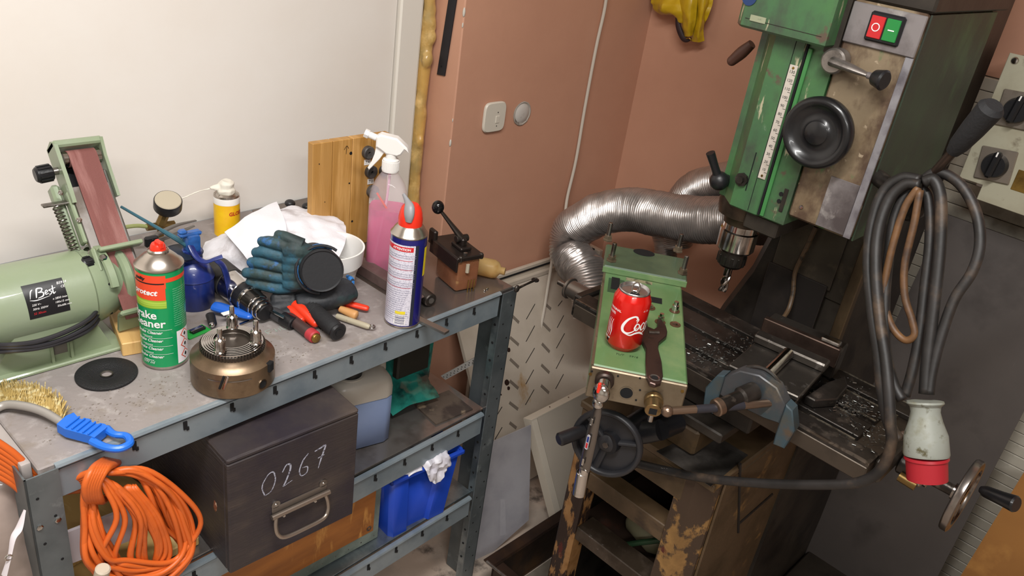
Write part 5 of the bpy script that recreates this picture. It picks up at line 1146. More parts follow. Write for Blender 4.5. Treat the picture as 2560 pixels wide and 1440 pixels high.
# clamp lever lower left
p = at(1798, 452, x=1.41); e = at(1776, 382, x=1.385)
mb().ball(p, .019, (1, 1, 1)).cyl(p, (1.46, .715, p.z), .012, 16).tube([p, p.lerp(e, .4), e], [.011, .008, .009], 12, smooth=3).build('clamp_lever', M_black, mm)
p = at(1856, 448, x=HX-.004); mb().lathe([(0, 0), (.013, 0), (.013, .008), (.007, .008), (.007, .014), (0, .014)], frame_to(p+V((.002, 0, 0)), p+V((-1, 0, 0))), 8).build('lock_nut', M_dsteel, mm)
e = at(1830, 152, x=1.50); p = at(1880, 110, x=1.50); mb().tube([p, p.lerp(e, .5), e], [.009, .012, .010], 14, smooth=3).ball(e, .010).build('rear_handle', mat('brown_bakelite', '#4a2f26', .4), mm)
# quill and spindle
SXY = V((1.47, .690, 0))
def sl(nm_, prof, m, n=40): mb().lathe(prof, T(SXY.x, SXY.y, 0), n).build(nm_, m, mm)
sl('quill_flange', [(0, 1.128), (.054, 1.128), (.056, 1.118), (.054, 1.094), (.040, 1.088), (.038, 1.074), (0, 1.074)], mat('brown_steel_ring', '#4c4035', .35, .7, spots=[('#2f2822', 14, .55, .1)]))
mb().bb((1.41, .590, 1.09), (1.62, .66, 1.124), bev=.003).build('quill_arm', M_dk, mm)
sl('spindle_nose', [(0, 1.075), (.034, 1.075), (.0345, 1.060), (.0385, 1.058), (.0385, 1.020), (.034, 1.014), (0, 1.014)], M_chrome)
mb().bb((1.4315, .688, 1.022), (1.434, .6885, 1.058)).build('scribe_line', M_hole, mm)
cn_ = mb(); cn_.lathe([(0, 1.016), (.026, 1.016), (.0285, 1.008), (.028, .984), (.023, .978), (0, .978)], T(SXY.x, SXY.y, 0), 40)
for k in range(12): cn_.box((.0278, 0, .994), (.004, .006, .020), T(SXY.x, SXY.y, 0) @ Rz(k*PI/6), bev=.0008)
cn_.build('collet_nut', mat('blackened_steel', '#35322f', .3, .8), mm)
em = mb(); em.lathe([(0, .982), (.0085, .982), (.0085, .955), (.0055, .950), (.0055, .918), (0, .918)], T(SXY.x, SXY.y, 0), 20)
for f_ in range(3):
    em.tube([V((SXY.x+.0058*math.cos(t*3.4+f_*2*PI/3), SXY.y+.0058*math.sin(t*3.4+f_*2*PI/3), .918+t*.036)) for t in [j/12 for j in range(13)]], .0036, 8)
em.build('end_mill', mat('bright_cutter', '#a09a96', .18, 1), mm)
# column
q = mb(); lv = [(.0, .46, .84, 1.56), (.62, .465, .80, 1.58), (.80, .485, .762, 1.62), (.92, .487, .72, 1.62), (1.10, .49, .685, 1.62), (1.70, .49, .68, 1.62)]
b_ = bmesh.new(); rr = []
for z, y0, y1, x in lv: rr.append([b_.verts.new(v) for v in ((x, y0, z), (x, y1-.02, z), (x+.03, y1, z), (1.98, y1, z), (1.98, y0, z))])
loft(b_, rr); b_.faces.new(rr[0][::-1]); b_.faces.new(rr[-1]); bmesh.ops.recalc_face_normals(b_, faces=b_.faces); q.add(b_); q.build('column', M_dk, mm)
mb().bb((1.606, .525, .955), (1.613, .660, 1.16), bev=.001).build('upper_way_cover', M_dk2, mm)
mb().bb((1.614, .495, .935), (1.6195, .60, 1.16), bev=.001).build('rear_way_cover', M_dk2, mm)
mb().bb((1.600, .53, .80), (1.606, .665, .965), bev=.001).build('lower_way_cover', mat('dark_lower_cover', '#35312f', .4, .5, spots=[('#443d38', 8, .56, .1)]), mm)
mb().bb((1.598, .470, .78), (1.62, .4925, 1.18), bev=.002).build('slideway', mat('brown_slideway', '#574835', .4, .4, spots=[('#3c3023', 10, .55, .08, (1, 1, .4)), ('#1d1813', 16, .68, .02, (1, 1, .3))]), mm)
# hose dropping behind the table
P = [at(2040, 568, x=1.59), at(2016, 620, x=1.59), at(1988, 680, x=1.59), at(1983, 730, x=1.585), at(1972, 772, x=1.57), at(1955, 800, x=1.54)]
mb().tube(P, .0048, 8, smooth=5).build('coolant_hose', mat('brown_rusty_hose', '#54422f', .5, spots=[('#2d241b', 60, .55, .05)]), mm)
# table
TX0, TX1, TY0, TY1, TZ = 1.257, 1.512, .254, .905, .855
mb().bb((TX0, TY0, .812), (TX1, TY1, .8445), bev=.002).build('table_body', mat('brown_grey_cast_iron', '#4f463d', .42, .55, spots=[('#3b342e', 8, .55, .1)], bump=.1), mm)
xs_ = [TX0, 1.300, 1.316, 1.374, 1.390, 1.448, 1.464, TX1]
for k in range(0, 8, 2):
    ya = TY0 if k in (0, 6) else TY0+.045
    mb().bb((xs_[k]+(0 if k else .0), ya, .8446), (xs_[k+1], TY1 if k in (0, 6) else TY1-.045, TZ), bev=.0012).build('table_land', M_dsteel, mm)
mb().bb((TX0-.0005, TY0, TZ-.004), (TX0+.004, TY1, TZ+.0004)).build('front_edge_highlight', mat('edge_highlight_steel', '#8d867f', .3, .9, spots=[('#5e5750', 60, .5, .06)]), mm)  # pale strip paints a highlight along the table's front edge
for x, y0, y1 in ((1.302, .30, .385), (1.372, .33, .42), (1.392, .30, .36), (1.446, .28, .40), (1.508, .27, .45)): mb().bb((x-.002, y0, TZ-.003), (x+.0025, y1, TZ+.0005)).build('land_edge_highlight', mat('land_highlight_steel', '#aaa496', .3, .85, spots=[('#6d665c', 80, .5, .06)]), mm)  # highlight bars on the slot edges, painted as bright strips
mb().bb((TX0+.02, TY1, .80), (TX1-.03, TY1+.022, .853), bev=.004).build('left_end_bracket', M_dsteel, mm)
mb().bb((TX0+.03, TY0-.018, .806), (TX1-.03, TY0, .850), bev=.004).build('right_end_bracket', M_dk, mm)
# left drum
p = at(1437, 727, x=1.35); p1_ = at(1402, 728, x=1.34)
mb().cyl((p.x, p.y-.045, p.z), (p.x, p.y+.012, p.z), .021, 32, .002).cyl((p.x, p.y+.012, p.z), (p.x, p.y+.018, p.z), .0255, 32, .001).build('left_drum', mat('graded_drum', '#7a726b', .28, .8), mm)
mb().cyl((p.x, p.y+.018, p.z), (p.x, p.y+.050, p.z), .0065, 16, .001).build('shaft_stub', M_steel, mm)
# saddle, knee and stand
mb().bb((1.275, .47, .765), (1.50, .745, .811), bev=.004).bb((1.235, .50, .742), (1.53, .72, .764), bev=.003).build('saddle', M_dk, mm)
mb().bb((1.235, .545, .682), (1.60, .70, .741), bev=.006).build('knee', mat('brown_knee', '#3d3228', .45, .3, spots=[('#56452f', 6, .56, .1), ('#262019', 9, .62, .07)], bump=.15), mm)
SX = 1.205
zt1 = at(1740, 1168, x=SX).z; 
mb().bb((SX-.006, .47, .664), (1.64, .80, .681), bev=.003).build('stand_top', M_brn, mm)
mb().bb((SX-.002, .53, .600), (SX+.045, .795, .6635), bev=.002).build('top_beam', M_brn, mm)
mb().slab((SX-.012, .475, .6815), (SX-.012, .60, .6815), (1.34, .58, .6815), (1.34, .48, .6815), .001).build('swarf_puddle', mat('grimy_tray', '#3a3734', .3, .5, spots=[('#5a5551', 10, .55, .1), ('#9f9a96', 90, .71, .02)], bump=.3), mm)
def beam(nm_, pa, pb, hgt, dep=.05, m=M_brn, x=SX):
    a, b = at(*pa, x=x), at(*pb, x=x); z = (a.z+b.z)/2; return mb().bb((x, min(a.y, b.y), z-hgt), (x+dep, max(a.y, b.y), z), bev=.002).build(nm_, m, mm)
yl, yr_ = .79, .49
mb().bb((SX, yl-.042, .02), (SX+.05, yl+.006, .599), bev=.005).build('left_pillar', M_peel, mm)
mb().prism([(SX, .545), (SX+.045, .545), (SX+.045, .475), (SX+.035, .475), (SX, .510)], .643, T(0, 0, .02)).build('right_pillar', mat('ochre_flaked_brown', '#8a683b', .55, spots=[('#745630', 20, .5, .1), ('#3a2b1f', 9, .47, .015, (1, 1, .8)), ('#4a1d15', 14, .68, .02)], bump=.35, bscale=30), mm)
zb1 = at(1500, 1232, x=SX).z; zb2 = at(1690, 1335, x=SX).z; zb = (zb1+zb2)/2
mb().bb((SX+.004, .546, zb-.032), (SX+.05, yl-.043, zb+.012), bev=.002).build('upper_crossbar', M_brn, mm)
zb = (at(1480, 1375, x=SX).z+at(1600, 1430, x=SX).z)/2
mb().bb((SX+.004, .546, zb-.03), (SX+.06, yl-.043, zb+.006), bev=.002).build('lower_crossbar', mat('swarf_covered_bar', '#55493f', .5, .3, spots=[('#9d948c', 60, .64, .04), ('#33291f', 9, .5, .1)], bump=.3), mm)
mb().bb((SX+.046, .47, .02), (1.75, .476, .663), bev=.002).build('side_plate', M_brn, mm)
mb().bb((SX+.05, .80, .02), (1.75, .806, .663)).bb((1.745, .476, .02), (1.75, .80, .663)).bb((SX+.02, .478, .0), (1.74, .80, .02)).build('stand_shell', M_dk, mm)
mb().bb((SX+.03, .53, .30), (1.74, .795, .31)).build('stand_shelf', mat('dirty_shelf', '#33261f', .5, spots=[('#5b2f22', 6, .6, .08)]), mm)
a = at(1870, 1240, y=.4698); b = at(1820, 1420, y=.4698)
for (pa, pb) in (((1850, 1160), (1845, 1330)), ((1845, 1310), (1930, 1235))):
    a, b = at(*pa, y=.4695), at(*pb, y=.4695); mb().tube([a, b], .0035, 6).build('drip_streak', mat('black_grime', '#17120f', .6), mm)
mb().bb((1.30, .12, .0), (2.04, .455, .05), bev=.004).build('dark_floor_block', M_dk, mm)  # dark block added to darken the pale floor patch beside the stand
# front handwheel
WC = at(1517, 1108, x=1.06); wdir = V((-1, -.35, .10)).normalized(); WM = frame_to(WC-wdir*.01, WC+wdir)
WR = .062
q = mb(); q.lathe([(WR+.006*math.cos(a)*1.0, .010+.009*math.sin(a)) for a in [2*PI*j/12 for j in range(13)]], WM, 48, cap=False)
q.lathe([(0, -.004), (.017, -.004), (.017, .012), (.010, .016), (0, .016)], WM, 24)
for k in range(3): q.tube([WM @ V((.012*math.cos(a), .012*math.sin(a), .004)) if j == 0 else WM @ V((WR*math.cos(a), WR*math.sin(a), .008)) for j, a in ((0, R(20+120*k)), (1, R(20+120*k)))], .008, 10, flat=.6)
q.lathe([(0, 0), (WR, .001), (WR, .003), (0, .002)], WM, 40, 0, 2*PI, cap=False)
q.build('front_handwheel', mat('satin_black_wheel', '#242427', .36), mm, smooth=1, recalc=False)
mb().cyl(WM @ V((0, 0, .016)), WM @ V((0, 0, .020)), .006, 6).build('wheel_nut', M_steel, mm)
h0 = at(1462, 1075, x=1.045); h1 = at(1396, 1100, x=.99)
mb().cyl(h0, h1, .0125, 24, .003).build('front_wheel_handle', M_black, mm)
mb().cyl(WC, (1.24, WC.y+.005, WC.z), .022, 24).build('front_shaft_housing', M_black, mm)
q = mb(); a = at(1560, 1075, x=1.14); b = at(1650, 1075, x=1.16); q.tube([a, a.lerp(b, .5)+V((0, 0, -.004)), b], [.026, .024, .020], 14, smooth=4); q.tube([b, b+V((.06, .0, -.01))], .020, 14); q.build('feed_bracket', M_black, mm)
# right handwheel seen edge on
RC = at(2404, 1238, x=1.385); q = mb()
yw = RC.y
q.cyl((RC.x, TY0-.015, RC.z), (RC.x, yw+.01, RC.z), .0105, 20).build('right_shaft', M_dsteel, mm)
mb().cyl((RC.x, TY0-.055, RC.z), (RC.x, TY0-.018, RC.z), .020, 28, .003).build('right_dial', mat('dark_dial', '#3d3936', .3, .7), mm)
mb().cyl((RC.x, TY0-.064, RC.z), (RC.x, TY0-.056, RC.z), .024, 32, .002).cyl((RC.x, TY0-.072, RC.z), (RC.x, TY0-.067, RC.z), .019, 28).build('dial_ring', M_chrome, mm)
q = mb(); Mw = frame_to((RC.x, yw+.006, RC.z), (RC.x, yw-.01, RC.z), (1, 0, 0))
q.lathe([(.052, 0), (.066, 0), (.068, .003), (.068, .012), (.064, .014), (.054, .014), (.052, .010), (.052, 0)], Mw, 48, cap=False); q.lathe([(0, -.008), (.015, -.008), (.015, .012), (0, .012)], Mw, 20)
for k in range(3): q.tube([Mw @ V((.01*math.cos(R(k*120)), .01*math.sin(R(k*120)), .006)), Mw @ V((.055*math.cos(R(k*120)), .055*math.sin(R(k*120)), .006))], .006, 8)
q.build('right_handwheel', mat('worn_chrome_wheel', '#8c8580', .25, .9, spots=[('#3a2f2b', 13, .52, .04)]), mm, smooth=1, recalc=False)
hh0 = at(2452, 1224, x=1.36); hh1 = at(2542, 1262, x=1.34)
mb().tube([hh0, hh0.lerp(hh1, .15), hh0.lerp(hh1, .6), hh0.lerp(hh1, .95), hh1], [.006, .010, .0115, .014, .012], 16).build('right_wheel_handle', mat('gloss_black_phenolic', '#121214'), mm)
p = at(2248, 1190, x=1.36); mb().cyl(p, p+V((0, -.03, -.002)), .009, 14).build('brass_plug', mat('dull_brass', '#7a633a'), mm)

# ------------------------------------------------------------------ swarf on the table
random.seed(21); sw_ = B()
cl = [(2120, 1010, 40, 16), (2190, 1090, 40, 24), (1930, 960, 36, 26), (1960, 900, 40, 30), (2090, 990, 46, 20), (1770, 900, 40, 14), (1800, 870, 40, 12), (1880, 860, 34, 16), (2150, 1030, 30, 10), (2010, 930, 50, 30)]
for i in range(900):
    cx_, cy_, sx_, sy_ = random.choice(cl); p = at(cx_+random.gauss(0, sx_), cy_+random.gauss(0, sy_), z=TZ)
    if not (TX0 < p.x < TX1 and TY0 < p.y < TY1): continue
    s = random.uniform(.0007, .0022); sw_.box((0, 0, 0), (s*random.uniform(1, 4), s, s*.5), T(p.x, p.y, TZ+.0012) @ Rz(random.uniform(0, 3)) @ Rx(random.uniform(-.8, .8)))
tag(sw_.build('swarf', mat('bright_swarf', '#8f918f', .3, .9), smooth=.1), 'loose bright metal swarf scattered over the milling table', 'swarf', kind='stuff')

# ------------------------------------------------------------------ vice
M_vb = mat('blue_grey_vice_paint', '#31424a', .45, spots=[('#3d3f3c', 14, .53, .08), ('#4a3e33', 20, .62, .05)], bump=.1)
M_vs = mat('oily_vice_steel', '#55504b', .32, .8, spots=[('#3b3632', 10, .54, .08), ('#7e7974', 40, .66, .04)], bump=.1)
vdir = math.atan2(.12, 1.0)
vc = thing('machine_vice', 'blue and steel machine vice with a long bright T handle bolted on the milling table', 'vice', (1.36, .475, TZ), rz=vdir)
IVc = parent_world(vc).inverted()
def vl(px, py, zl): return IVc @ at(px, py, z=TZ+zl)
B().bb((-.14, -.055, .0005), (.13, .055, .016), bev=.002).bb((-.13, -.045, .016), (.12, -.020, .045), bev=.002).bb((-.13, .020, .016), (.12, .045, .045), bev=.002).build('bed', M_vs, vc)
B().bb((.055, -.075, .016), (.105, .075, .078), bev=.003).build('fixed_jaw', M_vs, vc)
B().bb((.040, -.075, .048), (.0545, .075, .088), bev=.0015).build('jaw_plate', mat('brown_jaw_plate', '#5a4a42', .3, .8, spots=[('#453832', 14, .55, .08)]), vc)
B().bb((.044, -.070, .0885), (.062, -.035, .096), bev=.002).build('parallel_strip', M_chrome, vc)
B().bb((-.125, -.066, .0455), (.035, .066, .056), bev=.002).build('moving_slide', M_vs, vc)
B().bb((-.012, -.070, .0565), (.018, .070, .074), bev=.003).build('moving_jaw', M_vs, vc)
MP = Matrix(((0, 0, 1, -.160), (1, 0, 0, 0), (0, 1, 0, .012), (0, 0, 0, 1)))
B().prism([(-.056, .0), (-.056, .038), (-.045, .050), (-.034, .062), (0, .070), (.034, .062), (.045, .050), (.056, .038), (.056, 0), (.030, -.004), (-.030, -.004)], .030, MP, bev=.002).build('end_bracket', mat('grey_blue_casting', '#46474a', .42, .4, spots=[('#37454a', 14, .58, .08), ('#5a544c', 20, .64, .06)], bump=.1), vc)
for s_ in (-1, 1): B().prism([(s_*.0565, .040), (s_*.070, .034), (s_*.084, .0), (s_*.078, -.042), (s_*.058, -.044), (s_*.0565, -.02)], .028, MP, bev=.002).build('bracket_wing', M_vb, vc)
B().lathe([(.040, 0), (.044, 0), (.044, .003), (.040, .003), (.040, 0)], Matrix(((0, 0, 1, -.1405), (1, 0, 0, 0), (0, 1, 0, .045), (0, 0, 0, 1))), 40, 0, PI, cap=False).build('bright_ring', M_steel, vc, recalc=False)
B().cyl((-.150, 0, .064), (-.012, 0, .066), .0115, 24, .001).build('screw', M_chrome, vc)
pm = IVc @ at(1790, 1020, z=TZ+.035); 
s0 = V((-.160, 0, .050))
B().tube([s0, s0.lerp(pm, .35), s0.lerp(pm, .40), pm], [.017, .017, .013, .013], 20).build('screw_nose', M_dsteel, vc)
B().cyl(pm-(pm-s0).normalized()*.012, pm+(pm-s0).normalized()*.002, .0155, 24, .002).build('handle_boss', mat('bronze_steel', '#8a7565', .3, .9), vc)
e0, e1 = IVc @ at(1668, 1028, z=TZ+.03), IVc @ at(1950, 1005, z=TZ+.04)
for e in (e0, e1):
    B().cyl(pm, pm.lerp(e, .42), .0075, 16).build('handle_collar', mat('black_collar', '#27262c', .35), vc)
    B().cyl(pm.lerp(e, .36), pm.lerp(e, .96), .0070, 20).ball(e, .0105).build('t_handle', mat('bronze_steel', '#8a7565'), vc)
cl_ = thing('clamp_wedge', 'dark steel step clamp lying beside the vice among the swarf', 'clamp', at(2060, 1000, z=TZ))
IC = parent_world(cl_).inverted(); pts = [IC @ at(*q, z=TZ) for q in ((2008, 1010), (2030, 1022), (2085, 1018), (2112, 985), (2105, 960), (2060, 975))]
B().prism([(p.x, p.y) for p in pts], .018, T(0, 0, .0008), bev=.002).build('clamp', M_dsteel, cl_)
for px, py, lab in ((1880, 862, 'bright bolt standing on the milling table left of the vice'), (1935, 800, 'small bright stud behind the vice on the back of the table')):
    p = at(px, py+12, z=TZ); s_ = thing('clamp_stud', lab, 'bolt', p); B().cyl((0, 0, 0), (0, 0, .022), .0055, 14, .0005).lathe([(0, 0), (.010, 0), (.010, .007), (0, .007)], None, 6).build('stud', M_chrome, s_)

# ================================================================== GEARBOX LYING ON THE TABLE
GZ = .915; g_bl, g_br, g_tl, g_tr = [at(*q, z=GZ) for q in ((1478, 905), (1722, 965), (1513, 684), (1700, 702))]
gd_ = ((g_tl-g_bl)+(g_tr-g_br)).normalized(); ga = math.atan2(gd_.y, gd_.x); gw = (g_bl-g_br).length*.985; gl = ((g_tl-g_bl).length+(g_tr-g_br).length)/2
M_gg = mat('gearbox_green', '#5f7d54', .38, spots=[('#76895c', 8, .6, .1), ('#54764a', 12, .5, .1), ('#a48e5e', 12, .72, .03)], bump=.04, coat=.25)
M_gf = mat('bare_greased_steel', '#837663', .38, .6, spots=[('#6d604e', 8, .52, .1), ('#4e4236', 22, .64, .05)], bump=.08)
gm = (g_bl+g_br)/2; gb = thing('gearbox', 'pale green flat gearbox lying across the milling table with a bare steel front', 'gearbox', (gm.x, gm.y, TZ), rz=ga)
IG = parent_world(gb).inverted(); H_ = GZ-TZ
def gp_(px, py, z=GZ): return IG @ at(px, py, z=z)
B().bb((.001, -gw/2, .003), (gl, gw/2, H_), bev=.003).build('case', M_gg, gb)
FH = .062
B().bb((-.007, -gw/2, H_-FH), (.0005, gw/2, H_-.0005), bev=.002).build('front_plate', M_gf, gb)
B().bb((-.0005, -gw/2-.0006, .006), (gl-.02, -gw/2+.0004, .020)).build('side_rub_strip', M_gf, gb)
B().bb((.0, gw/2-.004, H_-.002), (gl, gw/2+.0008, H_+.0006)).build('worn_left_edge', M_gf, gb)
# flange
fz = .016; f4, f3 = gp_(1512, 598, GZ+fz), gp_(1695, 618, GZ+fz); fx1 = max(f4.x, f3.x)
B().bb((gl-.012, -gw/2-.008, H_+.0005), (gl+.105, gw/2+.004, H_+fz), bev=.003).build('flange', mat('dark_gearbox_green', '#566a50', .36, spots=[('#3d5140', 5, .5, .1), ('#6c6a4e', 9, .68, .05)], coat=.2), gb)
B().bb((gl-.014, -gw/2-.008, H_+.001), (gl-.0115, gw/2+.004, H_+fz-.002), bev=.0005).build('flange_front_edge', M_gg, gb)
p = gp_(1610, 632, GZ+fz); B().lathe([(0, 0), (.024, 0)], T(p.x, p.y, H_+fz+.0004) @ Matrix.Diagonal((.75, 1, 1, 1)), 28, cap=False).build('oval_hole', M_hole, gb)
for px, py in ((1519, 600), (1528, 652), (1694, 628), (1706, 684)):
    p = gp_(px, py, GZ+fz)
    B().lathe([(0, 0), (.0115, 0), (.0115, .003), (.009, .004), (.009, .012), (0, .012)], T(p.x, p.y, H_+fz), 6).build('nut', M_gf, gb)
    B().cyl((p.x, p.y, H_+fz+.01), (p.x, p.y, H_+fz+.042), .0048, 14, .001).build('stud', M_steel, gb)
# side window, hole, plate, bolts
B().bb((gl-.10, gw/2-.045, H_), (gl-.035, gw/2-.012, H_+.0008)).build('window', mat('window_dark_green', '#2e4a34', .3), gb)
B().bb((gl-.085, gw/2-.035, H_+.001), (gl-.030, gw/2-.018, H_+.0016)).build('window_slot', M_hole, gb)
B().bb((gl-.030, -.02, H_+.0002), (gl-.018, .035, H_+.0012)).build('stamped_tag', mat('dull_tag', '#8b8268', .5, spots=[('#4e4a3c', 90, .55, .05)]), gb)
p = gp_(1645, 752); B().bb((p.x-.012, p.y-.008, H_), (p.x+.012, p.y+.016, H_+.0008)).build('slot_hole', M_hole, gb)
for px, py, hh_ in ((1686, 778, .020), (1650, 806, .018), (1625, 770, .006), (1688, 812, .004)):
    p = gp_(px, py); B().lathe([(0, 0), (.0105, 0), (.0105, .0015), (0, .0015)], T(p.x, p.y, H_), 20).build('washer', mat('rusty_washer', '#6a4f3c', .4, .6), gb)
    B().lathe([(0, 0), (.0068, 0), (.0068, hh_*.6), (.0045, hh_*.62), (.0045, hh_), (0, hh_)], T(p.x, p.y, H_+.0015), 6 if hh_ < .019 else 14).build('bolt', M_chrome, gb)
for s, px, py in (('TUT', 1538, 886), ('5918', 1572, 892)):
    p = gp_(px, py); t = text_bm(s, .008, shear=.2); B().add(t, T(p.x, p.y, H_+.0004) @ Rz(-PI/2)).build('stamped_mark', mat('stamp_ink', '#24381f', .6), gb, smooth=4)
# front plate fittings
FPN = (parent_world(gb).to_3x3() @ V((-1, 0, 0))); FP0 = parent_world(gb) @ V((-.0072, 0, 0))
def fpnt(px, py): return IG @ at_plane(px, py, FP0, FPN)
nx = V((-1, 0, 0))
p = fpnt(1566, 982); B().cyl(p, p+nx*.0006, .011, 24).build('bore', M_hole, gb); B().lathe([(.011, 0), (.0125, .0008), (.011, .001)], frame_to(p, p+nx), 24, cap=False).build('bore_rim', M_gf, gb, recalc=False)
p = fpnt(1634, 998); q = p+nx*.030+V((0, 0, -.004))
B().cyl(p, p+nx*.012, .0165, 24, .002).cyl(p+nx*.010, q, .0145, 24, .001).build('socket_shaft', mat('brass_brown_socket', '#8c7450', .3, .85, spots=[('#4e3d28', 20, .6, .08)]), gb)
B().box(q+nx*.0005, (.0012, .013, .013)).build('square_drive_hole', M_hole, gb); B().cyl(q+V((.006, 0, -.012)), q+V((.004, 0, -.024)), .0045, 12).build('grease_drip', M_chrome, gb)
p = fpnt(1512, 945); B().cyl(p, p+nx*.016, .0165, 24, .003).build('left_boss', mat('dark_boss', '#3a2f2a', .4, .6), gb); bossw = parent_world(gb) @ (p+nx*.016)
for px, py in ((1476, 935), (1545, 940), (1600, 945), (1600, 975), (1706, 978), (1590, 1000), (1480, 928)):
    p = fpnt(px, py); B().cyl(p, p+nx*.0008, .0018 if px not in (1476, 1706) else .0030, 10).build('pin', M_brass if px in (1476, 1706) else M_hole, gb)
# support under the gearbox: parallel blocks are the table itself

# ------------------------------------------------------------------ red drinks can
rK = .0331; c = can_base(1550, 884, rK, GZ)
M_cr = mat('metallic_red_lacquer', '#d4170f', .22, .35, coat=.6)
kc = thing('drinks_can', 'red and white drinks can standing on the green gearbox', 'can', c)
A = CAMA(c)
B().lathe([(0, .003), (.022, .003), (.0245, .0), (.026, .0015), (rK-.003, .008), (rK, .012), (rK, .097), (rK-.002, .101), (.0275, .1095), (.0265, .111)], None, 56, cap=False).build('body', M_cr, kc, smooth=1, recalc=False)
B().lathe([(.0262, .1105), (.0275, .112), (.0275, .1140), (.0262, .1150), (.0248, .1140), (.0240, .110), (.0225, .1090), (0, .1090)], None, 56, cap=False).build('lid', mat('can_aluminium', '#b9b7b8', .25, .95), kc, smooth=1, recalc=False)
B().lathe([(0, 0), (.0085, 0)], T(-.009, -.008, .1094) @ Matrix.Diagonal((1.1, 1, 1, 1)), 20, cap=False).build('mouth', M_hole, kc)
tb_ = B(); tb_.tube([(.010*math.cos(t), .0065*math.sin(t), 0) for t in [R(j*20) for j in range(19)]], .0016, 8, M=T(.0, -.002, .116) @ Rz(A) @ Ry(R(55))); tb_.box((0, 0, .1115), (.010, .010, .003), Rz(A), bev=.001); tb_.build('ring_pull', M_chrome, kc)
# white script (flowing pen strokes) and side panel
tx = bmesh.new(); k_ = 1.0
S = [([(.020, .0235), (.021, .029), (.016, .031), (.007, .025), (.001, .013), (.002, .004), (.009, .001), (.018, .005), (.024, .012)], [.0012, .0026, .0030, .0034, .0042, .0040, .0030, .0018, .001]),
     ([(.018, .030), (.023, .026), (.021, .020)], [.001, .0022, .0008]),
     ([(.026, .017), (.022, .018), (.0195, .011), (.0225, .0065), (.027, .011), (.0265, .016), (.023, .019)], [.0016, .0022, .0028, .0022, .0026, .002, .0010]),
     ([(.027, .013), (.031, .012)], [.0008, .001]),
     ([(.037, .0165), (.034, .019), (.0300, .012), (.0325, .0065), (.038, .009)], [.0020, .0018, .0030, .0024, .0009]),
     ([(.044, .0175), (.041, .0185), (.0375, .011), (.0395, .0068), (.0435, .010), (.0455, .018)], [.0012, .0020, .0028, .0020, .0016, .0016]), ([(.046, .018), (.0445, .010), (.047, .0065), (.050, .010)], [.0018, .0026, .0018, .0008]),
     ([(.004, .0005), (.014, -.002), (.022, .0015), (.030, .002), (.037, -.002), (.040, -.0045)], [.001, .0022, .003, .0034, .0022, .001]),
     ([(.035, .0), (.042, .004), (.052, .004)], [.001, .0028, .001])]
for pts, wd_s in S: stroke(tx, pts, wd_s)
bmesh.ops.scale(tx, vec=(1.12, 1.12, 1), verts=tx.verts)
q = B(); wrap(q, tx, rK, .042, A-R(12), .0005); q.build('script_lettering', M_ink, kc, smooth=4)
q = B(); 
for k, (s, z, sz) in enumerate((('ORIGINAL', .078, .006), ('TASTE', .070, .006), ('330 ml', .020, .0055))): wrap(q, text_bm(s, sz, bold=.0001), rK, z, A-R(72), .0005)
wrap(q, text_bm('cl. 33', .005), rK, .085, A+R(44), .0005)
for j in range(3):
    s_ = bmesh.new(); stroke(s_, [(.002+j*.0045, .0), (.003+j*.0045, .012), (.001+j*.0045, .024), (.003+j*.0045, .034)], [.0008, .0018, .0014, .0008]); wrap(q, s_, rK, .026, A-R(66), .0005)
q.build('side_print', M_ink, kc, smooth=4)
q = B(); patch(q, rK, .012, .020, A-R(60), A-R(50), .0004); q.build('silver_mark', M_chrome, kc, smooth=4, recalc=False)

# ------------------------------------------------------------------ adjustable wrench
wz = GZ
wr = thing('adjustable_wrench', 'dark brown adjustable wrench lying on the gearbox right of the red can', 'wrench', at(1635, 900, z=wz))
IW = parent_world(wr).inverted()
def wp_(px, py): 
    p = IW @ at(px, py, z=wz); return (p.x, p.y)
M_wr = mat('dark_brown_steel', '#4a3a35', .36, .7, spots=[('#35292a', 12, .55, .1)], bump=.08)
out = [wp_(*q) for q in ((1604, 800), (1612, 803), (1618, 826), (1632, 832), (1641, 826), (1642, 806), (1650, 806), (1662, 822), (1666, 838), (1664, 850), (1645, 866), (1643, 880), (1652, 915), (1655, 950), (1650, 967), (1636, 972), (1622, 967), (1614, 950), (1612, 915), (1613, 882), (1606, 866), (1597, 852), (1596, 836), (1603, 822))]
B().prism(out, .0085, T(0, 0, .0005), bev=.0015).build('body', M_wr, wr)
c2 = wp_(1634, 955); B().lathe([(.0055, .0085), (.0085, .0098), (.0105, .0088)], T(c2[0], c2[1], 0), 24, cap=False).build('hang_hole_rim', M_steel, wr, recalc=False); B().cyl((c2[0], c2[1], .0091), (c2[0], c2[1], .0094), .0055, 16).build('hang_hole', M_hole, wr)
c2 = wp_(1632, 842); B().cyl((c2[0]-.008, c2[1]+.006, .009), (c2[0]+.008, c2[1]-.006, .009), .0035, 14).build('knurl_screw', M_steel, wr)
c2 = wp_(1618, 856); t = text_bm('HIT', .007); B().add(t, T(c2[0], c2[1], .0092) @ Rz(ga-PI/2)).build('stamped_mark', mat('dark_stamp', '#1d1614', .6), wr, smooth=4)

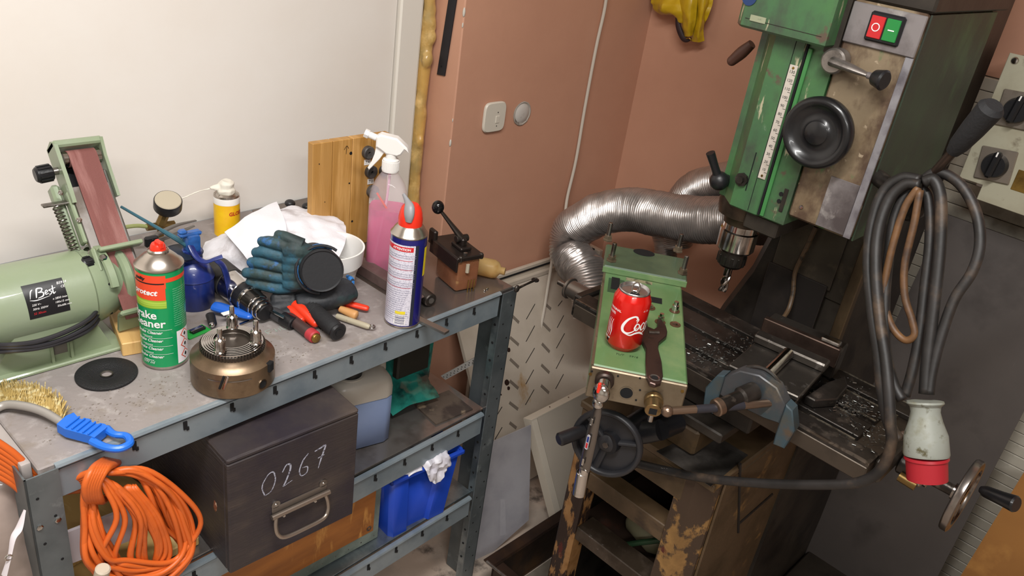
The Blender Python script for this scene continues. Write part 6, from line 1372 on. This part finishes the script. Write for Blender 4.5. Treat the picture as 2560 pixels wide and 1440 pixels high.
# ------------------------------------------------------------------ chrome ratchet hanging from the left boss
rt = thing('ratchet_wrench', 'chrome ratchet wrench with a red lever hanging from the gearbox front', 'wrench', bossw)
bw = bossw+V((-.018, -.012, -.016)); yx = (bw.x, bw.y)
def rz_(px, py): return at(px, py, x=bw.x)
B(world=True).cyl(bossw, bossw+(bw-bossw)*.9+V((0, 0, .010)), .0115, 24, .001).build('socket', M_chrome, rt)
hd3 = rz_(1503, 982); B(world=True).ball(hd3, .0165, (.7, 1, 1.1)).ball(rz_(1495, 1008), .011, (.8, 1, 1)).build('head', M_chrome, rt)
B(world=True).box(hd3+V((-.010, 0, .014)), (.006, .005, .020), None, bev=.0015).build('red_lever', mat('bright_red_lever', '#e2321f', .3), rt)
a, b = rz_(1497, 1010), rz_(1458, 1185)
B(world=True).tube([a, a.lerp(b, .12), a.lerp(b, .5), a.lerp(b, .92), b], [.006, .0095, .0115, .0115, .006], 16, flat=.55).build('handle', mat('satin_chrome', '#77716c', .25, .9), rt)
for px, py in ((1488, 1050), (1466, 1150)): p = rz_(px, py)+V((-.0095, 0, 0)); B(world=True).box(p, (.0012, .004, .014), None, bev=.001).build('bright_inset', M_chrome, rt)
p = rz_(1478, 1100)+V((-.0098, 0, 0)); Ml = frame_to(b, a)
B(world=True).box(p, (.0012, .0062, .030), None, bev=.0015).build('badge', mat('badge_pale', '#a9a5ab', .3), rt)
B(world=True).box(p+V((-.0007, 0, .006)), (.0008, .0035, .011), None).build('badge_blue', mat('badge_navy', '#1c2f74', .4), rt); B(world=True).box(p+V((-.0007, .0, -.007)), (.0008, .0035, .010), None).build('badge_red', mat('badge_red', '#b8282c', .4), rt)
c1_, c2_ = rz_(1457, 1180), rz_(1447, 1236); B(world=True).cyl(c1_, c2_, .0115, 24, .001).build('end_socket', M_chrome, rt)
B(world=True).cyl(rz_(1462, 1170), rz_(1458, 1192), .009, 20).build('drive_end', M_chrome, rt)

# ------------------------------------------------------------------ aluminium ducts
M_duct = mat('aluminium_foil_duct', '#c4bdb9', .34, .85, spots=[('#a39c98', 10, .55, .1)], bump=.12, bscale=60)
def duct(label, pts, r, amp=.0022, pitch=.0065, seed=0, crush=None, group=None):
    P = catmull(pts, 40); Ls = [0]
    for a, b in zip(P, P[1:]): Ls.append(Ls[-1]+(b-a).length)
    tot = Ls[-1]; n = int(tot/pitch*4); Q = []; RR = []; j = 0
    for i in range(n+1):
        s = tot*i/n
        while j < len(Ls)-2 and Ls[j+1] < s: j += 1
        t = (s-Ls[j])/max(Ls[j+1]-Ls[j], 1e-9); Q.append(P[j].lerp(P[j+1], t))
        RR.append((r(s/tot) if callable(r) else r)+amp*math.sin(i*PI/2+.4)+.0010*noise.noise(V((i*.13, seed, 0))))
    o = thing('flexible_duct', label, 'duct', (P[0]+P[-1])/2); q = B(world=True); q.tube(Q, RR, 36)
    for v in q.bm.verts: v.co += noise.noise_vector(v.co*16+V((seed, 0, 0)))*.005+noise.noise_vector(v.co*70)*.0012
    if crush:
        for v in q.bm.verts:
            d = (v.co-crush[0]).length
            if d < crush[1]: v.co += noise.noise_vector(v.co*55)*.011*(1-d/crush[1])
    q.build('hose', M_duct, o, smooth=.9); return o
dpts = [at(1905, 548, x=1.80), at(1810, 550, x=1.80), at(1700, 545, x=1.80), at(1590, 525, x=1.80), at(1500, 535, x=1.80), at(1435, 575, x=1.79), at(1425, 630, x=1.77), at(1462, 680, x=1.74), at(1480, 730, x=1.72), at(1485, 790, x=1.71)]
duct('crinkled aluminium flexible duct arching behind the gearbox and bending down at the left', dpts, .060, crush=(at(1440, 650, x=1.75), .10), seed=3)
duct('shorter aluminium duct curving up behind the mill head', [at(1690, 610, x=1.95), at(1700, 520, x=1.95), at(1745, 470, x=1.95), at(1830, 450, x=1.95), at(1900, 440, x=1.96)], .048, .0010, .005, seed=9)
duct('bit of aluminium duct dropping below the long one behind the gearbox', [at(1655, 560, x=1.93), at(1660, 600, x=1.93), at(1668, 680, x=1.92)], .032, .001, .005, seed=5)

# ------------------------------------------------------------------ yellow rubberised garment on the right wall
M_yel = mat('yellow_rubberised_cloth', '#c4a21c', .28, spots=[('#a88a17', 9, .55, .1), ('#6e5a14', 20, .70, .03)], coat=.3)
yg = thing('yellow_garment', 'glossy yellow rubberised garment hanging on the pink wall at the top edge', 'garment', at(1700, 40, x=2.15))
def yy(px, py, d=0): return at(px, py, x=2.135-d)
B(world=True).surf([[yy(1628, -120), yy(1690, -120, .03), yy(1740, -120, .02), yy(1790, -120, .02)], [yy(1626, -20, .02), yy(1680, -20, .045), yy(1730, -20, .03), yy(1786, -20, .02)], [yy(1628, 15, .02), yy(1672, 25, .05), yy(1728, 30, .04), yy(1775, 30, .02)], [yy(1650, 30), yy(1690, 45, .03), yy(1720, 60, .02), yy(1760, 62, .01)]], 8, .008, 28, .003, 3).build('folds', M_yel, yg)
B(world=True).surf([[yy(1695, -60, .03), yy(1722, -60, .055), yy(1748, -60, .045)], [yy(1694, 20, .03), yy(1718, 20, .06), yy(1742, 20, .045)], [yy(1703, 60, .02), yy(1720, 60, .055), yy(1738, 60, .04)], [yy(1711, 90, .02), yy(1722, 91, .04), yy(1731, 88, .03)]], 8, .004, 30, .003, 8).build('left_tail', M_yel, yg)
B(world=True).surf([[yy(1738, -60, .03), yy(1762, -60, .045), yy(1784, -60, .02)], [yy(1736, 30, .03), yy(1755, 30, .045), yy(1772, 10, .02)], [yy(1730, 85, .01), yy(1745, 85, .035), yy(1758, 60, .02)], [yy(1728, 102, .01), yy(1745, 106, .025), yy(1760, 102, .01)]], 8, .004, 30, .003, 5).build('right_tail', M_yel, yg)
B(world=True).tube([yy(1692, 30, .03), yy(1696, 65, .03), yy(1706, 92, .03), yy(1716, 99, .03), yy(1728, 97, .03)], [.004, .009, .009, .008, .004], 10, smooth=5, flat=.6).build('dark_strap', mat('dark_strap', '#2a1d20', .5), yg)
B(world=True).tube([yy(1716, 96, .036), yy(1724, 96, .04), yy(1729, 102, .036)], .0022, 8, smooth=3).build('buckle', M_brass, yg)

# ------------------------------------------------------------------ ribbed cladding, dark sheet, plywood
M_rib = mat('grey_ribbed_cladding', '#b3ad9f', .5, spots=[('#6e685e', 5, .55, .1), ('#9a948a', 12, .64, .06)], bump=.05)
rp_ = thing('ribbed_cladding', 'pale grey horizontally ribbed cladding on the wall behind the milling machine', 'cladding', (2.15, .1, 0))
sl0 = B().bb((-.006, -1.0, 0), (.010, .66, .0285), bev=.0015).build('slat', M_rib, rp_); zk = 1.365
sl0.location = (0, 0, zk-.030)
for k in range(1, 44):
    s2 = sl0.copy(); col.objects.link(s2); s2.parent = rp_; s2.location = (0, 0, zk-.030*(k+1))
B().bb((.010, -1.0, .02), (.018, .66, zk)).build('backing', M_dk2, rp_)
d0 = at(2290, 700, x=2.07); d1 = at(2560, 1022, x=2.07); dz = at(2400, 548, x=2.07).z
M_dsh = mat('dark_grey_sheet', '#4b4644', .48, .1, spots=[('#544e4b', 3, .52, .15), ('#403b39', 6, .62, .08), ('#625b58', 20, .72, .02, (1, 1, .15))], bump=.04)
dsh = thing('dark_sheet', 'large dark grey metal sheet leaning on the ribbed cladding right of the column', 'sheet', (2.07, (d0.y+d1.y)/2, 0))
dn = V((-1, 0, .10)).normalized(); dp0 = V((2.07, 0, dz))
def dsp(px, py): return at_plane(px, py, dp0, dn)
qa, qb, qc, qd = dsp(2290, 545), dsp(2560, 640), dsp(2330, 1440), dsp(2000, 1240)
yl_ = dsp(2290, 700).y; yr2 = dsp(2560, 1022).y
def pz(y, z): return V((2.07+(z-dz)*.10, y, z))
B(world=True).slab(pz(yl_, dz), pz(yr2, dz), pz(yr2-.005, .003), pz(yl_+.02, .003), .006).build('sheet', M_dsh, dsh)
py_ = thing('plywood_sheet', 'orange brown plywood sheet in the lower right corner', 'plywood', (1.95, .0, 0))
a = at(2560, 1180, x=1.96); b = at(2385, 1440, x=1.90)
B(world=True).slab(V((1.90, b.y, .0)), V((1.96, a.y, a.z)), V((1.98, a.y-.4, a.z+.15)), V((1.90, b.y-.5, .0)), .012).build('sheet', mat('amber_plywood', '#8f6230', .45, spots=[('#7d5328', 3, .52, .12), ('#a97a3f', 6, .64, .08)], bump=.04), py_)

# ------------------------------------------------------------------ control box
XB = 1.95
def cx(px, py): return at(px, py, x=XB)
k1_, k2_, k3_, k5 = cx(2529, 133), cx(2393, 442), cx(2447, 498), cx(2556, 570)
yL = (k1_.y+k2_.y)/2; zTb = k1_.z; zBt = cx(2447, 500).z; zN = cx(2393, 442).z
M_cb2 = mat('grubby_cream_metal', '#a39f8b', .42, spots=[('#8f8873', 5, .55, .1), ('#6d6453', 16, .66, .05)], bump=.05)
cbx = thing('control_box', 'grubby cream metal control box with two rotary switches at the right edge', 'control box', (2.0, yL-.1, zBt))
yN = cx(2447, 490).y
pl2 = [(yL, zTb), (yL, zN), (yN+.002, zN), (yN+.002, zBt), (yL-.32, zBt-.004), (yL-.32, zTb)]
B(world=True).prism(pl2, .004, Matrix(((0, 0, 1, XB), (1, 0, 0, 0), (0, 1, 0, 0), (0, 0, 0, 1))), bev=.001).build('front_plate', M_cb2, cbx)
B(world=True).bb((XB+.0045, yL-.31, zN+.01), (2.12, yL-.006, zTb-.006), bev=.003).build('case', mat('case_cream_grey', '#7d7866', .45), cbx)
for px, py in ((2537, 152),): p = cx(px, py); B(world=True).lathe([(.008, 0), (.006, .003), (0, .004)], frame_to(p, p+V((-1, 0, 0))), 16).build('screw', M_chrome, cbx)
for px, py, sz, an in ((2490, 412, .040, R(6)), (2545, 275, .042, R(4))):
    p = cx(px, py); Mx_ = Matrix(((0, 0, -1, XB), (-1, 0, 0, p.y), (0, 1, 0, p.z), (0, 0, 0, 1))) @ Rz(an)
    o = B(world=True).box((0, 0, .003), (sz*1.75, sz*1.75, .006), Mx_, bev=.002).build('switch_plate', mat('switch_alu', '#8d8378', .35, .6, spots=[('#5f564c', 12, .6, .08)]), cbx)
    B(world=True).lathe([(0, .006), (.026, .006), (.026, .010), (.023, .022), (0, .022)], Mx_, 28).box((0, .004, .026), (.015, .056, .018), Mx_ @ Rz(R(-10)), bev=.004).build('rotary_knob', M_black, cbx)
    B(world=True).box((0, .028, .0355), (.003, .010, .001), Mx_ @ Rz(R(-10))).build('pointer_mark', M_white, cbx)
p = cx(2558, 455); B(world=True).box(p, (.003, .034, .044), None, bev=.001).build('brass_label', M_brass, cbx)
p = cx(2398, 485); cbk = thing('cable_clip', 'small white and black clip on the cladding below the control box', 'clip', V((2.135, p.y, p.z)))
B().bb((-.02, -.002, -.012), (.0, .012, .012), bev=.002).build('clip', M_white, cbk); B().bb((-.022, -.018, -.016), (0, -.003, .008), bev=.002).build('block', M_black, cbk)
p = at(2440, 72, x=2.13); vv = thing('brass_valve', 'small brass valve on the wall at the top right behind the machine', 'valve', p)
B().cyl((.035, 0, 0), (-.01, 0, 0), .010, 12).cyl((0, .045, .002), (0, -.04, 0), .011, 14, .002).ball((0, -.035, 0), .017, (1, 1, 1)).box((-.018, 0, .004), (.008, .05, .012), None, bev=.003).build('valve', M_brass, vv)

# ------------------------------------------------------------------ feed lever and cable coil
lv0, lv1 = at(2292, 482, x=1.36), at(2486, 262, x=1.30)
lp = thing('feed_lever', 'long lever with a black rubber grip sticking out right of the mill head', 'lever', (1.42, .42, lv0.z))
md = lv0.lerp(lv1, .52)
B(world=True).cyl(lv0, md, .0075, 16).build('rod', mat('brown_steel_rod', '#4c4039', .35, .8), lp)
B(world=True).tube([md.lerp(lv1, -.05), md.lerp(lv1, .12), md.lerp(lv1, .5), md.lerp(lv1, .92), lv1], [.010, .0145, .0175, .019, .013], 20).build('rubber_grip', M_blackm, lp)
hub = at(2283, 512, x=1.37)
B(world=True).cyl(hub+V((-.02, 0, 0)), hub+V((.02, 0, 0)), .024, 28, .004).tube([hub, V((1.42, .452, hub.z+.01))], .014, 14).build('hub', M_dsteel, lp)
M_cab = mat('oily_black_cable', '#262322', .5, spots=[('#4c3e32', 12, .58, .06), ('#1b1918', 20, .5, .1)], bump=.15)
cc_ = thing('cable_coil', 'coil of thick oily black cable hung over the feed lever', 'cable', (1.3, .35, .86))
def cq(pts, x0=1.33, x1=1.215, r=.0085, m=M_cab, nm_='loop', g=None):
    out = []
    for px, py in pts:
        t = min(max((py-430)/600, 0), 1); out.append(at(px, py, x=x0+(x1-x0)*t))
    return B(world=True).tube(out, r, 12, smooth=6).build(nm_, m, cc_, smooth=4)
cq([(2300, 450), (2255, 445), (2208, 480), (2180, 560), (2170, 660), (2180, 780), (2195, 880), (2205, 980), (2222, 1060), (2250, 1100)], 1.335, 1.21)
cq([(2300, 462), (2262, 462), (2222, 500), (2195, 580), (2190, 680), (2200, 800), (2215, 900), (2222, 980), (2226, 1060), (2228, 1110), (2205, 1170), (2150, 1205), (2050, 1212), (1900, 1208), (1760, 1195), (1660, 1175), (1590, 1158)], 1.325, 1.19)
cq([(2306, 470), (2270, 480), (2238, 540), (2222, 640), (2212, 760), (2216, 880), (2235, 960), (2256, 1000)], 1.34, 1.22, .008)
cq([(2310, 455), (2335, 450), (2352, 500), (2350, 620), (2335, 760), (2318, 900), (2312, 985)], 1.33, 1.225, .0088)
cq([(2310, 448), (2345, 430), (2400, 460), (2440, 530), (2450, 610), (2430, 680), (2385, 750), (2350, 850), (2330, 930), (2322, 985)], 1.345, 1.225, .0080)
cq([(2305, 470), (2322, 500), (2325, 600), (2312, 720), (2298, 840), (2280, 930), (2262, 990)], 1.35, 1.23, .008)
cq([(2300, 475), (2285, 560), (2262, 660), (2262, 740), (2280, 800), (2286, 838), (2262, 850), (2232, 820), (2214, 770), (2210, 720), (2230, 620), (2262, 520), (2296, 468)], 1.32, 1.235, .0058, mat('rusty_brown_cord', '#6a4a2c', .5, spots=[('#3a2a20', 14, .5, .1)]))
cq([(2180, 560), (2172, 600), (2180, 680)], 1.345, 1.30, .0085)
cq([(2296, 455), (2240, 470), (2205, 530), (2188, 620), (2184, 700), (2196, 830), (2206, 930), (2215, 1020), (2240, 1085), (2262, 1088)], 1.35, 1.23, .007, mat('rust_dusted_cable', '#57463a', .5, spots=[('#8a6a50', 14, .62, .06)]))
# cable print: small white lettering along the long cable
cp_ = B(world=True)
for k, s_ in enumerate('HAR 5G1.5 NEOPREN 450/750V'):
    u_ = k/25; a_ = at(1655+u_*150, 1173+u_*20, x=1.19+.0005*k); e_ = at(1656+u_*150, 1173.2+u_*20, x=1.19+.0005*k)
    zz = (CAM-a_).normalized(); xx = (e_-a_).normalized(); yy_ = zz.cross(xx).normalized(); 
    cp_.add(text_bm(s_, .0065, align='CENTER'), Matrix(((xx.x, yy_.x, zz.x, a_.x), (xx.y, yy_.y, zz.y, a_.y), (xx.z, yy_.z, zz.z, a_.z), (0, 0, 0, 1))) @ T(0, -.002, .0092))
cp_.build('cable_print', mat('pale_cable_print', '#a9a6a6', .6), cc_, smooth=4)
# industrial plug
pt, pbm, pe_ = at(2313, 1003, x=1.22), at(2316, 1140, x=1.20), at(2318, 1198, x=1.195)
plg = thing('industrial_plug', 'grey and red three-phase plug hanging at the end of the coiled cable', 'plug', pe_)
Lp = (pbm-pt).length; Fm = frame_to(pt, pbm)
M_pg = mat('dirty_grey_plug', '#858880', .45, spots=[('#72715f', 25, .54, .08), ('#4e4a34', 45, .62, .04)])
B(world=True).lathe([(0, 0), (.0255, 0), (.0262, .003), (.0215, .008), (.0205, .016), (.0235, .030), (.0305, Lp*.62), (.0322, Lp-.004), (.031, Lp), (0, Lp)], Fm, 36).build('body', M_pg, plg)
Fr = frame_to(pbm, pe_); Lr = (pe_-pbm).length
B(world=True).lathe([(0, 0), (.0305, 0), (.0312, .004), (.0290, .006), (.0285, Lr), (.0272, Lr), (.0262, Lr-.01), (0, Lr-.01)], Fr, 36).build('red_shroud', mat('plug_red', '#9c1f29', .4), plg)
for k in range(5): 
    a_ = k*2*PI/5; B(world=True).cyl(Fr @ V((.018*math.cos(a_), .018*math.sin(a_), Lr-.011)), Fr @ V((.018*math.cos(a_), .018*math.sin(a_), Lr-.002)), .003, 8).build('pin', M_brass, plg)

# ------------------------------------------------------------------ things inside and below the stand
bx_ = thing('bottle', 'cream plastic bottle with a black and blue cap lying inside the stand', 'bottle', (1.36, .62, .311))
a, b = V((0, .075, .033)), V((-.03, -.035, .033))
IBx = parent_world(bx_).inverted(); 
B().lathe([(0, 0), (.026, .002), (.032, .012), (.032, .085), (.020, .105), (.016, .108), (0, .108)], frame_to(a, b), 28).build('bottle', mat('cream_bottle', '#8f8b70', .4, spots=[('#5b563f', 9, .6, .1)]), bx_)
d_ = (b-a).normalized(); B().cyl(a+d_*.106, a+d_*.135, .018, 20, .003).build('cap', M_black, bx_); B().ball(a+d_*.120+V((-.014, 0, .008)), .007).build('blue_dot', mat('cap_blue', '#2a56b8', .4), bx_)
hs = thing('green_hose', 'dark green hose looping inside the stand opening', 'hose', (1.3, .66, .311))
B(world=True).tube([at(1468, 1300, x=1.27), at(1490, 1335, x=1.265), at(1540, 1362, x=1.265), at(1610, 1355, x=1.27), at(1680, 1350, x=1.28), at(1725, 1372, x=1.29)], .0065, 10, smooth=6).build('hose', mat('dark_green_rubber', '#1f3a24', .4), hs)
# floor tray frame
tf0 = at(1208, 1398, z=.12)
tf = thing('tray_frame', 'rusty dark steel angle frame on the floor in front of the milling machine stand', 'frame', (tf0.x, tf0.y, 0))
M_rf = mat('rusty_dark_frame', '#3b2a20', .45, .4, spots=[('#55391f', 9, .58, .08), ('#241a15', 6, .5, .1), ('#4e5a3a', 14, .72, .03)], bump=.2)
B().bb((0, -.035, .0), (.62, -.031, .12), bev=.002).bb((0, -.031, .115), (.62, 0, .12), bev=.002).build('back_rail', M_rf, tf)
B().bb((-.0, -.46, .0), (.004, -.036, .12), bev=.002).bb((.004, -.46, .115), (.035, -.036, .12), bev=.002).build('side_rail', M_rf, tf)
B().bb((.005, -.45, .0), (.60, -.04, .006)).build('bottom_sheet', mat('tray_concrete_grey', '#7f776c', .6, spots=[('#5e564c', 6, .5, .12), ('#3a352c', 5, .68, .06)], bump=.2), tf)
a, b = at(1217, 1404, z=.125), at(1262, 1440, z=.125)
rd = thing('steel_rod', 'thin bright steel rod lying across the corner of the rusty floor frame', 'rod', V((a.x, a.y, .12)))
B(world=True).cyl(a, a+(b-a)*2.6, .0042, 12).build('rod', M_steel, rd)

# ================================================================== ORANGE CORD AND THINGS AT THE LEFT EDGE
M_or = mat('orange_cord', '#c65c22', .42, spots=[('#a34a1c', 14, .6, .1)])
oc_ = thing('extension_cord', 'big tied bundle of orange extension cord hanging off the left end of the middle shelf', 'extension cord', (.30, .95, ZM))
random.seed(8)
kn = at(235, 1185, y=.955)     # the tie
def oo(px, py, d): return at(px, py, y=.955-d)
for k in range(24):
    w = random.uniform(.45, 1.03); l_ = random.uniform(.62, 1.0); s = random.uniform(-30, 30); d = .012+.028*random.random()
    cxk = 345+random.uniform(-22, 22); cyk = 1300
    L0 = [(238, 1190), (228-8*w+s*.3, 1240), (222+s*.5+(1-w)*45, 1320), (240+s+(1-w)*60, 1400), (300+s, 1300+170*l_), (380+s, 1310+160*l_), (450+30*w-(1-l_)*60, 1390), (478*w+360*(1-w)+s, 1310), (440*w+330*(1-w)+s, 1235), (350+s*.6, 1190-10*w), (270, 1182)]
    B(world=True).tube([oo(px+random.uniform(-7, 7)*(0 < i < 10), py+random.uniform(-7, 7)*(0 < i < 10), d*(.5+.9*math.sin(PI*i/10))+random.uniform(-.006, .006)) for i, (px, py) in enumerate(L0)], .0040, 8, smooth=7).build('loop', M_or, oc_, smooth=4)
for k in range(7):
    s = random.uniform(-10, 70); u = random.uniform(-20, 20)
    B(world=True).tube([oo(240, 1185+k*3, .02), oo(262+s*.5, 1235+u, .036), oo(290+s, 1310+u, .044+.002*k), oo(262+s*1.6+u, 1395, .046), oo(320+s+u, 1450-abs(u), .040), oo(420-s*.4, 1400-s*.5, .048), oo(415-s*.5+u, 1300, .045), oo(335-s*.3, 1215, .03)], .0040, 8, smooth=7).build('loop', M_or, oc_, smooth=4)
for k in range(6):
    s = k*7; B(world=True).tube([oo(260+s, 1150+s*.2, .0), oo(232+s, 1172, .034), oo(213+s*.9, 1215, .042), oo(222+s*.9, 1252, .034), oo(250+s*.5, 1245, .0)], .0050, 8, smooth=6).build('tie_turn', M_or, oc_, smooth=4)
for k in range(7):
    B(world=True).tube([oo(228, 1180+k*7, .004), oo(160, 1200+k*5, -.02-.004*k), oo(90, 1180+k*12, -.03), oo(30, 1130+k*13, -.04), oo(-30, 1090+k*14, -.05)], .0050, 8, smooth=6).build('tail', M_or, oc_, smooth=4)
p = oo(258, 1420, .075); B(world=True).cyl(p, oo(252, 1445, .07), .010, 16, .002).build('plug_end', mat('beige_plug', '#b7aa98', .4), oc_)
# white strap with a metal ring hanging at the left
ws = thing('white_strap', 'white tape hanging with a small metal ring at the far left edge', 'strap', at(30, 1400, y=.93))
P = [at(62, 1275, y=.945), at(48, 1320, y=.94), at(33, 1345, y=.935), at(24, 1390, y=.93), at(10, 1440, y=.93)]
B(world=True).tube(P, [.002, .0055, .0045, .0032, .0045], 8, smooth=5, flat=.25).build('tape', mat('white_tape', '#cbc3c6', .7), ws)
p = at(22, 1394, y=.928); B(world=True).tube([p+V((.004*math.cos(a), 0, .004*math.sin(a))) for a in [R(j*30) for j in range(13)]], .0013, 6).build('ring', M_chrome, ws)
# pale plastic wrapped bundle behind the strap
bn2 = thing('wrapped_bundle', 'blurred pinkish plastic-wrapped bundle left of the shelving post', 'bundle', (.10, 1.02, .35))
B(world=True).surf([[at(-80, 1150, y=1.05), at(20, 1160, y=1.03), at(75, 1240, y=1.02)], [at(-80, 1300, y=1.02), at(10, 1300, y=1.0), at(90, 1330, y=1.0)], [at(-80, 1460, y=1.0), at(30, 1460, y=.99), at(110, 1470, y=.99)]], 8, .004, 20, .004, 2).build('wrap', mat('pinkish_film', '#a3928a', .35, spots=[('#8f4a48', 5, .66, .05, (1, 1, .4)), ('#7d6f66', 4, .5, .12)], coat=.3), bn2)
tl5 = [at(-60, 1080, y=1.08), at(28, 1108, y=1.08)]
nb = thing('shelf_bracket', 'grey steel shelf end with a bolt hole at the far left', 'shelf', (.05, 1.12, .70))
B(world=True).slab(at(-40, 1130, y=1.10), at(33, 1100, y=1.10), at(2, 1150, y=1.10), at(-40, 1240, y=1.10), .003).build('plate', M_galvd, nb)
p = at(20, 1120, y=1.0985); B(world=True).cyl(p, p+V((0, -.001, 0)), .004, 12).build('hole', M_hole, nb)
# white sheet of board on the timber
wp2 = thing('white_board', 'pale white board edge standing on the timber behind the orange cord', 'board', (.32, 1.03, ZM+.02))
a, b, c_, d_ = at(168, 1332, y=.99), at(330, 1268, y=.99), at(330, 1350, y=.985), at(182, 1408, y=.985)
B(world=True).slab(a, b, c_, d_, .006).build('board', mat('pale_lilac_board', '#c0b6ba', .5), wp2)

# ================================================================== small parts belong to the part that carries them
def nest(thing_name, rules):
    for t in [o for o in bpy.data.objects if o.parent is None and o.name.split('.')[0] == thing_name]:
        for child, host in rules:
            hs = [o for o in t.children if o.name.split('.')[0] == host]
            if not hs: continue
            for c in [o for o in t.children if o.name.split('.')[0] == child]: c.parent = hs[0]
nest('milling_machine', [('red_button', 'switch_frame'), ('green_button', 'switch_frame'), ('scale_numbers', 'scale'), ('scale_screw', 'scale'), ('lever_rod', 'speed_lever'), ('lever_grip', 'speed_lever'), ('knob_boss', 'feed_knob'), ('scribe_line', 'spindle_nose'), ('wheel_nut', 'front_handwheel'), ('front_wheel_handle', 'front_handwheel'), ('right_wheel_handle', 'right_handwheel'), ('dial_ring', 'right_dial'), ('cover_seam', 'belt_cover'), ('worn_label', 'belt_cover'), ('blue_badge', 'belt_cover'), ('badge_white', 'belt_cover'), ('front_edge_highlight', 'table_body'), ('land_edge_highlight', 'table_body'), ('slit', 'head_left'), ('slot', 'head_left'), ('tapped_hole', 'head_left')])
nest('wooden_chest', [('chalk_number', 'front_board'), ('drop_handle', 'handle_plate'), ('screw', 'handle_plate'), ('chipped_knot', 'side_board')])
nest('belt_sander', [('script_lettering', 'name_plate'), ('plate_text', 'name_plate'), ('knob_shaft', 'tracking_knob'), ('vent_hole', 'end_bell'), ('rest_knob', 'work_rest')])
nest('spray_can', [('hazard_diamond', 'hazard_panel'), ('hazard_field', 'hazard_panel'), ('hazard_sign', 'hazard_panel'), ('product_line', 'body'), ('barcode_line', 'barcode_field'), ('spout', 'cap'), ('small_print', 'text_label')])
nest('drinks_can', [('script_lettering', 'body'), ('side_print', 'body'), ('silver_mark', 'body'), ('mouth', 'lid'), ('ring_pull', 'lid')])
nest('gearbox', [('nut', 'flange'), ('stud', 'flange'), ('oval_hole', 'flange'), ('bore', 'front_plate'), ('bore_rim', 'front_plate'), ('pin', 'front_plate'), ('square_drive_hole', 'socket_shaft'), ('window_slot', 'window')])
nest('control_box', [('pointer_mark', 'rotary_knob'), ('screw', 'front_plate')])
nest('lathe_chuck', [('key_socket', 'body'), ('socket_rim', 'body'), ('jaw_slot', 'body'), ('scribed_edge', 'body')])
nest('tool_board', [('plug_bore', 'drill_plug')])
nest('ratchet_wrench', [('red_lever', 'head'), ('badge', 'handle'), ('badge_blue', 'handle'), ('badge_red', 'handle'), ('bright_inset', 'handle')])
nest('machine_vice', [('jaw_plate', 'fixed_jaw'), ('handle_collar', 'screw_nose'), ('bright_ring', 'end_bracket')])
